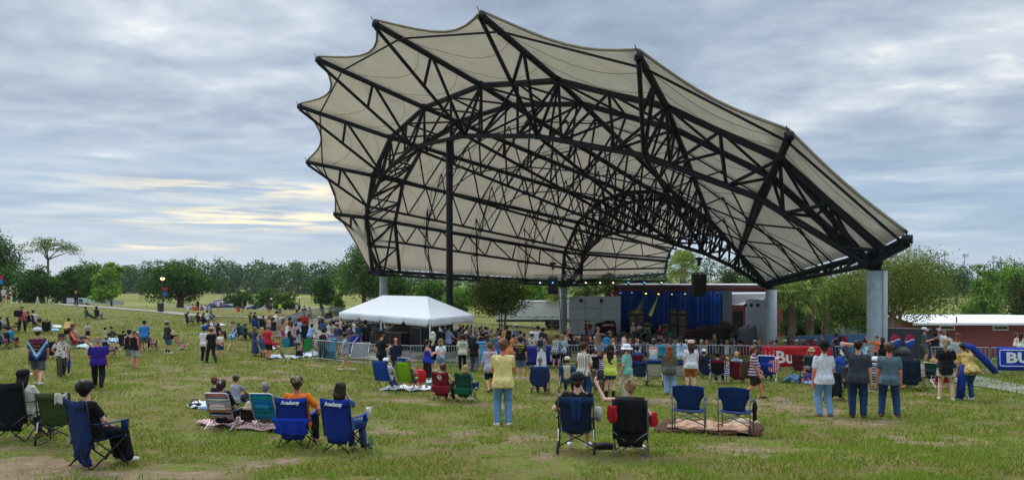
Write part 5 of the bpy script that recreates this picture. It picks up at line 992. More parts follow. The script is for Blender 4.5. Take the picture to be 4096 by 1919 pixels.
mb.tube(P3(2140,dd,zrow(1268,dd)),P3(2240,dd,zrow(1268,dd)),.03);mb.tube(P3(2140,dd,zrow(1268,dd)),P3(2172,dd,zrow(1290,dd)),.03);mb.tube(P3(2127,dd,zrow(1278,dd)),P3(2140,dd,zrow(1268,dd)),.03)
mb.tube(P3(2127,dd,zrow(1300,dd)),P3(2240,dd,zrow(1300,dd)),.02);mb.build('rails',GALV,HR)
B2=thing('brick_building','long low red block building with a white metal roof at the right','building',(0,0,0));dB_=50;zt=zrow(1290,dB_);zb=gz(P3(3900,50,0).x,50)-.6;a,b=P3(3762,dB_,0),P3(4400,dB_,0);wall('wall',a,b,zt,zb,8,BRICK,B2);wl=wall('side_wall',P3(3588,62,0),a+Vector((-.02,.3,0)),zrow(1290,50),zb-.6,.3,BRICK,B2)
mb=MB();zr0=zrow(1291,49.6);mb.add([Vector((P3(3590,49.2,0).x+1.2,49.4,zr0)),Vector((b.x,49.4,zr0)),Vector((b.x,55,zr0+.22)),Vector((P3(3560,55,0).x,55,zr0+.22)),Vector((b.x,61,zr0)),Vector((P3(3560,61,0).x,61,zr0))],[(0,1,2,3),(3,2,4,5)])
mb.box(((P3(3590,49.2,0).x+1.2+b.x)/2,49.42,zr0-.06),(b.x-P3(3590,49.2,0).x-1.2,.12,.14));mb.build('roof',WROOF,B2)
for x0_,x1_,y0_,y1_ in((3758,3817,1300,1319),(3970,4031,1301,1320)):
 p,q=P3(x0_,49.95,zrow(y0_,49.95)),P3(x1_,49.95,zrow(y1_,49.95));c=(p+q)/2;mb=MB();mb.box(c,(q.x-p.x,.14,p.z-q.z));f=mb.build('window',WHITE,B2);mb=MB();mb.box(c-Vector((0,.06,0)),(q.x-p.x-.16,.06,p.z-q.z-.14));mb.build('pane',GLASS,f)
p,q=P3(3698,52,zrow(1285,52)),P3(3757,52,zrow(1307,52));mb=MB();mb.box((p+q)/2-Vector((0,.6,0)),(q.x-p.x,.12,p.z-q.z));mb.build('louvre_vent',paint('#2a3230',.6),B2);mb=MB();mb.tube(P3(3826,49.7,zrow(1290,49.7)),P3(3826,49.7,zrow(1266,49.7)),.05);mb.build('vent_pipe',paint('#7a5a55',.7),B2)
dv=(a-P3(3588,62,0));dv.z=0
for u in(.22,.42,.6,.78):
 p=P3(3588,62,0)+dv*u;n=Vector((-dv.y,dv.x,0)).normalized();n=n if n.x<0 else-n;mb=MB();mb.box(p+n*.02+Vector((0,0,zrow(1313,56))),(.8,.12,.75),math.atan2(dv.y,dv.x));f=mb.build('window',WHITE,B2);mb=MB();mb.box(p+n*.06+Vector((0,0,zrow(1313,56))),(.62,.08,.6),math.atan2(dv.y,dv.x));mb.build('pane',GLASS,f)
 # white frame tent with the mixing desk
TT=thing('frame_tent','white hip-roofed frame tent sheltering the sound desk','tent',(0,0,0));K=[Vector((-10.96,46.2,-2.2)),Vector((-4.38,38.7,-2.2)),Vector((-2.32,43.1,-2.2)),Vector((-8.9,50.6,-2.2))];RG=[Vector((-5.0,42.8,-1.1)),Vector((-8.28,46.5,-1.13))]
m,t,out=newmat('white_tent_vinyl');oc=t.new('TexCoord').outputs['Object'];c=t.mix(t.noise(oc,2.,4.),lin('#e2e4e6'),lin('#f7f8f8'));df=t.new('BsdfDiffuse');t.l.new(c,df.inputs[0]);tr=t.new('BsdfTranslucent');t.l.new(c,tr.inputs[0]);mx=t.new('MixShader');mx.inputs[0].default_value=.2;t.l.new(df.outputs[0],mx.inputs[1]);t.l.new(tr.outputs[0],mx.inputs[2]);b_=t.new('Bump',Strength=.35,Distance=.05);t.l.new(t.noise(oc,2.6,4.,.6,1.),b_.inputs['Height']);t.l.new(b_.outputs[0],df.inputs['Normal']);t.l.new(mx.outputs[0],out.inputs[0]);VIN=m
mb=MB()
for q in((K[0],K[1],RG[0],RG[1]),(K[1],K[2],RG[0],RG[0]),(K[2],K[3],RG[1],RG[0]),(K[3],K[0],RG[1],RG[1])):
 mb.sheet(lambda u,v:q[0].lerp(q[1],u).lerp(q[3].lerp(q[2],u),v)-Vector((0,0,.1*sin(pi*v)*sin(pi*u))),10,6)
mb.build('roof',VIN,TT,True);mb=MB()
for i in range(4):
 a,b=K[i],K[(i+1)%4];nseg=4 if i%2==0 else 2;o_=(a-b).cross(Vector((0,0,1))).normalized()*.05
 def val(u,v,a=a,b=b,o_=o_,nseg=nseg):f=(u*nseg)%1;return a.lerp(b,u)-o_*(1+.6*sin(u*21)*v)-Vector((0,0,.42*v*(1 if .045<f<.955 else .55)))
 mb.sheet(val,44,3,.01)
mb.build('valance',VIN,TT,True)
PL=[*K,(K[0]+K[1])/2,(K[2]+K[3])/2]
for p in PL:mb=MB();mb.tube((p.x,p.y,gz(p.x,p.y)-.1),p,.04,n=8);mb.build('pole',WHITE,TT)
cT=sum(K,Vector())/4;ang=math.atan2(K[1].y-K[0].y,K[1].x-K[0].x);gT=gz(cT.x,cT.y)+.28
def loc(x,y,z=0.):return Vector((cT.x+x*cos(ang)-y*sin(ang),cT.y+x*sin(ang)+y*cos(ang),gT+z))
mb=MB();mb.box((0,0,-.25),(9.2,4.4,.5));o=mb.build('platform',paint('#8f8a80',.9),None,False,loc(0,0,0),ang);tag(o,'low concrete sound platform under the white tent','platform')
def case(label,x,y,dims,z=0.,name='flight_case',lid=None,screen=False):
 T=thing(name,label,'flight case',loc(x,y,z),ang,'black road cases under the tent');w,d,h=dims;q=MB();q.box((0,0,h/2),(w,d,h));q.build('case_body',BLK,T);q=MB()
 for sx in(-1,1):
  for sy in(-1,1):q.box((sx*w/2,sy*d/2,h/2),(.035,.035,h*1.01))
 for zz_ in(0.01,h):q.box((0,-d/2,zz_),(w,.035,.03));q.box((0,d/2,zz_),(w,.035,.03))
 q.build('edge_trim',ALU,T)
 if screen:q=MB();[q.box((0,-d/2-.01,h*k),(w*.8,.02,h*.12))for k in(.2,.38,.56,.74)];q.build('rack_units',paint('#3a3d42',.4,.4),T)
for a in(('wide black console case at the middle of the sound platform',-.2,-.7,(2.4,.9,.95)),('rack case with drawers beside the tent corner pole',2.6,-.5,(1.0,.8,1.35),0,'equipment_rack',None,True),('black case behind the bald man in navy',1.2,-1.0,(1.1,.8,1.0)),('dark case beside the tall sound engineer',-2.6,-.4,(1.2,.8,.9)),('low black case at the platform end by the myrtle',3.6,.6,(1.0,.8,1.1)),('tall black case on the far side of the platform',0.6,1.2,(1.6,.8,1.3))):case(*a)
m_=MB();m_.sheet(lambda u,v:(2.9*(u-.5),.5*sin(v*2.6)-.3+.25*u,.95+1.1*v-.5*v*v+.35*sin(pi*v)*(u-.2)),14,10,.03);tag(m_.build('console_cover',cloth('#221a18',None,.7),None,True,loc(.3,-.2),ang),'raised dark lid and cover of the mixing desk','desk cover')
q=MB();q.box((0,0,0),(1.6,.7,.06),0,.25);[q.box((-.7+.1*i,0,.05),(.05,.5,.03),0,.25)for i in range(15)];tag(q.build('mixing_desk',paint('#3a3c40',.5),None,False,loc(-1.9,-1.0,1.0),ang),'grey mixing desk tilted toward the sound engineer','mixing desk')
for x,y,lb in((-1.0,.3,'pale monitor screen left of the desk lid'),(-.4,.35,'second pale monitor screen beside the first')):T=thing('monitor',lb,'monitor',loc(x,y,1.05),ang,'screens on the sound desk');q=MB();q.box((0,0,.25),(.55,.04,.34));q.build('screen',paint('#b9c4cc',.2),T);q=MB();q.box((0,.05,.02),(.2,.16,.03));q.tube((0,.04,.02),(0,.04,.15),.02);q.build('stand',BLK,T)
# barriers and banners
def line(pts):return[ground_at(*p)for p in pts]
LA=line([(1247,1444),(1343,1454),(1473,1467),(1638,1472),(1826,1471),(2030,1469),(2240,1468),(2440,1467),(2600,1467),(2745,1470),(2928,1474)])
barrier_line(None,['barrier end panel in front of the blue barrel at the lawn corner','barrier panel behind the man in the grey polo','barrier panel in front of the tilted grey board','barrier panel behind the bald man in navy','barrier panel behind the woman in the white crop top','barrier panel behind the teal-backed spectators','barrier panel covered by the dark blue banner','barrier panel behind the striped-shirt man in the brown cap','barrier panel behind the man in the white sun hat','barrier panel with the turquoise banner','barrier panel the woman in green walks behind'],at3=LA)
barrier_line([(2934,1475),(3134,1479),(3316,1483),(3514,1486)],['barrier panel behind the straw-hatted blonde woman','barrier panel carrying the red banner','barrier panel behind the black cowboy hat'])
barrier_line([(3723,1492),(3962,1496),(4210,1502)],['barrier panel behind the man with the red beard','barrier panel at the picture edge under the BUD banner'])
barrier_line([(1250,1441),(1372,1421),(1440,1412)],['barrier panel slanting behind the blue barrel','barrier panel with the RA banner'])
barrier_line([(1262,1402),(1342,1412)],['barrier panel the man in the black tank top leans on'])
barrier_line([(1100,1352),(1140,1328),(1180,1307),(1214,1293),(1246,1284),(1312,1272),(1374,1268)],['sheeted barrier nearest the spectators by the lawn','barrier panel behind the woman in pink shorts','barrier panel next to the red cooler box','barrier panel below the man in camouflage','barrier panel by the child in white','barrier panel before the standing officer','barrier panel beside the dark dome bin'])
barrier_line([(1545,1322),(1640,1324),(1735,1322),(1800,1324),(1884,1330),(1968,1336),(2050,1339),(2132,1343)],['far barrier panel left of the tent back pole','far barrier panel behind the seated crowd','far barrier panel left of the black mast','far barrier panel right of the black mast','far barrier panel at the tent right pole','far barrier panel before the dark stage boxes','far barrier panel by the myrtle stems','far barrier panel before the trailer'])
def words_on(o,L,s_,size,x,z,col,sx=1.,bold=0.,ext=.004):return text(s_,size,gm(col,rough=.5),o,(x,-.04,z),(pi/2,0,0),'lettering',ext,bold,sx)
o,L=banner('dark blue banner tied to the barrier behind the white skirt',LA[5],LA[6],.12,1.06,'#15207a');words_on(o,L,'R',.42,L*.36,.45,'#dfe3f2',bold=.012);words_on(o,L,'C',.42,-L*.38,.42,'#dfe3f2',bold=.012)
o,L=banner('turquoise banner behind the woman in the white halter top',LA[8],LA[9],.5,1.07,'#1a93b8~blotch~#0d6f7c')
o,L=banner('bright red banner with white lettering on the barrier',ground_at(3048,1477),ground_at(3334,1483),.16,1.1,'#c0121f',wob=.012);words_on(o,L,'Bu',.74,-L*.16,.56,'#f4e9e4',bold=.02);words_on(o,L,'w',.45,L*.17,.56,'#f4e9e4',bold=.02)
q=MB();[q.tube((-L*.46+.1*i,-.045,.36),(-L*.46+.13*i+(i-2)*.05,-.045,.72+.05*(i%2)),.022,.012,5)for i in range(5)];[q.lathe([(0,-.02),(.025,0),(0,.02)],(-L*.46+.13*i+(i-2)*.05,-.045,.79+.05*(i%2)),8)for i in range(5)];q.build('emblem',gm('#f4e9e4'),o)
o,L=banner('royal blue banner with big white letters BUD at the picture edge',ground_at(3988,1497),ground_at(4214,1502),.2,1.12,'#123db8');words_on(o,L,'BUD',.56,.04,.68,'#f3f5fb',1.25,.022)
q=MB();w2,h0,h1=L/2-.09,.36,1.0;q.path(arc([(0,-.03,h0),(-w2,-.03,h0),(-w2,-.03,h1),(w2,-.03,h1),(w2,-.03,h0),(0,-.03,h0)]),.016,5);q.build('border',gm('#f3f5fb'),o)
a,b=ground_at(1396,1417),ground_at(1437,1412);o,L=banner('dark blue banner with the letters RA by the sound tent',a,b,.05,1.05,'#1a22a0');words_on(o,L,'RA',.3,.12,.32,'#eef0fb',1.2,.006);q=MB();q.tube((-.2,-.04,.7),(.2,-.04,.98),.02);q.build('emblem',gm('#eef0fb'),o)
a,b=ground_at(1308,1408),ground_at(1344,1413);o,L=banner('small blue banner with white script beside the pink-capped man',a,b,.1,1.02,'#1a22a0');words_on(o,L,'Hi',.34,0,.4,'#eef0fb',1.1)
def screen_fence(label,a,b,h,col,logos,name='screened_fence'):
 T=thing(name,label,'fence',(0,0,0),0,'fabric-covered fences');d=b-a;L=d.to_2d().length;n=Vector((d.y,-d.x,0)).normalized();n=n if n.y<0 else-n;k=max(2,int(L/2.4));yaw=math.atan2(d.y,d.x)
 for i in range(k+1):p=a.lerp(b,i/k);mb=MB();mb.tube(p-Vector((0,0,.2)),p+Vector((0,0,h)),.03,n=6);mb.build('post',GALV,T)
 mb=MB();mb.tube(a+Vector((0,0,h)),b+Vector((0,0,h)),.025,n=6);mb.build('top_rail',GALV,T);mb=MB();mb.sheet(lambda u,v:a.lerp(b,u)+n*(.05+.015*sin(u*40))+Vector((0,0,.06+(h-.08)*v)),30,4,.01);mb.build('fabric_screen',gm(col,bump=.2),T)
 for u,z,r in logos:
  p=a.lerp(b,u)+n*.085+Vector((0,0,z));X=Matrix.Rotation(yaw,3,'Z')@Matrix.Rotation(pi/2,3,'X')
  for c_,f in(('#f0f0f4',lambda y:True),('#b3264e',lambda y:y>.12),('#2c4fb0',lambda y:y<-.12)):
   mb=MB();K_=24;vs=[]
   for j in range(K_+1):
    x=-1+2*j/K_;yt=math.sqrt(max(0,1-x*x));wv=.16*sin(x*2.6);up,dn=(yt,-yt)if c_=='#f0f0f4' else(yt,min(yt,wv+.1))if c_=='#b3264e' else(max(-yt,wv-.1),-yt)
    vs+=[p+n*(0 if c_=='#f0f0f4' else .012)+X@Vector((x*r,up*r,0)),p+n*(0 if c_=='#f0f0f4' else .012)+X@Vector((x*r,dn*r,0))]
   mb.add(vs,[(2*j,2*j+1,2*j+3,2*j+2)for j in range(K_)]);mb.build('round_logo',gm(c_),T)
 return T
screen_fence('light blue screened fence with round emblems between the columns',on_ground(3188,53),on_ground(3478,43),1.55,'#5b86bd',[(.28,.8,.55),(.72,.95,.5),(.985,.85,.5)]);screen_fence('dark grey screened fence with round emblems beside the nearest column',on_ground(3548,42),on_ground(3726,43),1.85,'#3c3d46',[(.16,1.15,.36),(.48,1.15,.38)])
T=thing('chain_link_fence','dark chain-link fence section beside the palm trunks','fence',(0,0,0));a,b=on_ground(3108,55),on_ground(3190,53);mb=MB()
for i in range(22):
 u=i/21
 for s in(-1,1):
  p=a.lerp(b,u);q=a.lerp(b,min(1,max(0,u+s*.35)));mb.tube(p,q+Vector((0,0,1.5*abs(min(1,max(0,u+s*.35))-u)/.35)),.008,n=3)
mb.build('mesh',paint('#3a4038',.6,.3),T);mb=MB();[mb.tube(p,p+Vector((0,0,1.55)),.03)for p in(a,b)];mb.tube(a+Vector((0,0,1.5)),b+Vector((0,0,1.5)),.025);mb.build('frame',GALV,T)
# amphitheatre seats
def lifted(px,py,lift,dmin=5.):
 k=(px-CX)/F_PX;v=(HY-py)/F_PX;e=v*_D-gz(k*_D,_D)-lift;e[_D<dmin]=9;i=int(np.argmax(e<0));d=_D[i]if e[i]<0 and i>0 else 70.;return Vector((k*d,d,gz(k*d,d)))
q=MB();q.sheet(lambda u,v:((u-.5)*.48,-.2-.1*v-.05*(1-(2*u-1)**2),.42+.42*v),5,3,.05);q.box((0,0,.42),(.48,.44,.07));q.box((0,-.05,.2),(.3,.12,.42));[q.box((s*.27,-.02,.5),(.05,.4,.24))for s in(-1,1)]
SEATM=bpy.data.meshes.new('seat');SEATM.from_pydata(q.v,[],q.f);SEATM.materials.append(paint('#23292b',.45,0,.1));SEATM.update()
STG=Vector((11,74,0))
SROWS=[((1294,1280),(1370,1271),(1441,1266)),((1301,1287),(1357,1276),(1478,1269)),((1322,1290),(1423,1275),(1513,1272)),((1345,1297),(1452,1281),(1549,1275)),((1400,1297),(1522,1284),(1620,1283)),((1440,1301),(1540,1292),(1632,1291)),((1560,1301),(1640,1297),(1690,1294))]
nseat=0
for r_,row in enumerate(SROWS):
 P=[lifted(*p,.84)for p in row];L=sum((P[i+1]-P[i]).to_2d().length for i in range(2));k=min(24,max(6,int(L/.56)))
 for i in range(k):
  u=i/(k-1)*2;p=P[int(min(u,1.999))].lerp(P[int(min(u,1.999))+1],u-int(min(u,1.999)));p.z=gz(p.x,p.y);o=link('amphitheatre_seat',SEATM,None,p,-math.atan2(STG.x-p.x,STG.y-p.y));tag(o,'dark empty seat in the curved %s row of fixed seats beyond the tent'%('rearmost','second','third','fourth','fifth','sixth','seventh')[r_],'seat','empty fixed seats, %s row'%('rearmost','second','third','fourth','fifth','sixth','seventh')[r_]);nseat+=1
  # the audience, near to far
Pn=person
def seated(kind,px,yt,yf,yaw,cols,clabel,head,pose,spec,plabel,pyaw=None,fwd=.0,side=0.,group=None):
 """a chair and the person sitting in it; head = top row of the head in the photograph"""
 T,s=chair(kind,px,yt,yf,yaw,cols,clabel);th=T.rotation_euler.z;sh={'quad':.40,'rocker':.44,'arm':.48,'beach':.2,'lounge':.38,'stool':.42}[kind]*s
 y0={'quad':-.08,'rocker':-.1,'arm':-.1,'beach':-.02,'lounge':-.02,'stool':0}[kind]*s+fwd;p=T.location+Vector((-sin(th)*y0+cos(th)*side,cos(th)*y0+sin(th)*side,0));p.z=gz(p.x,p.y)
 o,J,H=Pn(px,head,0,pose,yaw if pyaw is None else pyaw,spec+' seat.%.2f'%sh,plabel,group,at=p);return T,s,o
 # foreground, picture left
T,s,o=seated('quad',80,1516,1757,38,('#14171c','#101216','#34363a'),'big black camp chair at the left picture edge, seen from behind',1471,'sit','T.tee.#d9d3c4 B.jean.#3c5a7c S.#8a6a4a h.wavy.dark c.trucker.#151518.#e8e8e8 a.rest.lap k.2','man with dark curly hair in a black and white cap and cream tee',fwd=.12,side=.1)
bag('pouch','pale cloth bag hanging under the black camp chair',T.location+Vector((-.12,-.2,.3)),(.12,.04,.16),'#c9c9c4',T.rotation_euler.z,strap=False)
T,s=chair('rocker',245,1556,1772,22,('#3c4a26','#445530','#2c2e2c'),'empty olive green rocking camp chair')
T,s,o=seated('quad',393,1584,1862,62,('#143160','#11284e','#15171a'),'blue camp chair with a jacket stuffed behind, nearest to the viewer',1514,'sit','T.tee.#15161a B.wide.#111216 S.#d8d6c8 h.thick.black a.lap.lap k.0 g','dark-haired person all in black with pale trainers, looking along the slope')
drape('jacket','crumpled dark blue jacket hanging from the nearest blue chair','jacket',T,s,'#17387a',.2,.46,.42,0,-.22,4)
m_=MB();m_.sheet(lambda u,v:(.16*(u-.5),.03*sin(u*9),.14*(v-.5)+.02*sin(u*7)),6,5,.01);tag(m_.build('cloth_rag',gm('#d6d2c2'),None,True,T.matrix_basis@Vector((-.3,-.33,.93)),1.),'cream cloth tucked over the corner of the nearest blue chair','cloth')
Pn(866,1500,1628,'ground',55,'T.tee.#1c1f28 B.long.#20242c S.#222 h.bun.auburn f g a.knee.brace k.0','woman with a brown bun and sunglasses sitting on the grass in black')
Pn(940,1496,1612,'groundx',40,'T.tee.#9aa0a8 B.short.#3a3d44 S.#333 h.short.brown c.cap.#7a745c~camo a.knee.knee k.1','man in a camouflage cap and grey tee sitting on the grass beyond the striped chair')
T,s,o=seated('beach',903,1556,1712,28,('#ffffff~serape',None,'#d5d6d8'),'low beach chair with red white and blue striped backrest',1508,'sitout','T.tee.#141519 B.long.#1b1d22 S.#333 h.lowbun.dark f a.rest.lap k.1','woman with a white claw clip in dark hair in the striped beach chair')
q=MB();[q.box((x,0,0),(.02,.03,.13))for x in(-.022,.022)];c_=q.build('hair_clip',gm('#efece2',rough=.4),o);c_.location=(0,-.24,.9);tag(c_)
T,s=chair('stool',1003,1630,1708,20,('#34261d','#2c211a','#2a221c'),'small brown folding stool between the striped and the teal beach chairs')
g=T.location;lathe_thing('sun_hat','rumpled beige hat lying on the brown folding stool','hat',g+Vector((0,0,.42*s)),[(0,0),(.17,.0),(.2,.03),(.12,.04),(.11,.12),(.06,.16),(0,.165)],gm('#b8a98f'))
T,s,o=seated('beach',1078,1570,1712,26,('#1769b5~tealstripe',None,'#cfd2d4'),'low beach chair with blue-green striped backrest',1517,'sitout','T.tee.#5c5f52 B.short.#4a4a40 S.#777 h.short.grey c.band.#c9b06a a.rest.rest k.1','grey-haired man in olive with a yellow headband in the teal beach chair')
T,s,o=seated('quad',1188,1578,1786,20,('#14308c','#1736a4','#121316'),'royal blue camp chair of the man in orange',1497,'sit','T.tee.#f07a1e B.long.#1a1b20 S.#a8906a.boot h.short.brown c.cap.#7a745c~camo a.rest.rest k.5 w.1.12 y.1.15','man in a bright orange tee and camouflage cap in a blue camp chair',side=.06)
AC=gm('#eef0f5');tx=text('Academy',.088,AC,T,(0.0,-.352,.865),(pi/2-.02,0,0),'lettering',.004,.004)
drape('jacket','bright blue jacket slung low behind the orange-shirted man','jacket',T,s,'#173bb0',.33,.56,.3,.05,-.28,7)
lathe_thing('drink_bottle','green bottle in the armrest holder of the man in orange','bottle',T.matrix_basis@Vector((.34,.2,.55)),[(0,0),(.035,0),(.036,.13),(.02,.17),(.014,.2),(0,.2)],paint('#5fae4e',.3))
T,s,o=seated('quad',1378,1583,1804,32,('#143088','#16349c','#121316'),'royal blue camp chair of the long-haired woman',1520,'sit','T.tee.#4a6a90 B.jean.#2f5288 S.#2c3a40 h.long.dark f a.rest.face k.1','woman with long brown hair and a denim-blue top in a blue camp chair',side=.03)
text('Academy',.088,AC,T,(0.0,-.352,.865),(pi/2-.02,0,0),'lettering',.004,.004)
drape('jacket','blue jacket bunched at the side of the long-haired woman','jacket',T,s,'#1a42b8',.14,.62,.36,.06,-.24,9)
lathe_thing('drink_tumbler','white cup in the armrest holder of the long-haired woman','cup',T.matrix_basis@Vector((.34,.22,.56)),[(0,0),(.035,0),(.045,.16),(.04,.165),(0,.165)],gm('#dfe2e8',rough=.3))
g=ground_at(1482,1790);bt_=lathe_thing('soda_bottle','green plastic soda bottle standing on the grass by the blue chair','bottle',g,[(0,0),(.034,0),(.036,.02),(.033,.08),(.036,.14),(.02,.19),(.013,.2),(.013,.225),(0,.225)],paint('#1f7a3a',.25));text('Sprite',.06,AC,bt_,(-.0,-.037,.09),(pi/2,-pi/2,0),'lettering',.002)
blanket('striped pink and white blanket under the two beach chairs',[(775,1700),(1150,1738),(1120,1660),(900,1665)],'#d8bcb4~vstripe~#a8646a')
blanket('small white cloth spread beside the woman with the bun',[(738,1632),(905,1645),(900,1616),(790,1612)],'#d8dde4')
bag('handbag','black handbag lying on the white cloth',ground_at(780,1630),(.3,.18,.1),'#17181c',.4);bag('folded_shirt','pale blue folded garment on the white cloth',ground_at(822,1637),(.32,.2,.07),'#8fa9cc',.1,cat='garment',strap=False)
bag('cooler_bag','black bag with a white top edge between the beach chairs',ground_at(1015,1632),(.4,.25,.22),'#1d1e22',.2)
# middle left: walkers
Pn(150,1300,1541,'walk',8,'T.tee.#1c2350~vdye B.short.#5c6470 S.#d5d5d2 h.short.brown c.trucker.#d4d8dc.#e9ebee a.down.swing k.1 w.1.08','man in a tie-dyed band tee and white mesh cap walking up the slope')
o=PEOPLE[-1]
Pn(245,1322,1505,'walkb',172,'T.polo.#e8e2dc~floral~#8a3a50 B.wide.#4a4236 S.#3a3428 h.long.ash c.fedora.#4a3d2c a.down.hip k.5','man with long grey-blond hair, brown hat and patterned shirt walking toward the viewer')
m_=MB();m_.path([(0,0,.02),(0,0,.12),(.01,0,.45),(.02,0,.72)],[.012,.03,.055,.02],8);um=m_.build('folded_umbrella',gm('#1c3f9e'),None,True,ground_at(275,1504));m_=MB();m_.path([(.02,0,.72),(.02,0,.86),(.05,0,.88)],.012,6);m_.build('handle',BLK,um);m_=MB();m_.tube((0,0,0),(0,0,.22),.02,.034);m_.build('white_tip',gm('#e6e8ec'),um);tag(um,'blue and white folded umbrella held by the man in the brown hat','umbrella')
Pn(392,1336,1552,'walk',4,'T.tee.#331d86 B.long.#17181c S.#2a2422 h.buzz.sand a.fold.down k.5 w.1.24 y.1.25','broad man in a purple tee with pale print walking away')
o=PEOPLE[-1];text('RIVER COUNTRY',.055,gm('#cfc8e8'),o,(0,-.3,1.36),(pi/2,0,0));text('SMOKE SHACK',.05,gm('#cfc8e8'),o,(0,-.3,1.42),(pi/2,0,0))
Pn(88,1221,1326,'wide',176,'T.tee.#cf6a74 B.long.#1b1c22 S.#222 h.short.dark a.drink.fold k.1 w.1.25 y.1.3 g beard.dark','heavy man in a pink tee looking into a black bag');bag('bag','black shoulder bag held up by the man in pink',ground_at(88,1326)+Vector((0.05,-.45,1.05)),(.5,.25,.42),'#241c1e')
seated('quad',122,1262,1303,78,('#17191e',None,'#222'),'black camp chair of the dark-haired woman under the path',1243,'sit','T.tee.#15161b B.long.#6b6c66 S.#222 h.long.dark f a.lap.lap k.1','dark-haired woman in a black tee in a camp chair, turned to her companion')
seated('quad',146,1258,1306,76,('#1b1d22',None,'#222'),'black camp chair of the man crossing his legs',1237,'sitx','T.tee.#eceef0 B.short.#4a4d52 S.#17181c h.short.black a.lap.face k.1','man in a white tee sitting with one ankle on his knee')
seated('quad',14,1285,1330,70,('#1d2028',None,'#222'),'black camp chair at the far left edge of the lawn',1263,'sitout','T.polo.#6d84ac~plaid~#c9d4e4 B.short.#4c5a74 S.#4a3a2a h.curly.black a.lap.rest k.1','person in a blue checked shirt leaning back at the picture edge')
chair('quad',52,1268,1330,100,('#1a1c1f',None,'#1c1d20'),'empty black camp chair between the man in pink and the picture edge')
seated('quad',45,1330,1388,60,('#1d2026',None,'#222'),'black camp chair of the bending man in bright blue',1301,'situp','T.tee.#1f93cf B.short.#5a5048 S.#4a3c30 h.buzz.brown a.low.low k.5 n.25','man in a bright blue tee stooping forward in his seat')
seated('quad',10,1345,1396,66,('#15171a',None,'#222'),'black camp chair of the person in pink shorts',1318,'sitx','T.tee.#4d5a86~hstripe~#8a90b0 B.short.#d68ab0~floral~#b04a86 S.#4a3a2a h.short.brown c.visor.#4a5a9a a.lap.lap k.1','person in pink flowered shorts with one foot resting on a knee')
chair('quad',188,1292,1334,10,('#1b1c20',None,'#1a1b1e'),'empty black camp chair behind the white mesh cap');chair('quad',204,1378,1432,10,('#17191d',None,'#1a1b1e'),'black camp chair half hidden behind the man in the brown hat')
blanket('white towel spread on the grass behind the yellow-shirted woman',[(205,1310),(245,1312),(243,1303),(212,1302)],'#dfe3ea');blanket('pale blue towel by the empty black chairs',[(205,1324),(235,1325),(232,1318),(208,1317)],'#93bfe0')
Pn(270,1270,1357,'stoop',22,'T.tee.#dcb272 B.capri.#191a1e S.#222 h.bun.dark f a.low.low k.2 w.1.25 y.1.3','heavy-set woman with a topknot in a mustard tee bending over')
Pn(351,1287,1366,'stoop',178,'T.tee.#dedcd2 B.short.#17181c S.#666 h.short.brown c.cap.#8a8668~camo a.low.low k.1','man in a white tee bending forward with his cap toward the viewer')
seated('beach',309,1330,1372,80,('#2c8a86~hstripe~#e8efe8',None,'#c8cccc'),'teal and white striped beach chair of the person in the wide hat',1290,'sitout','T.tee.#b8a08a B.short.#555 h.short.brown c.cap.#8a6a3a a.rest.rest k.5','person in a mustard patterned hat stretched in a striped beach chair')
seated('beach',299,1345,1392,78,('#e8efe8~hstripe~#2a7f9a',None,'#9fd0cc'),'white and turquoise beach chair of the person in red',1297,'sitout','T.tank.#b3202a B.short.#5a2a30 h.short.dark c.visor.#4a4038 a.rest.rest k.5','person in a red tank top and dark visor in a low beach chair')
blanket('turquoise chequered blanket in front of the purple tee',[(300,1392),(372,1396),(366,1376),(318,1372)],'#8fd0cc~plaid~#e6efe6');blanket('colourful beach towel behind the purple tee',[(412,1366),(482,1372),(478,1354),(424,1355)],'#e6d9a8~rainbow')
Pn(423,1305,1352,'ground',60,'T.tee.#cbb598 B.long.#222 S.#444 h.short.dark f a.knee.knee k.1','woman in a beige tee sitting on the grass beside a man in grey');Pn(449,1301,1350,'ground',70,'T.tee.#5f6b6b B.short.#3c3a38 S.#333 h.short.dark g a.knee.knee k.2','man in sunglasses and a grey tee sitting on the grass')
seated('quad',440,1380,1430,62,('#1a1c20',None,'#1c1d20'),'dark camp chair half hidden behind the purple tee',1368,'sitx','T.tee.#cfc8d6~floral~#b06a70 B.short.#d0a0a8 S.#e8e2da h.short.lbrown f a.rest.lap k.0','pale-legged person in pink sitting behind the man in purple')
Pn(537,1311,1472,'hipshot',40,'T.tank.#15161a B.short.#b9c0c8 h.buzz.grey a.down.down k.5 S.#a07a5a','sunburnt man with cropped grey hair in a black tank top');Pn(517,1312,1466,'stand',20,'T.tank.#1d1f22 B.short.#8f9494 h.short.dark a.fold.down k.1 S.#8a6a50','dark-haired man in a black tank top half behind his friend')
Pn(577,1277,1404,'hipshot',-12,'T.tee.#2f87cf B.short.#6e6e6a S.#c9b8a4 h.short.brown c.cap.#23283a a.fold.fold k.1 w.1.15 y.1.2','man in a loose sky-blue tee and dark cap with arms folded')
seated('quad',555,1345,1400,20,('#1c2c48',None,'#222'),'navy camp chair of the person in the pale hat',1338,'sit','T.tee.#5b6b80 B.long.#3a4458 h.short.grey c.cap.#dfe2e0 a.rest.rest k.1','seated person in a pale hat beside the man in sky blue');seated('quad',606,1350,1400,70,('#191b1f',None,'#222'),'black camp chair beyond the man in sky blue',1344,'sit','T.tee.#c99aa0 B.mini.#d6a0a4 h.mid.brown f a.lap.lap k.1','woman in a pink skirt sitting behind the man in sky blue');seated('quad',499,1340,1392,30,('#24283a',None,'#222'),'dark camp chair beyond the two tank-topped men',1330,'sit','T.long.#a9c0dc B.long.#334 h.short.brown a.rest.lap k.1','person in a pale blue long-sleeved shirt sitting behind the tank-topped men')
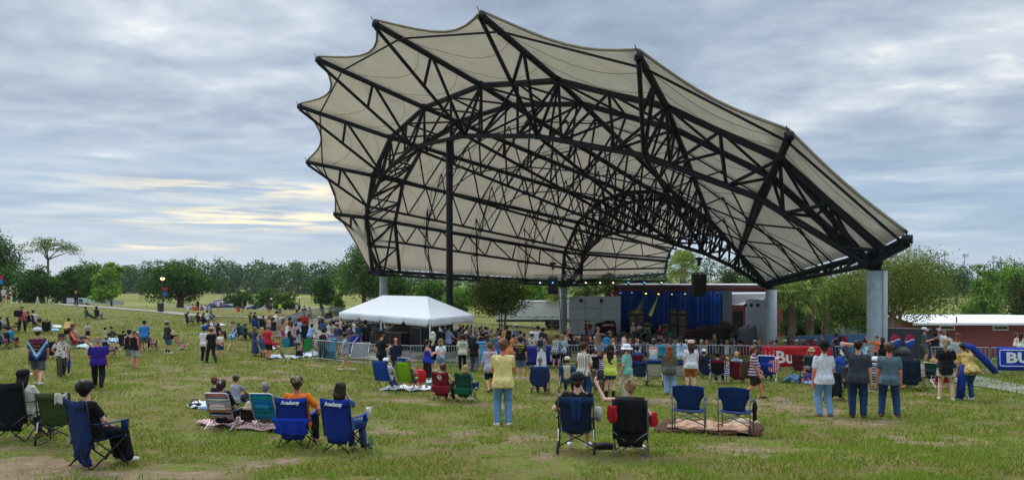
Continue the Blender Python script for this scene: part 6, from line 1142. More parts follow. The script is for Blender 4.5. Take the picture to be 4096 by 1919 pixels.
Pn(669,1278,1414,'stand',55,'T.tee.#3a3936 B.short.#3f6d96 S.#e6e2d8 h.short.brown c.cap.#a8a49a beard.brown a.drink.drink k.1 sock.#222','bearded man in a charcoal tee and denim shorts carrying a folded chair');chair('stool',693,1302,1330,60,('#202226',None,'#1d1e20'),'small black folded seat carried by the bearded man',at=ground_at(669,1414)+Vector((.33,.15,.62)))
T,s=chair('beach',735,None,1397,95,('#c23848',None,'#d5d5d0'),'toppled low beach chair with a red seat lying alone on the lawn',tip=.15)
# the sitters up the slope and on the path
seated('quad',353,1240,1277,66,('#4d7a6a',None,'#444'),'green camp chair of the man in black up the slope',1225,'sitout','T.tee.#15161a B.jean.#35506e S.#ddd h.short.black c.cap.#1a1a1c a.fold.fold k.1','man in a black tee and jeans sitting alone with a companion below the path');seated('quad',394,1240,1277,60,('#2d3a3a',None,'#333'),'dark camp chair of the companion up the slope',1223,'sit','T.tee.#1b1d24 B.long.#cfd4dc S.#222 h.long.dark f a.lap.lap k.1','person in a dark top with a white cloth on the lap below the path')
Pn(14,1145,1210,'hipshot',150,'T.tee.#d5d9de B.short.#6f6a58 h.short.brown c.cap.#b9a98a a.drink.pocket k.1','man in a white tee and tan cap standing on the path','people standing on the path');Pn(34,1152,1210,'stand',170,'T.dress.#6a2a34 B.mini.#6a2a34 S.#3a2a24.boot h.long.dark f a.face.fold k.1','woman in a maroon dress and boots on the path','people standing on the path');Pn(57,1146,1210,'stand',165,'T.tank.#2a3040 B.ldress.#1f4a48 h.mid.dark f c.straw.#b89a6a a.hip.face k.1','woman in a straw hat and long dark green skirt on the path','people standing on the path');Pn(304,1157,1222,'stand',20,'T.long.#101014 B.long.#101014 S.#222 h.long.blond f a.down.face k.1 c.cap.#222','person dressed all in black standing alone on the path')
SL=(('quad',761,1252,1303,72,'#2a1c18','dark brown camp chair at the group left end',1250,'sit','T.tee.#dfe0de B.short.#6a5840 S.#ddd h.short.dark a.lap.lap k.1','man in a white tee and brown shorts at the group left end'),('quad',800,1260,1300,70,'#1f3a34','dark green camp chair in the lawn group',1253,'sit','T.tee.#6a2f30 B.short.#2a2a30 h.long.auburn f a.lap.lap k.1','woman in a maroon top in the lawn group'),('quad',822,1262,1304,75,'#20242a','black camp chair at the middle of the lawn group',1254,'sit','T.tank.#15151a B.short.#222 h.mid.dark f a.lap.lap k.1','woman in a black tank top in the lawn group'),('quad',883,1310,1355,70,'#1c1e22','black camp chair below the lawn group',1296,'sit','T.tee.#17181c B.jean.#2c3c58 S.#222 h.mid.black f a.phone.lap k.2','dark-haired woman in black sitting below the lawn group'))
for k,px,yt,yf,yw,cc,cl_,hd,ps,sp,pl in SL:seated(k,px,yt,yf,yw,(cc,None,'#202124'),cl_,hd,ps,sp,pl)
Pn(831,1237,1280,'ground',50,'T.long.#d3d8de B.long.#6a7a90 S.#ddd h.short.black a.knee.knee k.1','man in a white shirt sitting at the top of the lawn group');Pn(847,1239,1276,'ground',80,'T.tee.#7a5a40 B.short.#4a4038 h.long.brown f a.knee.knee k.1','woman in brown sitting at the top of the lawn group');Pn(830,1283,1322,'groundx',60,'T.tee.#4a3a6a B.short.#444 h.bald.dark a.knee.knee k.3','bald man in purple sitting low in the lawn group');Pn(857,1279,1312,'ground',75,'T.tee.#8a8f98 B.short.#667 h.short.grey a.knee.knee k.1','grey-haired person in grey at the lawn group edge');Pn(862,1300,1338,'groundx',40,'T.tee.#d89aa8 B.short.#556 h.short.brown c.cap.#d8a0a8 a.knee.knee k.0','person in pink seated behind the woman in the white top')
blanket('white blanket in front of the lawn group',[(800,1304),(905,1304),(890,1296),(820,1297)],'#cfd6de')
Pn(817,1300,1448,'stand',25,'T.tee.#e3e5e8 B.long.#20242c S.#ddd h.short.dark c.capb.#1f3f9a beard.dark a.down.fold k.1','bearded man in a white tee with a blue cap turned backward');Pn(846,1300,1452,'walk',-25,'T.tee.#141519 B.long.#2b2d33 S.#1c1c1e h.short.brown c.cap.#c0a68a a.down.fold k.1','man in a black printed tee and tan cap with his back turned');Pn(881,1317,1444,'wide',172,'T.cropt.#efe9dc B.vshort.#23405a S.#ecebe6 h.mid.dark f a.down.fold k.1','woman in a cream crop top and denim shorts facing the viewer')
Pn(930,1280,1403,'walkb',50,'T.jacket.#2f7fd0~rainbow h.vlong.blond B.vshort.#d8c8b0 f c.cap.#4a5a34 a.down.swing k.0','long-haired blonde in a rainbow tie-dyed top and green cap walking')
seated('quad',963,1310,1356,62,('#3a4050',None,'#222'),'dark camp chair of the person with black curls',1301,'sit','T.tee.#1a1b20~floral~#555 B.long.#222 h.curly.black a.rest.rest k.2','person with black curly hair seated left of the brown-hatted man');seated('lounge',985,1305,1358,55,('#2c6f78',None,'#222'),'teal sling chair of the brown-hatted man',1297,'sit','T.tee.#3f4638 B.long.#333 h.short.brown c.straw.#5a4630 a.rest.rest k.1','man in a brown brimmed hat leaning back in a teal chair')
seated('quad',1010,1262,1298,70,('#3f5a40',None,'#222'),'green camp chair of the person in yellow',1247,'sit','T.tee.#c6c070 B.long.#556 h.short.brown c.cap.#6a6a4a a.rest.lap k.1','person in a yellow top in a camp chair near the barrier end');seated('quad',1027,1262,1298,72,('#223',None,'#222'),'dark camp chair of the man in grey by the barrier end',1248,'sit','T.tee.#6a6f70 B.short.#444 h.short.brown c.cap.#555 a.lap.lap k.2','man in a grey tee in a camp chair near the barrier end')
chair('lounge',1030,1288,1330,30,('#1c4f9a',None,'#1c1d20'),'empty blue sling chair by the barrier end');chair('quad',1058,1295,1330,40,('#1d2026',None,'#1c1d20'),'empty black camp chair by the barrier end');seated('quad',1060,1275,1318,60,('#1d2026',None,'#1c1d20'),'black camp chair of the tan-shirted man',1261,'sit','T.tee.#8a7560 B.short.#8a7a60 h.short.black a.lap.lap k.2','man in a tan tee sitting near the barrier end')
# standing along the slanting barrier
ST_=((1021,1303,1424,'stand',60,'T.sdress.#2a3566~floral~#4a5a8a B.ldress.#2a3566~floral~#4a5a8a S.#333 h.mid.lbrown f a.fold.down k.1','woman in a long navy patterned dress'),(1048,1304,1428,'hipshot',40,'T.camis.#345a80 B.mini.#3c648c S.#5a3624.boot h.long.blond f a.hip.hip k.1','blonde woman in a denim mini dress and brown cowboy boots'),(1072,1294,1437,'stand',42,'T.tee.#c42438 B.short.#20242a S.#17181c h.buzz.grey g a.hip.hip k.5','grey-haired man in a red tee with hands on hips'),(1094,1265,1364,'stand',50,'T.tee.#15161a B.short.#d6c4a8 S.#6a4a34 h.short.dark a.drink.drink k.1','man in a black tee and cream shorts near the barrier end'),(1077,1260,1352,'stand',60,'T.tank.#d6a0a0 B.vshort.#556 h.lowbun.brown f a.fold.fold k.0','woman in a pale pink tank top near the barrier end'),(1087,1250,1348,'stand',55,'T.tank.#4a3a34 B.short.#333 h.mid.blond f a.rail.rail k.0','blonde woman leaning on the barrier end'),(1101,1239,1336,'lean',60,'T.tank.#e4e6e8 B.short.#333 h.short.brown c.cap.#2f4058 a.rail.rail k.0','person in a white top and slate cap leaning on the barrier'),(1133,1269,1370,'stand',40,'T.tank.#b58a68 B.mini.#d8489a S.#8a6a50.boot h.long.lbrown f a.fold.fold k.1','woman in a tan top and hot pink mini skirt'),(1150,1281,1374,'stand',45,'T.camis.#f0f1f4 B.dress.#f0f1f4 S.#a08060.boot h.lowbun.blond f a.phone.phone k.0','woman in a short white dress holding up a phone'),(1154,1264,1362,'lean',50,'T.tee.#2a2a30 B.long.#222 h.curly.dark a.rail.rail k.1','dark curly-haired man leaning on the barrier behind the white dress'),(1168,1286,1378,'stand',50,'T.tee.#cfb5ae B.short.#444 h.long.auburn f a.drink.fold k.0','auburn-haired woman in a dusty pink top'),(1198,1268,1372,'stand',45,'T.polo.#a8bcd8 B.long.#3a4a66 S.#222 h.thick.brown a.fold.fold k.1','young man in a light blue shirt with brown hair'),(1219,1277,1382,'stand',35,'T.tee.#141519 B.long.#1a2030 S.#222 h.short.black a.fold.fold k.2 w.1.2 y.1.2','broad dark-haired man in a black polo'),(1243,1290,1390,'lean',40,'T.long.#8fb0dc B.long.#17181c S.#222 h.short.black a.rail.rail k.3','boy in a pale blue shirt leaning on the barrier'),(1183,1287,1397,'stand',40,'T.tee.#b58a96 B.short.#1c1d22 S.#444 h.short.brown c.cap.#5f7390 a.down.fold k.1','man in a mauve tee and slate blue cap'),(1193,1313,1416,'stand',50,'T.tee.#9a9c9e B.vshort.#1b1c20 S.#444 h.long.black f a.down.down k.1','child in a grey tee with long black hair'),(1165,1320,1412,'sit',60,'T.tee.#2a2f44 B.jean.#2b4a7c S.#333 h.long.black f a.lap.lap k.1','woman in a dark top and jeans sitting before the mauve tee'))
for px,yt,yf,ps,yw,sp,lb in ST_:Pn(px,yt,yf,ps,yw,sp,lb,'spectators by the slanting barrier')
chair('quad',1222,1355,1410,-30,('#1f8a3e','#239a46','#202124'),'bright green empty camp chair by the barrier corner');chair('beach',1145,1395,1444,70,('#c9a860',None,'#d8d8d2'),'yellow-padded wooden-armed beach chair on the chequered cloth');chair('stool',1205,1395,1440,30,('#1c1d20',None,'#1a1b1e'),'small black folding seat beside the chequered cloth')
blanket('white quilt spread inside the barrier corner',[(1185,1432),(1275,1424),(1268,1408),(1200,1412)],'#d4dcec');blanket('blue and white chequered cloth under the yellow beach chair',[(1075,1432),(1185,1436),(1180,1424),(1085,1422)],'#e6ecf4~plaid~#2f62b0');blanket('white picnic cloth with snacks by the red tee',[(1050,1398),(1120,1396),(1118,1386),(1055,1387)],'#d8d4d8')
bag('cooler','small red cooler on the picnic cloth',ground_at(1098,1388),(.45,.3,.3),'#b8232c',.2);bag('cooler','red cooler box standing by the sheeted barrier',ground_at(1217,1302),(.7,.5,.75),'#c4202e',.3);bag('basket','brown snack basket on the picnic cloth',ground_at(1110,1394),(.4,.3,.22),'#8a6040',0,cat='basket')
for px,py,cc,lb in((1104,1380,'#e8e4da','white bottle on the picnic cloth'),(1113,1382,'#d8b8b0','pink bottle on the picnic cloth')):lathe_thing('drink_bottle',lb,'bottle',ground_at(px,py),[(0,0),(.05,0),(.05,.22),(.02,.28),(.02,.34),(0,.34)],gm(cc,rough=.4))
bag('backpack','blue-green bag hanging on the back of the seated woman in jeans',ground_at(1153,1410)+Vector((0,-.3,.35)),(.4,.2,.5),'#1f7f9a',.1)
# beyond the slanting barrier
for a in((1216,1218,1284,'lean',160,'T.polo.#5a4438~camo B.long.#333 h.short.dark a.rail.rail k.1 w.1.15','man in a dark camouflage shirt leaning over the barrier'),(1237,1223,1284,'lean',165,'T.tank.#d8c0a8 B.short.#445 h.mid.auburn f a.rail.rail k.0','woman in a pale top leaning over the barrier beside the camouflage shirt'),(1269,1232,1278,'stand',100,'T.tee.#e0dcd8 B.short.#c8a028 h.mid.blond f a.down.down k.0','blonde child in white and yellow by the barrier'),(1290,1213,1266,'stand',150,'T.tee.#141418 B.long.#141418 h.short.black a.down.hip k.2','man all in black standing behind the barrier'),(1323,1213,1266,'wide',170,'T.tee.#5a5f3c B.long.#4a4f38 h.short.brown c.cap.#5a5a40 a.hip.hip k.1','officer in olive uniform standing behind the barrier'),(1120,1230,1254,'stand',20,'T.tee.#b8f020 B.long.#444 h.short.dark a.down.down k.2','worker in a neon yellow-green vest by the car park'),(1187,1231,1258,'stand',150,'T.tee.#ead4d8 B.long.#333 h.short.dark f a.down.down k.1','woman in a pale pink tee by the globe lamp'),(970,1209,1247,'stand',60,'T.tee.#6a5a48 B.short.#7a5a48 h.short.brown a.down.down k.2','man in brown walking past the navy pop-up tent'),(990,1212,1248,'walk',80,'T.tee.#e6e4e2 B.mini.#1c1d22 h.long.blond f a.down.swing k.1','blonde woman in white and a black skirt by the car park'),(951,1232,1246,'groundx',20,'T.tee.#d83a34 B.short.#333 h.short.dark a.knee.knee k.1','person in red crouching by the navy pop-up tent'),(873,1226,1243,'stand',200,'T.tee.#e2e0e4 B.short.#555 h.short.brown a.down.down k.1','person in white standing under the navy pop-up tent'),(791,1218,1240,'stand',20,'T.tee.#222418 B.long.#222 h.short.dark a.down.down k.2','figure in dark clothes left of the navy pop-up tent'),(1076,1226,1247,'stand',20,'T.tee.#4a3a30 B.long.#2a2a2c h.short.dark a.down.down k.2','figure in brown beside the white cars')):Pn(*a)
for i,(px,cc,lb)in enumerate(((752,'#dfe0e2','person in white sitting on the far grass by the oak, leftmost'),(772,'#d8703a','person in orange sitting on the far grass by the oak'),(783,'#d87a4a','second person in orange sitting on the far grass by the oak'),(806,'#c83a3a','person in red sitting on the far grass right of the oak'),(820,'#e2e2e6','person in white sitting on the far grass right of the oak'),(835,'#9ab8e0','person in pale blue sitting on the far grass right of the oak'))):Pn(px,1229,1240,'groundx',20,'T.tee.%s B.short.#444 h.short.dark a.knee.knee k.1'%cc,lb)
# centre: the row along the barrier and the watchers before it
for a in((1290,1309,1440,'lean',30,'T.tank.#141519 B.long.#202228 S.#333 h.short.dark c.trucker.#2a2a2a.#dcd4c0 a.rail.rail k.1 w.1.1','man in a black tank top and pale trucker cap leaning on the barrier'),(1350,1285,1415,'stand',30,'T.tee.#3b3f58 B.short.#2a2c34 S.#333 h.short.brown c.cap.#d09088 a.down.phone k.1','man in a slate tee and pink cap holding up a phone'),(1393,1288,1412,'lean',45,'T.tee.#4f4a4e B.long.#2a2c34 S.#333 h.short.dark c.cap.#7a6a50 a.rail.rail k.1','man in a grey-brown tee leaning over the RA banner'),(1380,1322,1482,'walk',80,'T.polo.#94a3be B.short.#b0a080 S.#dcdcd6 h.short.dark g beard.dark a.down.trail k.1','dark-haired man in sunglasses and a light blue polo striding along the barrier'),(1462,1275,1412,'stand',30,'T.tee.#101114 B.long.#1a1c22 S.#222 h.short.black c.cap.#15161a a.down.reach k.2 w.1.15','tall sound engineer all in black at the mixing desk'),(1527,1316,1519,'stand',60,'T.tee.#141519 B.short.#17181c S.#1c1c20 h.short.brown c.cap.#15151a beard.brown a.hip.drink k.1','bearded man in a black tee and cap with a hand on his hip'),(1583,1343,1500,'wide',2,'T.over.#17233c B.jean.#3f6a94 S.#333 h.bald.dark a.down.down k.5 w.1.1','bald man in a dark navy shirt and jeans'),(1710,1353,1524,'stand',55,'T.camis.#2434a8 B.skirt.#141519 S.#2a2420 h.pony.dark f a.drink.drink k.1','woman in a royal blue top and long black skirt holding a cup'),(1732,1321,1484,'stand',5,'T.over.#131418 B.short.#15161a S.#e4e4e0 h.vlong.white a.fold.fold k.1','person in black with long curly white-blond hair'),(1763,1348,1510,'hipshot',-8,'T.crop.#eef0f4 B.vshort.#7fa6cc h.mid.sand f a.back.drink k.0','woman in a white crop top and frayed denim shorts'),(1794,1296,1432,'stand',60,'T.polo.#9fb0d4 B.long.#17181c S.#222 h.short.dark c.cap.#1b1c20 beard.brown a.fold.reach k.1','man in a loose pale blue shirt and black cap under the tent edge'),(1850,1332,1483,'stand',-6,'T.tee.#e2e4c8 B.long.#14151a S.#dcdcd8 h.thick.dark a.pocket.down k.1','man in a cream tee with green lettering and black trousers'),(1896,1337,1489,'walk',4,'T.tee.#131418 B.wide.#585c66 S.#2a2a2e h.long.black c.beanie.#4a4650 a.pocket.down k.1','person in a dark bandana, black tee and baggy grey jeans'),(1961,1358,1569,'walkb',-10,'T.long.#b9bcc2 B.short.#1b1b22 S.#2a2420 h.short.lbrown a.swing.trail k.1','man in a grey long-sleeved tee with a red print walking'),(2012,1344,1702,'stand',-3,'T.tee.#eed98e B.jean.#6c97bf S.#d6d2c8 h.short.lbrown a.cross.cross k.5','young man in a butter-yellow tee and light jeans with arms crossed'),(1980,1322,1462,'stand',20,'T.tee.#47686a B.short.#334 S.#333 h.short.sand a.rail.rail k.1 w.1.1','broad-backed man in a faded teal tee'),(1997,1338,1476,'stand',10,'T.tee.#3f67b4 B.short.#445 h.bald.dark a.down.down k.5','bald man in a blue tee half hidden by the yellow tee'),(2034,1316,1488,'stand',12,'T.sdress.#e08a52 B.ldress.#e08a52 h.vlong.black c.cap.#17181a f a.fold.fold k.3','woman with long black braids in an orange dress'),(2027,1296,1424,'stand',0,'T.tee.#d2a654 B.short.#444 h.short.black a.fold.fold k.2 w.1.15','broad man in a mustard tee beyond the barrier'),(2064,1287,1418,'stand',-60,'T.over.#76828e B.long.#333 h.short.brown c.cap.#e0c0b4 a.down.fold k.1','man in a grey shirt and pale pink cap beyond the barrier'),(2080,1318,1436,'stand',-50,'T.tank.#7a56a8 B.short.#555 h.short.black a.down.fold k.2 beard.black','bearded man in a purple tank top beyond the barrier'),(2082,1342,1513,'stand',6,'T.tee.#14151a B.short.#5f7690 S.#d4ccc4 h.short.dark c.capb.#16161a a.down.down k.1 w.1.1','man in a black tee with yellow lettering and blue-grey shorts'),(2128,1322,1464,'stand',8,'T.polo.#d8cfc0~floral~#5a3a40 B.short.#c2b08e S.#8a6a50 h.lowbun.black c.cap.#e6e4de f a.rail.rail k.3','person in a flowered shirt, khaki shorts and white cap at the barrier'),(2152,1298,1426,'stand',20,'T.long.#dcdee0 B.long.#333 h.short.dark a.fold.fold k.1','man in a white shirt beyond the barrier'),(2172,1306,1430,'stand',10,'T.long.#3a3c44 B.long.#222 h.short.black a.fold.fold k.1','man in a charcoal shirt beyond the barrier'),(2166,1322,1474,'stand',0,'T.tank.#777c84 B.skirt.#e6e8ee h.lowbun.dark f a.rail.rail k.1','woman in a grey tank top and long white skirt with a small backpack'),(2224,1330,1472,'lean',22,'T.over.#5a5d60~plaid~#b9bcba B.short.#14151a S.#1c1c20 h.short.brown c.cap.#6a6248 a.rail.rail k.1','man in a grey plaid shirt and black shorts leaning on the barrier'),(2250,1332,1465,'stand',4,'T.long.#b7cfe2 B.wide.#15161a h.mid.sand f a.rail.rail k.1','woman in a pale blue top and wide black trousers at the barrier'),(2277,1305,1438,'stand',-55,'T.tee.#14151a B.long.#2a2c34 h.buzz.white c.trucker.#8a8f94.#d8d8d6 a.fold.fold k.5','grey-haired man in a black tee looking down beyond the barrier'),(2262,1322,1440,'stand',120,'T.tee.#c4b4a0 B.long.#445 h.lowbun.dark f a.face.fold k.1','woman in beige beside the grey-haired man in black'),(2335,1360,1605,'hipshot',42,'T.polo.#ddd6c6~vstripe~#8a8272 B.jean.#28456e S.#3a2c24 h.short.brown c.cap.#4a3428 a.drink.fold k.5 w.1.08','man in a cream striped western shirt and brown cap talking with his hands'),(2440,1369,1598,'stand',-4,'T.camis.#cfe05e B.vshort.#2f5078 S.#201c1c.boot h.vlong.dark f a.down.down k.0','woman with very long dark hair in a lime top'),(2506,1370,1592,'stand',-62,'T.tee.#7cc0b4 B.long.#c6bda8 S.#665 h.short.brown c.sun.#eceef0 beard.brown a.pocket.pocket k.1','bearded man in a mint green shirt and white brimmed hat'),(2392,1302,1438,'stand',70,'T.tee.#8d7a6c B.short.#8fb2d4 h.buzz.grey a.down.point k.5 y.1.2','man in a washed brown tee stretching an arm toward the stage'),(2427,1325,1440,'stand',170,'T.tee.#2f8fd0 B.short.#333 h.short.black c.beanie.#1c2a2a beard.black a.down.down k.2','bearded man in a turquoise tee facing the viewer'),(2362,1343,1452,'stand',5,'T.tee.#17181d B.long.#222 h.bald.white a.fold.fold k.5','bald man in black before the barrier'),(2453,1353,1452,'stand',70,'T.long.#d9cfc0 B.long.#445 h.pony.blond f a.fold.fold k.0','woman with a blond ponytail in cream beyond the barrier'),(2497,1322,1450,'stand',60,'T.tank.#e6e8ea B.vshort.#d4d4d8 h.bun.dark f a.down.drink k.5 w.1.05','sunburnt woman in a white tank top beyond the barrier'),(2552,1351,1460,'stand',40,'T.tee.#4f74c4~blotch~#dfe8f4 B.long.#222 h.bald.dark a.fold.fold k.5 beard.brown','bald man in a blue and white patterned shirt'),(2614,1352,1512,'stand',6,'T.tube.#ebe6da B.jean.#8fb0d0 h.lowbun.dark f a.fold.fold k.2','bare-backed woman in a white halter top at the turquoise banner'),(2682,1347,1460,'stand',0,'T.tank.#7a5a44 B.long.#333 h.wavy.auburn f a.fold.fold k.0','woman with brown curls beyond the turquoise banner'),(2679,1374,1577,'hipshot',-6,'T.over.#5d6152 B.wide.#86a9cf S.#2a3040 h.vlong.red f a.fold.fold k.0 w.1.1','woman with very long red hair in an olive shirt and pale jeans'),(2726,1340,1500,'stand',4,'T.over.#9db8cc~blotch~#d5e0e8 B.jean.#2a4668 h.pony.dark c.cap.#17181c f a.fold.hip k.1','woman in a bleached denim jacket with a ponytail and black cap'),(2764,1354,1562,'stand',-8,'T.tee.#e2e5ec B.short.#b5622a S.#ddd h.long.brown c.cap.#d9b8a4 a.down.down k.0 w.1.05','long-haired person in a white tee, pink cap and rust-coloured shorts'),(2858,1328,1436,'walk',-62,'T.tee.#3fae7c B.vshort.#eceef0 h.long.blond f g a.drink.down k.1','blonde woman in a bright green tee and white shorts walking behind the barrier'),(3012,1374,1593,'walk',84,'T.polo.#cfb4c0~hstripe~#2a2c3c B.short.#2c2822 S.#5a4632 h.short.auburn f g a.fold.low k.5 w.1.15 y.1.2','older woman in a striped top walking with a large brown bag')):Pn(*a)
g=ground_at(2985,1588);bag('tote_bag','large brown tote bag on the arm of the woman in the striped top',g+Vector((-.02,-.34,.62)),(.52,.16,.5),'#4a352e',-.1)
T_=PEOPLE
def printed(lab,rows,col,z0,dz,y,size):
 o=next((p for p in PEOPLE if p['label'].startswith(lab)),None)
 for i,r_ in enumerate(rows):text(r_,size if isinstance(size,float)else size[i],gm(col if isinstance(col,str)else col[i]),o,(0,y,z0-dz*i),(pi/2,0,0),'shirt_print',.008)
printed('man in a black tee with yellow lettering',['Florida','Groves','ooooo','oooo'],['#e8d838','#e0b030','#9ab840','#9ab840'],1.36,.1,-.2,(.13,.12,.07,.07));printed('man in a cream tee with green',['SMOKE','ROOM','SHOP'],'#3f7a3a',1.36,.1,-.185,.1);printed('man in a grey long-sleeved',['LIVE','LOUD'],'#b5343a',1.36,.11,-.185,.12);printed('man in a tie-dyed',['TAKE THE','HIGHWAY','TOUR','1974'],['#c8402a','#c8402a','#d8801f','#d8a02a'],1.38,.1,-.215,(.085,.08,.07,.06))
# chairs with sitters in the middle ground
Q='#1c1d20'
seated('lounge',1540,1496,1558,25,('#1d4db0',None,Q),'tall blue sling chair seen from behind',1450,'sitout','T.tee.#dadce0 B.jean.#2e4a78 S.#ddd h.short.dark c.cap.#f0f2f4 a.phone.phone k.1','man in white with a white cap looking at a phone in the blue sling chair',side=.1);seated('lounge',1632,1478,1562,24,('#8fbf1f',None,Q),'tall lime green sling chair seen from behind',1459,'sitout','T.tank.#5a6a80 B.short.#3a4050 h.bun.sand f a.face.rest k.5','sunburnt woman with a blond bun in the lime sling chair',side=.08);chair('beach',1622,1448,1500,15,('#2359b5',None,'#e4e6e8'),'empty blue beach chair with a white frame by the barrier')
bag('cooler','red plastic cooler standing beside the lime sling chair',ground_at(1680,1535),(.42,.36,.48),'#c41f2a',.1);blanket('white blanket under the two sling chairs',[(1520,1562),(1735,1566),(1720,1550),(1560,1548)],'#d8dade');blanket('light blue patterned towel by the red cooler',[(1690,1537),(1775,1538),(1765,1524),(1700,1522)],'#7fb9dd~blotch~#e8e2c8');lathe_thing('drink_can','silver drink can standing on the white blanket','can',ground_at(1706,1560),[(0,0),(.045,0),(.045,.18),(.03,.19),(0,.19)],ALU)
T,s,o=seated('quad',1774,1490,1600,22,('#7a1524','#7a1524',Q),'maroon camp chair with white college letters',1453,'sit','T.tank.#1e1a1c~floral~#d8c8b0 B.long.#1c1a1c S.#333 h.curly.brown f g a.rest.rest k.0','woman with brown curls and a flowered black top in the maroon chair',side=.06);text('O',.17,gm('#f0ece8'),T,(-.02,-.345,.8),(pi/2,0,0));text('U',.16,gm('#f0ece8'),T,(.02,-.352,.75),(pi/2,0,0));drape('jacket','maroon cover bunched behind the college chair','chair cover',T,s,'#8a1a34',.32,.5,.24,.05,-.28,3)
T,s,o=seated('quad',1868,1510,1606,30,('#114a34','#114a34',Q),'dark green camp chair of the silver-blonde woman',1456,'sitx','T.tee.#3f6ea8 B.short.#28466a S.#e8eaea h.long.ash f a.rest.lap k.0','silver-blonde woman in a blue tee stretching out a white trainer',side=.05);drape('jacket','green cover hanging behind the dark green chair','chair cover',T,s,'#16603f',.34,.46,.2,.05,-.28,5)
T,s,o=seated('rocker',2162,1462,1572,4,('#1b2f58','#1b2f58','#55585c'),'camp chair wholly hidden under a navy jacket',1423,'sit','T.tee.#a9c4e8 B.long.#334 S.#333 h.buzz.grey a.rest.rest k.2','grey-haired man in a pale blue tee in the jacket-covered chair');drape('jacket','large navy jacket draped over the back of a chair','jacket',T,s,'#1c3058',.38,1.02,.72,.08,-.38,11,slope=.04)
T,s,o=seated('rocker',2272,1462,1568,6,('#2c5478','#2c5478','#2a2c30'),'steel blue camp chair with clothes over one corner',1423,'sit','T.tee.#1a4fb0 B.long.#334 S.#333 h.short.brown c.cap.#d8c8a4 a.rest.rest k.1','man in a royal blue tee and tan cap in the steel blue chair');drape('jacket','cream and tan garment over the steel blue chair back','garment',T,s,'#d8c6a2',.13,1.04,.5,.08,-.38,12,slope=.05)
T,s,o=seated('rocker',2306,1571,1809,2,('#1a2a48','#1c3054','#33363c'),'navy rocking camp chair nearest to the viewer in the centre',1483,'sit','T.tee.#15171c B.short.#33363c S.#e8e8e6 h.short.brown c.cap.#161a24 a.rest.face k.0 w.1.12','man in a black tee and navy cap in the rocking chair, hand at his mouth',side=.02)
drape('jacket','navy garment hanging over the rocking chair back','jacket',T,s,'#1d3460',.1,1.0,.4,.06,-.38,13,slope=.08);lathe_thing('drink_tumbler','white handled tumbler hanging at the rocking chair arm','cup',T.matrix_basis@Vector((.37,.0,.55)),[(0,0),(.035,0),(.05,.1),(.05,.22),(0,.23)],gm('#d4d6d4',rough=.3));bag('camera_strap','small tangle of black straps on the grass by the rocking chair',ground_at(2415,1795),(.34,.2,.09),'#141416',.2,cat='strap',strap=False)
q=MB();q.add([(-.02,0,0),(.03,0,0),(.01,0,.07)],[(0,1,2)]);q.tube((0,0,0),(0,0,.06),.012,n=4);e_=q.build('emblem',gm('#c9a26a'),T,False,(.08,-.395,.93))
T,s,o=seated('quad',2524,1586,1818,4,('#17181b','#2a2c30','#6a6e72'),'black and red camp chair with a black jacket over it',1508,'sit','T.tank.#17181c B.short.#222 S.#e6e4e0 h.lowbun.sand f a.out.rest k.0','fair-haired woman with a claw clip raising one hand in the black chair');drape('jacket','black jacket hanging over the black and red chair','jacket',T,s,'#131417',.22,.98,.56,.06,-.32,15,slope=.05);drape('jacket','bright red garment at the side of the black and red chair','garment',T,s,'#b81e2c',.08,.88,.26,.05,-.3,16).location+=Vector((-.27,-.05,-.03));bag('pouch','red pouch hanging at the far side of the black and red chair',T.matrix_basis@Vector((.36,-.05,.5)),(.12,.16,.2),'#b81e2c',strap=False);q=MB();q.box((0,0,0),(.05,.05,.13));[q.tube((x,-.02,.05),(x*.6,-.03,-.055),.008,n=5)for x in(-.02,.02)];tag(q.build('hair_clip',gm('#8a6a48',rough=.3),o,False,(0,-.3,1.13)))
for px,yt,yf,lb in((2757,1533,1728,'empty navy folding armchair, the nearer of the pair on the patterned blanket'),(2944,1541,1733,'empty navy folding armchair with a black side pouch on the patterned blanket')):T,s=chair('arm',px,yt,yf,4 if px<2800 else 8,('#0f2d60',None,'#6e7276'),lb,'pair of navy folding armchairs')
bag('side_pouch','black pouch hanging from the second navy armchair',T.matrix_basis@Vector((.36,.05,.3)),(.06,.26,.34),'#15161a',T.rotation_euler.z,strap=False);blanket('brown-edged printed blanket under the two navy armchairs',[(2612,1728),(3050,1748),(3050,1702),(2670,1680)],'#c9a58a~blotch~#8a5a42',border='#4f2f1c',amp=.02);bag('folded_blanket','beige bundle lying at the back of the printed blanket',ground_at(2975,1700),(.6,.35,.12),'#b39c86',.2,cat='blanket',strap=False)
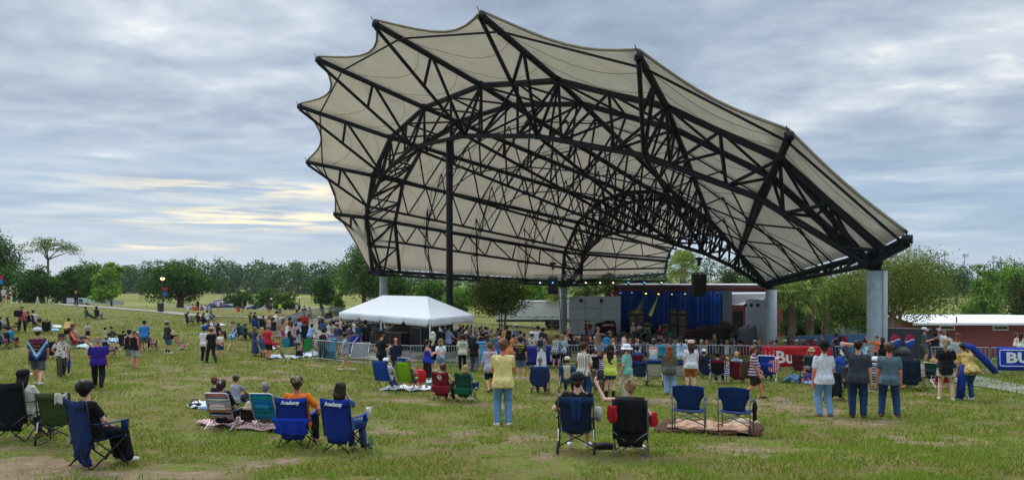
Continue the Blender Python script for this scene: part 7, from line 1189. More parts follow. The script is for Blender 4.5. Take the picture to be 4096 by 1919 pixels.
for px,yt,yf,yw,c,cl_,hd,ps,sp,pl in((2552,1415,1492,10,'#5a1420','maroon camp chair behind the mint green shirt',1379,'sit','T.tee.#263f86 B.long.#222 h.short.black a.rest.rest k.2','dark-haired man in a navy blue tee sitting in a maroon chair'),(2373,1430,1500,5,'#1c1a1c','black and red camp chair behind the striped western shirt',1388,'sit','T.tee.#c8b8a8 B.long.#333 h.bun.dark f a.lap.lap k.1','dark-haired woman with a small bun sitting before the barrier'),(2817,1425,1500,4,'#16233f','navy camp chair of the man in the white cap',1394,'sit','T.tee.#1d2230 B.long.#222 h.short.black c.cap.#e8eaec a.rest.rest k.1','man in navy with a white cap sitting before the barrier'),(2950,1440,1530,8,'#6a1524','second maroon rocking chair, nearer the striped top',1402,'sit','T.tee.#3f78a8~blotch~#a8c8dc B.long.#334 h.lowbun.blond f a.rest.rest k.0','blonde woman in a blue print in the second maroon chair'),(3248,1440,1505,6,'#123a44','teal camp chair in front of the red banner',1386,'sit','T.tee.#6a6458 B.long.#333 h.short.grey c.bucket.#c2a676 a.rest.rest k.1','man in a straw bucket hat sitting before the red banner'),(3378,1440,1530,4,'#1a4fb8','bright blue camp chair half hidden by the charcoal tee',1385,'sit','T.tee.#2f62b0 B.long.#333 h.mid.white f a.rest.face k.0','white-haired woman in blue sitting behind the charcoal tee'),(3410,1480,1570,60,'#2f3a34','dark camp chair with lime trim behind the charcoal tee',1452,'sit','T.long.#8a9098 B.long.#1c2a4a h.short.brown a.rest.rest k.0','person in grey sleeves sitting behind the charcoal tee'),(3335,1500,1600,10,'#24262b','dark camp chair hidden behind the cowboy hat man',1475,'sit','T.tee.#3a3440 B.long.#222 h.short.dark a.rest.rest k.1','seated person almost hidden by the cowboy hat man')):
 seated('quad',px,yt,yf,yw,(c,None,Q),cl_,hd,ps,sp,pl)
T,s,o=seated('rocker',2873,1438,1532,6,('#141518','#6a1524','#8a8c8e'),'maroon-topped rocking chair of the man in black',1403,'sit','T.tee.#15161a B.long.#15161a S.#ddd h.thick.dark a.rest.rest k.0','dark-haired man in black in the maroon-topped rocking chair')
for px,yt,yf,c1,lb in((2620,1434,1542,'#b0ab9e','empty camp chair with a grey back panel and navy top band'),(2728,1440,1540,'#a8a497','empty grey and navy camp chair behind the red-haired woman'),(2560,1440,1540,'#2a3550','dark navy camp chair beside the mint green shirt')):chair('rocker',px,yt,yf,4,(c1,'#1c3470','#4a4e54'),lb)
for px,yt,c_,lb in((2895,1420,'#3a2c24','brown-haired child between the maroon chairs'),(2910,1421,'#9a7a50','blond child in striped clothes between the maroon chairs'),(2386,1412,'#3a3024','dark-haired child before the barrier'),(2403,1411,'#6a5238','brown-haired child before the barrier')):Pn(px,yt,1500,'ground',5,'T.tee.#3858a8~hstripe~#e6e8f0 B.short.#334 h.short.%s a.knee.knee k.0'%('blond' if 'blond' in lb else 'dark'),lb)
for px,yt,yf,yw,cc,lb,kd in((3200,1414,1494,20,('#5a1f26',None,Q),'empty maroon camp chair before the red banner','quad'),(2330,1420,1500,0,('#5f5a58',None,Q),'wide grey camp chair behind the tan cap','quad'),(2405,1500,1575,10,('#3c4038~camo',None,Q),'camouflage camp chair beside the lime top','quad'),(3655,1432,1560,20,('#16263e',None,Q),'dark teal camp chair draped with clothes near the path','quad'),(3605,1462,1556,30,('#1a1c20',None,Q),'black camp chair with a bright towel near the path','quad'),(3765,1470,1552,-20,('#b02a34',None,'#e6e8ea'),'low white-framed beach chair with a red seat by the path','beach'),(2832,1452,1512,10,('#17284a',None,Q),'empty navy chair before the woman in green','quad')):chair(kd,px,yt,yf,yw,cc,lb)
T,s,o=seated('beach',3070,1408,1520,5,('#1c48b4',None,'#e8eaec'),'big blue folding lounger with a white tube frame',1418,'sitout','T.tee.#3a5aa8 B.long.#334 S.#333 h.short.grey c.cap.#a89878 a.rest.rest k.1','person in a tan cap lying back in the blue lounger');drape('towel','pink striped towel hung over the blue lounger','towel',T,s,'#e06a8c~vstripe~#f2dce0',.2,.8,.5,.05,-.44,21).location+=Vector((.25,0,0));T,s,o=seated('beach',3503,1445,1558,4,('#e8eaf0~hstripe~#2a3560',None,'#e8eaec'),'white-framed lounger under a striped towel',1421,'sitout','T.tee.#dfe1e6 B.long.#334 S.#222 h.short.brown c.trucker.#e8eaec.#f4f4f4 a.rest.rest k.1','person in a white mesh cap in the striped lounger')
drape('jacket','navy jacket thrown over the dark teal chair','jacket',next(o for o in bpy.data.objects if o.get('label','').startswith('dark teal camp chair')),1.,'#1a3348',.26,.96,.4,.06,-.32,23);m_=MB();m_.sheet(lambda u,v:(.4*(u-.5),.25*(v-.5),.5-.2*(2*u-1)**2+.03*sin(u*15)),8,6,.02);tag(m_.build('beach_towel',gm('#3aa0c8~rainbow'),None,True,ground_at(3615,1552)),'bright blue and green towel over the black chair','towel')
Pn(3200,1476,1535,'grecl',-62,'T.tee.#2a2c34~plaid~#8a8c94 B.jean.#5f86b4 S.#333 h.short.brown c.cap.#7a7468 a.brace.brace k.5','man in jeans lying back on a blue towel, knees up');blanket('blue towel under the lying man',[(3165,1528),(3245,1542),(3250,1530),(3180,1520)],'#7fa8d8');bag('backpack','purple backpack pillowing the lying man',ground_at(3232,1528),(.5,.3,.32),'#5a2f86',.3)
# right-hand standers
for a in((3296,1349,1667,'hipshot',-24,'T.polo.#e2e6ee~flecks~#8a93a8 B.jean.#7fa9d2 S.#6a5a48 h.buzz.brown c.cowboy.#15161a g a.down.fold k.5 w.1.06','man in a black cowboy hat, white speckled shirt and pale jeans'),(3432,1347,1669,'stand',-2,'T.tee.#3b404c B.jean.#1f3a5e S.#3a2c22 h.buzz.dark a.head.down k.1 w.1.14','broad man in a charcoal tee raising a hand to his head'),(3557,1357,1667,'wide',-2,'T.tee.#5b727c B.jean.#24466c S.#5a4636 h.short.brown a.down.down k.5 w.1.08','man in a blue-grey tee and dark jeans holding a clear cup'),(3784,1344,1600,'wide',4,'T.waist.#15151a B.vshort.#e6dfd2~cow~#1a1614 S.#e2ded6 h.pony.sand f a.fold.fold k.0 w.1.1','blonde woman in a black top and cow-print shorts'),(3872,1366,1598,'stoop',-35,'T.tee.#c99a3e~blotch~#e6cf86 B.jean.#2c527e S.#d8d6d0 h.short.dark a.low.head k.1','youth in a mustard tie-dye tee bowed under a long blue bag'),(3830,1322,1524,'walk',172,'T.tee.#a9b6ae B.short.#4a86b4 S.#8a8272 h.short.auburn c.visor.#4a2a2c beard.red g a.down.fold k.5 w.1.1 sock.#17181c','man with a big red beard and visor in a sage tee'),(3698,1305,1452,'stand',82,'T.tee.#5a605e B.short.#6f705a S.#dcdcd8 h.short.brown c.cap.#e8eaea a.drink.drink k.1','man in a grey tee, olive shorts and white cap by the screened fence'),(3741,1328,1446,'stand',-30,'T.tee.#15161a B.short.#6a88b0 h.short.dark c.cap.#17181c a.rail.fold k.1','man in a black tee and black cap by the screened fence'),(3753,1307,1438,'stand',150,'T.over.#2a2d33~plaid~#e0e2e6 B.long.#333 h.short.brown c.cap.#e4e6e8 a.fold.fold k.1','man in a black and white checked shirt by the screened fence'),(3778,1316,1442,'stand',30,'T.tee.#dfe2ea B.long.#445 h.buzz.sand a.fold.fold k.5 w.1.1','sandy-haired man in a white tee by the brick wall'),(3792,1327,1446,'stand',20,'T.tee.#d6d9e2 B.short.#445 h.short.brown c.cap.#22242c a.fold.fold k.1','man in a white tee and dark cap by the brick wall'),(4064,1325,1434,'stand',70,'T.tank.#e2ddd4 B.long.#7a90b0 h.long.auburn f a.fold.fold k.0','brunette in a white top leaning to her friend at the brick wall'),(4084,1327,1436,'stand',20,'T.camis.#e6dfd2 B.ldress.#e6dfd2 h.vlong.dark f a.fold.fold k.1','woman with long dark hair in a cream dress at the picture edge'),(3345,1332,1446,'stand',160,'T.tank.#15161a B.long.#1a1b1f h.short.dark c.cap.#15161a f g a.drink.hip k.5','woman in a black tank top and cap facing the viewer beyond the barrier'),(3290,1333,1446,'stand',165,'T.tee.#17181c B.long.#222 h.short.dark g a.fold.fold k.1','man in sunglasses and black beyond the barrier'),(3362,1342,1448,'stand',20,'T.tee.#23456e B.long.#222 h.mid.black f a.fold.fold k.2','dark-haired woman with a blue bag beyond the barrier'),(3508,1340,1462,'stand',176,'T.tee.#f0701e B.long.#17181c h.short.dark f a.fold.out k.0','woman in an orange tee stretching out an arm by the column'),(3531,1344,1464,'stand',10,'T.camis.#17181c B.long.#222 h.wavy.brown f a.fold.fold k.0','brown-haired woman in a black strapless top by the column'),(3460,1367,1486,'stand',40,'T.polo.#2a4a5a~rainbow B.long.#333 h.buzz.white c.cap.#17181c a.fold.fold k.5','grey-haired man in a tropical shirt and black cap')):Pn(*a)
seated('beach',3738,1450,1536,10,('#1f4a3c',None,'#d8c89a'),'low green beach chair of the blond child by the path',1428,'sitout','T.tee.#2a5a50 B.short.#334 h.mid.blond f a.rest.rest k.0','blonde person in green sitting low beside the cow-print shorts');g=ground_at(3876,1597)
m_=MB();m_.path([(-.17,-.1,1.5),(-.04,-.2,1.42),(.28,-.24,1.08),(.54,-.25,.78)],[.05,.09,.1,.075],10);m_.lathe([(.0,0),(.08,.02),(.08,.05),(0,.06)],(.56,-.25,.73),10);tag(m_.build('tent_bag',gm('#1a3690',bump=.6),None,True,g),'long blue canopy bag carried across a bowed back','bag');m_=MB();m_.path([(-.32,-.1,.05),(-.27,-.12,.5),(-.2,-.1,.95)],[.09,.11,.08],10);tag(m_.build('tent_bag',gm('#1b3788',bump=.6),None,True,g),'second blue canopy bag held upright against the leg','bag');lathe_thing('clear_cup','clear plastic cup held by the man in the blue-grey tee','cup',ground_at(3522,1664)+Vector((0,-.1,.72)),[(0,0),(.035,0),(.05,.14),(0,.141)],gm('#c9cdd0',rough=.2));bag('shoulder_bag','black shoulder bag at the hip of the cow-print shorts woman',ground_at(3768,1600)+Vector((-.05,-.28,.72)),(.34,.12,.26),'#15151a',.1);bag('backpack','small grey and black backpack on the woman in the white skirt',ground_at(2160,1474)+Vector((0,-.27,1.08)),(.24,.14,.28),'#2a2c30',0);bag('shoulder_bag','patterned bag hanging at the side of the woman in lime',ground_at(2402,1596)+Vector((0,-.12,.55)),(.26,.16,.34),'#3a3440~floral~#9a90a0',.1)
# seated crowd under the shell: small, so each is one mesh
CR=np.random.default_rng(5);rc=random.Random(9);PALE=['#15161a','#1d2028','#d8dade','#2a3560','#7a2026','#4a5a48','#8a8f98','#3a2f28','#c8b8a0','#2f5f8a','#6a4a5a','#b0b8c4'];HN=['dark','black','brown','lbrown','sand','grey','auburn','blond'];NM={'#15161a':'black','#1d2028':'charcoal','#d8dade':'white','#2a3560':'navy','#7a2026':'dark red','#4a5a48':'olive','#8a8f98':'grey','#3a2f28':'brown','#c8b8a0':'beige','#2f5f8a':'blue','#6a4a5a':'plum','#b0b8c4':'pale grey'}
protos={}
def crowd_head(px,py,where,lift=1.26):
 p=lifted(px,py,lift,47 if px>2290 else 41 if px>1830 else 5);top=PALE[rc.randrange(12)];hc=HN[rc.randrange(8)];st=rc.choice(['short','short','mid','long','buzz','bun']);hat=rc.random()<.3;hcol=rc.choice(['#e6e6e2','#17181c','#b39a70','#5a4a40','#2f3f5c']);v=rc.choice([0,1,2]);tone=rc.choice([0,1,1,2,5])
 key=(st,hat,v)
 if key not in protos:
  parts,J=make_person('T.tee.#777 B.short.#333 h.%s.brown a.%s k.1 seat.0.43%s%s'%(st,('lap.lap','rest.face','rest.rest')[v],' c.%s.#888'%('cap' if v else 'bucket')if hat else '',' f' if st in('long','mid','bun')else ''),'sit',1.72,.036,True);protos[key]=parts[0][1]
 me=protos[key];o=link('person',me,None,p,-math.atan2(STG.x-p.x,STG.y-p.y)+rc.uniform(-.4,.4));ms=[skin_mat(tone),gm('#3a3f4a'),gm(top)]+([hair_mat(HAIRC[hc])]if st!='bald' else[])+([gm(hcol)]if hat else[])
 for sl_,mt in zip(o.material_slots,ms):sl_.link='OBJECT';sl_.material=mt
 tag(o,'%s-haired sitter in %s%s %s'%({'lbrown':'light brown','sand':'sandy'}.get(hc,hc),NM[top],' and a %s hat'%{'#e6e6e2':'white','#17181c':'black','#b39a70':'straw','#5a4a40':'brown','#2f3f5c':'navy'}[hcol]if hat else '',where),'person',None);return o
spots=[(1283,1268,'at the open row end'),(1294,1276,'at the open row end'),(1318,1285,'left of the tent pole'),(1340,1287,'left of the tent pole'),(1372,1272,'behind the tent pole'),(1378,1288,'behind the tent pole'),(1419,1279,'behind the engineer'),(1434,1293,'behind the engineer'),(1487,1300,'left of the desk lid'),(1500,1298,'left of the desk lid'),(1550,1289,'at the tent back pole'),(1556,1294,'at the tent back pole'),(1565,1290,'at the tent back pole'),(1593,1286,'behind the desk lid'),(1648,1273,'above the desk lid'),(1663,1275,'above the desk lid'),(1737,1284,'right of the tent'),(1752,1289,'right of the tent'),(1762,1298,'right of the tent'),(1774,1290,'beside the black mast'),(1780,1289,'beside the black mast'),(1765,1283,'beside the black mast')]
for x0,x1,y0,y1,n,wh in((1836,1890,1295,1345,17,'between mast and tent'),(1885,1945,1300,1352,20,'right of the tent pole'),(1945,2010,1308,1345,9,'before the myrtle stems'),(1870,1935,1340,1372,8,'beside the dark bandana'),(2010,2130,1330,1362,9,'before the white trailer'),(2290,2420,1350,1378,10,'below the stage front at its far end'),(2420,2700,1358,1382,15,'below the guitar amplifiers'),(2700,3040,1362,1388,17,'below the dark covered piano'),(3060,3260,1366,1384,10,'behind the red banner')):
 for i in range(n):spots.append((x0+(x1-x0)*((i*.618+.13)%1),y0+(y1-y0)*(i+.5)/n,wh))
seen_l={}
for px,py,wh in spots:
 o=crowd_head(px,py,wh,1.26);l=o['label']
 if l in seen_l:o['group']=seen_l[l]['group']='look-alike sitters '+wh
 seen_l[l]=o
 # band and gear on the stage
def on_deck(px,py):d=FZ*F_PX/(HY-py);return Vector(((px-CX)/F_PX*d,d,FZ))
for px,yt,yf,ps,yw,sp,lb in((2359,1280,1346,'stand',140,'T.tee.#b5241f B.short.#7f98b8 h.short.brown a.neck.play k.1','musician in a red tee and pale shorts playing guitar by the grey wing wall'),(2344,1280,1345,'stand',120,'T.tee.#6a2a2c B.jean.#44688c h.short.brown c.cap.#3a2a2a a.neck.play k.1','musician in maroon and jeans playing bass by the grey wing wall'),(2640,1296,1377,'wide',172,'T.tee.#c01f24 B.short.#c2b498 h.short.brown a.neck.play k.1','guitarist in a red tee and khaki shorts at the stage centre'),(2948,1280,1372,'stand',-70,'T.jacket.#5a5650 B.long.#17181c h.mid.dark f a.fold.fold k.1','stagehand standing in the doorway at the stage side')):Pn(px,yt,yf,ps,yw,sp,lb,None,at=on_deck(px,yf))
for px,py,yw,sp,lb in((2531,1352,150,'T.tee.#d4d0ca B.long.#4a4434 h.short.brown c.cap.#e6e2dc a.play.drink k.1 seat.0.5','musician in pale grey and a white cap bent over an instrument'),(2557,1348,170,'T.tee.#e2e4e6 B.long.#333 h.long.black a.drink.reach k.2 seat.0.5','drummer with long black hair in a white tee')):g=on_deck(px,py);Pn(px,1290,0,'situp',yw,sp,lb,None,at=g)
def amp(px,py,w,h,n,label,grille='#6a6656'):
 b=on_deck(px,py);T=thing('guitar_amplifier',label,'amplifier',b,0,'amplifiers along the curtain');z=0
 for i in range(n):
  hh=h*(.5 if i<n-1 else .26)*(1 if n>2 else 1.15);q=MB();q.box((0,0,z+hh/2),(w,.5,hh*.98));c=q.build('cabinet' if i<n-1 else 'amp_head',BLK,T);q=MB();q.box((0,-.26,z+hh/2),(w*.88,.02,hh*(.8 if i<n-1 else .3)));q.build('grille',gm(grille)if i<n-1 else gm('#8f8258'),c);q=MB();q.box((0,-.275,z+hh*.8),(w*.22,.01,.03));q.build('badge',WHITE,c);z+=hh
for a in((2530,1334,.8,2.,3,'tall amplifier stack at the curtain left part'),(2560,1333,.8,2.0,3,'second tall amplifier stack behind the drummer'),(2586,1335,.8,1.5,2,'shorter tan amplifier right of the drummer','#a08c5c'),(2663,1336,.8,1.3,2,'small amplifier behind the red guitarist'),(2694,1345,.85,2.2,3,'tall grey amplifier stack right of the red guitarist'),(2727,1347,.85,2.2,3,'tallest grey amplifier stack beside the open blue curtain'),(2931,1371,.75,1.0,2,'amplifier with a red-orange light strip at the stage right side','#8a8f90')):amp(*a)
def drum(T,x,y,z,r,h,col,ax=None):q=MB();q.lathe([(0,0),(r,0),(r,h),(0,h)],(x,y,z),16,None,ax);q.build('drum',col,T,True);q=MB();[q.lathe([(r*1.03,zz),(r*1.03,zz+.03)],(x,y,z),16,None,ax)for zz in(0,h-.03)];q.build('hoop',ALU,T,True)
T=thing('drum_kit','drum kit with a pale front head between the amplifiers','drums',on_deck(2572,1352));TEAL=paint('#2f5f5a',.3);drum(T,0,-.3,.3,.3,.45,paint('#c9c4b6',.4),Matrix.Rotation(pi/2,3,'X'));drum(T,-.3,-.1,.7,.18,.25,TEAL);drum(T,.25,-.1,.7,.19,.25,TEAL);drum(T,.6,.1,.2,.24,.45,TEAL)
q=MB()
for x,y,z,r in((-.7,0,1.2,.25),(.75,.1,1.3,.27),(.1,.3,1.45,.24)):q.lathe([(0,.02),(r,0),(r,.006),(0,.03)],(x,y,z),14);q.tube((x,y,0),(x,y,z),.015)
q.build('cymbals',paint('#b08d3c',.25,.9),T,True)
T=thing('conga_drums','pair of bright-rimmed congas beside the red guitarist','drums',on_deck(2690,1372));drum(T,-.2,0,.35,.16,.6,TEAL);drum(T,.2,0,.35,.17,.6,TEAL);q=MB();[q.tube((x,y,0),(x,y,.4),.015)for x in(-.3,-.1,.1,.3)for y in(-.1,.1)];q.build('stand',ALU,T)
T=thing('keyboard','orange keyboard on a black stand at the stage left part','keyboard',on_deck(2433,1348));q=MB();q.box((0,0,1.2),(1.15,.35,.12),0,.2);q.build('keyboard_body',paint('#d2601e',.4),T);q=MB();q.box((0,-.1,1.27),(1.05,.13,.03),0,.2);q.build('keys',WHITE,T);q=MB();q.tube((-.4,0,0),(.4,0,1.15),.025);q.tube((.4,0,0),(-.4,0,1.15),.025);q.build('stand',BLK,T)
T=thing('acoustic_guitar','pale acoustic guitar standing on its stand below the keyboard','guitar',on_deck(2443,1350));q=MB();X=Matrix.Rotation(pi/2-.15,3,'X');[q.lathe([(0,-.05),(r,-.05),(r,.05),(0,.05)],(0,0,z),16,None,X)for r,z in((.2,.25),(.15,.5))];q.build('guitar_body',paint('#c9a468',.3),T,True);q=MB();q.box((0,-.03,.92),(.05,.03,.7));q.box((0,-.03,1.3),(.08,.03,.14));q.build('neck',paint('#5a3a24',.5),T);q=MB();[q.tube((x,.1,0),(0,.03,.5),.015)for x in(-.15,.15)];q.build('stand',BLK,T)
for px,py,yw,c_,lb in((2638,1377,0,'#2a2422','dark electric guitar held by the red guitarist'),(2360,1346,0,'#7a3a20','electric guitar held by the red-shirted wing musician')):
 p=on_deck(px,py)+Vector((0,-.24,1.05));q=MB();X=Matrix.Rotation(pi/2,3,'X');q.lathe([(0,-.03),(.17,-.03),(.17,.03),(0,.03)],(-.08,0,0),14,None,X);q.lathe([(0,-.03),(.13,-.03),(.13,.03),(0,.03)],(.08,0,.05),14,None,X);o=q.build('electric_guitar',paint(c_,.3),None,False,p);q=MB();q.tube((.1,0,.06),(.72,-.05,.36),.025);q.box((.76,-.05,.38),(.12,.03,.06),0,0,-.45);q.build('neck',paint('#6a4a30',.5),o);tag(o,lb,'guitar')
def tarp(label,px,py,w,h,col,seed,rough=.7):
 b=on_deck(px,py);rs=random.Random(seed);ph=rs.uniform(0,6);m_=MB();m_.sheet(lambda u,v:((.5*w+.1*v*sin(u*31+ph))*cos(u*2*pi)*(1.12-.12*(1-v))*(1 if v>.25 else v*4),(.45+.06*sin(u*43+ph)*v)*sin(u*2*pi)*(1 if v>.25 else v*4),h*(1-max(0,v-.25)/.75)*(1+.12*sin(u*6.3+ph))),40,9,.02);return tag(m_.build('covered_equipment',cloth(col,None,rough,0,.8,5.),None,True,b),label,'covered gear')
tarp('large instrument under a brown cover right of the amplifiers',2832,1371,2.7,1.45,'#2f1d15',1);tarp('tall gear under a brown cover by the doorway',2908,1366,1.2,1.7,'#3a2318',2);tarp('equipment wrapped in clear plastic at the right wing',2988,1378,1.5,1.6,'#5f666a',3,.25);tarp('black covered case behind the orange keyboard',2420,1340,2.0,1.35,'#17181b',4)
q=MB();q.box((0,0,.5),(.9,.6,1.0));q.box((0,-.31,.55),(.8,.02,.7));tag(q.build('wooden_cabinet',paint('#4a2a18',.5),None,False,on_deck(2760,1360)),'wooden speaker cabinet beside the brown-covered instrument','cabinet')
for px,py,lb in((2310,1342,'microphone stand at the stage far end'),(2660,1375,'microphone stand before the red guitarist'),(2718,1374,'microphone stand over the congas')):T=thing('microphone_stand',lb,'mic stand',on_deck(px,py),0,'microphone stands on stage');q=MB();q.lathe([(0,0),(.16,0),(.03,.04)],n=10);q.tube((0,0,0),(0,0,1.45),.014);q.tube((-.25,0,1.3),(.3,0,1.62),.011);q.build('stand',BLK,T);q=MB();q.tube((.28,0,1.6),(.4,0,1.68),.03,.035,8);q.build('microphone',paint('#3a3c40',.4,.5),T)
for i,px in enumerate((2470,2600,2740,2880)):T=thing('floor_monitor','black wedge speaker on the stage front edge, number %s from the far end'%('one','two','three','four')[i],'loudspeaker',on_deck(px,1368+7*i),0,'wedge speakers along the stage front');T['label']='black wedge speaker on the stage front edge '+('below the keyboard','below the amplifiers','below the congas','below the brown covers')[i];q=MB();q.add([(x,y,z)for x in(-.3,.3)for y,z in((-.25,0),(.25,0),(.2,.4),(-.05,.42))],[(0,1,2,3),(7,6,5,4),(0,4,5,1),(1,5,6,2),(2,6,7,3),(3,7,4,0)]);q.build('speaker_cabinet',BLK,T)
# park furniture and the car park
def street_lamp(label,px,d,yt,lit,banner_=False):
 b=on_ground(px,d);h=(HY-yt)/F_PX*d-b.z;T=thing('street_lamp',label,'lamp post',b,0,'lamp posts along the paths');q=MB();q.lathe([(.16,-.1),(.15,.4),(.08,.55),(.06,h*.88),(.1,h*.9)],n=10);q.build('post',paint('#4a4744',.6)if lit else paint('#1d2224',.5),T,True);q=MB();q.lathe([(.08,h*.9),(.24,h*.93),(.22,h*.98),(.1,h)],n=10)if lit else q.lathe([(.1,h*.88),(.22,h*.91),(.25,h*.94),(.12,h*.98),(0,h)],n=12);q.build('globe',glow('#ffc774',2.6)if lit else paint('#e8ebea',.3),T,True)
 if lit:q=MB();q.lathe([(.3,h*.975),(.12,h+.02),(.03,h+.2),(0,h+.22)],n=10);q.build('lamp_cap',BLK,T)
 if banner_:q=MB();q.box((.32,0,h*.64),(.4,.03,.36));q.build('banner_top',gm('#c42a4a'),T);q=MB();q.box((.32,0,h*.5),(.4,.03,.36));q.build('banner_foot',gm('#2f7fc4'),T);q=MB();[q.tube((0,0,z),(.55,0,z),.015,n=4)for z in(h*.41,h*.73)];q.build('banner_arm',BLK,T)
street_lamp('lit lamp post with a small red and blue banner by the oak',650,83,1107,True,True);street_lamp('unlit globe lamp by the white parked cars',1085,112,1192,False);street_lamp('unlit globe lamp nearer the barrier',1197,104,1187,False)
b=on_ground(-8,82);T=thing('banner_pole','pole at the picture edge with a red and blue banner','banner pole',b);q=MB();q.tube((0,0,0),(0,0,4.5),.07);q.build('post',BLK,T);z=-b.z+zrow(1101,82);q=MB();q.box((.3,0,z-.25),(.5,.03,.5));q.build('banner_top',gm('#c42a4a'),T);q=MB();q.box((.3,0,z-.75),(.5,.03,.5));q.build('banner_foot',gm('#2f7fc4'),T)
T=thing('litter_bin','dark green square litter bin at the lamp post','litter bin',ground_at(642,1247));q=MB();q.lathe([(.34,0),(.38,.85),(.38,.9)],n=4);q.build('bin_body',paint('#1c3a2c',.6),T);q=MB();q.lathe([(.42,.9),(.4,.98),(0,1.0)],n=4);q.build('lid',paint('#16302a',.6),T)
for px,py,s_,lb in((1314,1276,1.,'dark dome-topped bin behind the slanting barrier'),(3612,1490,.92,'dark dome-topped bin beside the nearest column')):T=thing('dome_bin',lb,'litter bin',ground_at(px,py)if px>2000 else on_ground(px,66),0,'dark dome-topped bins');T.scale=(s_,)*3;q=MB();q.box((0,0,.4),(.62,.62,.8));q.build('bin_body',paint('#2c2c2e',.6),T);q=MB();q.lathe([(.34,.8),(.33,.95),(.26,1.1),(.12,1.18),(0,1.2)],n=16);q.build('dome_lid',paint('#2a2a2d',.5),T,True)
for px,d,col,lb in((1318,38.6,'#1f86b8','large light blue drum bin inside the barrier corner'),(1731,38.2,'#2a6fd0','blue drum bin behind the woman in the black skirt'),(1918,40,'#4a9fd0','light blue drum bin behind the dark bandana')):q=MB();q.lathe([(.3,0),(.33,.05),(.33,.4),(.345,.42),(.33,.44),(.33,.95),(.35,.98),(.3,.96),(.3,.7),(0,.7)],n=20);o=q.build('drum_bin',paint(col,.5),None,True,on_ground(px,d));o.scale=(1.1,1.1,1.1);tag(o,lb,'litter bin')
T=thing('stage_ramp','grey framed board leaning behind the barrier','board',on_ground(1440,39.2),facing(on_ground(1440,39),-12));q=MB();q.add([(-.6,-.3,.15),(.3,-.3,.15),(.6,.3,.85),(-.3,.3,.85),(-.6,-.26,.1),(.3,-.26,.1),(.6,.34,.8),(-.3,.34,.8)],[(0,1,2,3),(7,6,5,4),(0,4,5,1),(1,5,6,2),(2,6,7,3),(3,7,4,0)]);q.build('panel',paint('#77797b',.7),T);q=MB();q.path([(-.62,-.31,.13),(.31,-.31,.13),(.62,.31,.87),(-.31,.31,.87)],.03,6,closed=True);q.build('frame',WHITE,T)
for i,px in enumerate((150,194)):T=thing('traffic_cone',('taller','shorter')[i]+' white cone standing by the path','cone',on_ground(px,86),0,'white cones by the path');s_=(1.0,.65)[i];q=MB();q.lathe([(.15*s_,.04),(.05*s_,.75*s_),(.03*s_,.8*s_),(0,.8*s_)],n=12);q.build('cone',paint('#cfe8d4',.6),T,True);q=MB();q.box((0,0,.02),(.42*s_,.42*s_,.04));q.build('base',WHITE,T)
for i,(x0_,x1_,y0_,y1_)in enumerate(((267,350,1191,1214),(352,374,1194,1217),(376,420,1196,1219),(424,492,1200,1222))):
 a,b=on_ground(x0_,97),on_ground(x1_,97);T=thing('banner_stand',('white banner fence panel with a green emblem','narrow white banner panel','white banner panel before the maple','white banner panel under the maple crown')[i],'banner',(a+b)/2,0,'white banners beyond the path');w=(b-a).x;z0,z1=zrow(y1_,97)-T.location.z+.1,zrow(y0_,97)-T.location.z;q=MB();q.box((0,0,(z0+z1)/2),(w,.05,z1-z0));q.build('panel',paint('#d9dde0',.6),T);q=MB();[q.tube((s_*w/2,.02,-.1),(s_*w/2,.02,z1+.05),.03)for s_ in(-1,1)];q.build('post',GALV,T)
 if i==0:q=MB();q.box((.5,-.04,(z0+z1)/2),(.55,.03,.4),0,0,.15);q.build('emblem',gm('#2a7a56'),T)
T=thing('pop_up_tent','navy pop-up tent at the edge of the car park','tent',on_ground(872,126));gz0=T.location.z;h0,h1=zrow(1222,126)-gz0,zrow(1205,126)-gz0;q=MB();K_=[(-1.6,-1.5),(1.6,-1.5),(1.6,1.5),(-1.6,1.5)];q.add([(x,y,h0)for x,y in K_]+[(0,0,h1)]+[(x,y,h0-.3)for x,y in K_],[(0,1,4),(1,2,4),(2,3,4),(3,0,4)]+[(i,(i+1)%4,5+(i+1)%4,5+i)for i in range(4)]);q.build('canopy',gm('#20263f'),T)
for x,y in K_:q=MB();q.tube((x,y,-.2),(x,y,h0),.04);q.build('leg',GALV,T)
q=MB();q.lathe([(0,0),(.35,0),(0,.01)],(0,-.95,(h0+h1)/2+.18),12,None,Matrix.Rotation(.8,3,'X'));q.build('round_logo',gm('#a86a9a'),T)
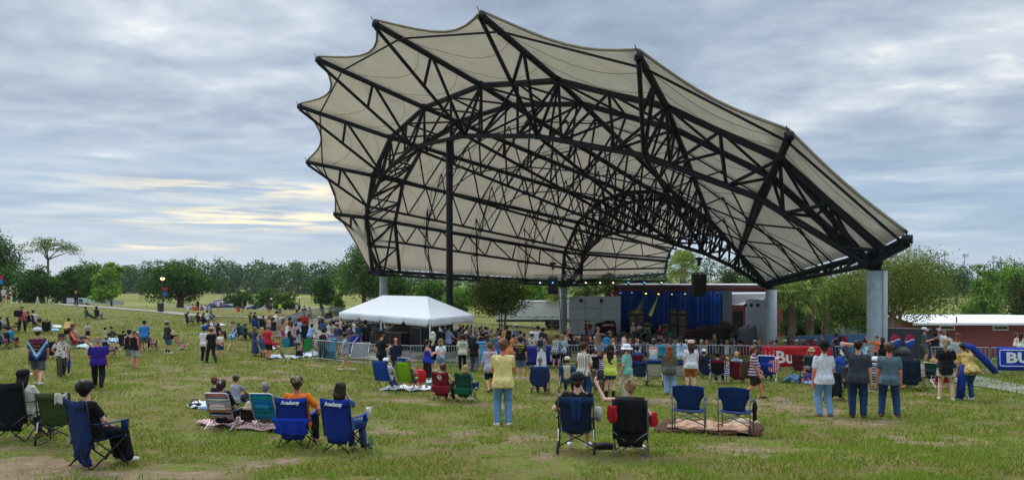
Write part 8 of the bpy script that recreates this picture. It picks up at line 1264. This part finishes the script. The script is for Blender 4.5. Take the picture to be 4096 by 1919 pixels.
def car(px,d,col,label,yaw=0.,van=False):
 T=thing('parked_car',label,'car',on_ground(px,d),yaw,'cars in the far car park');h=1.85 if van else 1.45;prof=[(-2.2,.35),(-2.25,.75),(-1.7,.85 if not van else 1.1),(-1.0,h),(.6 if not van else 1.9,h),(1.5 if not van else 2.2,.95),(2.2,.85),(2.25,.4)]
 q=MB();n=len(prof);vs=[(x,y*(1 if z<1 else .86),z)for y in(-.88,.88)for x,z in prof];q.add(vs,[tuple(range(n)),tuple(range(2*n-1,n-1,-1))]+[(i,i+n,(i+1)%n+n,(i+1)%n)for i in range(n)]);q.build('body',paint(col,.25,.2,0),T);q=MB()
 for s_ in(-1,1):q.add([(-1.35,s_*.885,.95),(-.9,s_*.8,h-.08),(.5,s_*.8,h-.08),(1.2,s_*.885,.95)],[(0,1,2,3)])
 q.add([(-1.72,-.7,.9),(-1.72,.7,.9),(-1.08,.66,h-.05),(-1.08,-.66,h-.05)],[(0,1,2,3)]);q.build('windows',GLASS,T)
 for x in(-1.35,1.35):
  for s_ in(-1,1):q=MB();q.lathe([(0,-.1),(.33,-.1),(.33,.1),(0,.1)],(x,s_*.82,.33),12,None,Matrix.Rotation(pi/2,3,'X'));q.build('wheel',paint('#17181a',.8),T)
for px,d,c_,yw,v,lb in((1085,146,'#dfe3e6',.1,0,'white hatchback in the front row of the car park'),(1045,152,'#2a3350',.2,0,'navy car behind the white hatchback'),(905,158,'#e2e4e6',.9,0,'white car behind the navy pop-up tent'),(926,162,'#d5d8da',.9,0,'second white car behind the navy pop-up tent'),(882,164,'#44597c',.9,0,'blue-grey car at the car park corner'),(1070,170,'#e6e8ea',.2,1,'white van under the round trees'),(1110,172,'#cfd3d6',.2,0,'silver car under the round trees'),(1148,150,'#c9cdd0',.1,1,'pale van behind the yellowish tree'),(1160,158,'#2a2c30',.1,0,'dark car behind the yellowish tree'),(950,166,'#8a9096',.9,0,'grey car behind the spectators in brown')):car(px,d,c_,lb,yw,v)
for i,(px,yt,d)in enumerate(((3630,1001,420),(3779,1011,400),(3858,1016,410),(3973,1024,430))):b=on_ground(px,d);h=(HY-yt)/F_PX*d-b.z;T=thing('floodlight_mast','distant sports floodlight mast, %s'%('mostly hidden by the myrtle','tallest over the far oaks','thinner, next to the tallest','over the feathery tree')[i],'floodlight',b,0,'floodlights on the horizon');q=MB();q.tube((0,0,0),(0,0,h),.28,.2);q.build('mast',paint('#8a9296',.6),T);q=MB();q.box((.6,0,h-.3),(3.2,.5,.5));q.box((.6,0,h-1.3),(3.2,.5,.5));q.build('lamp_rack',paint('#9aa2a6',.5),T)
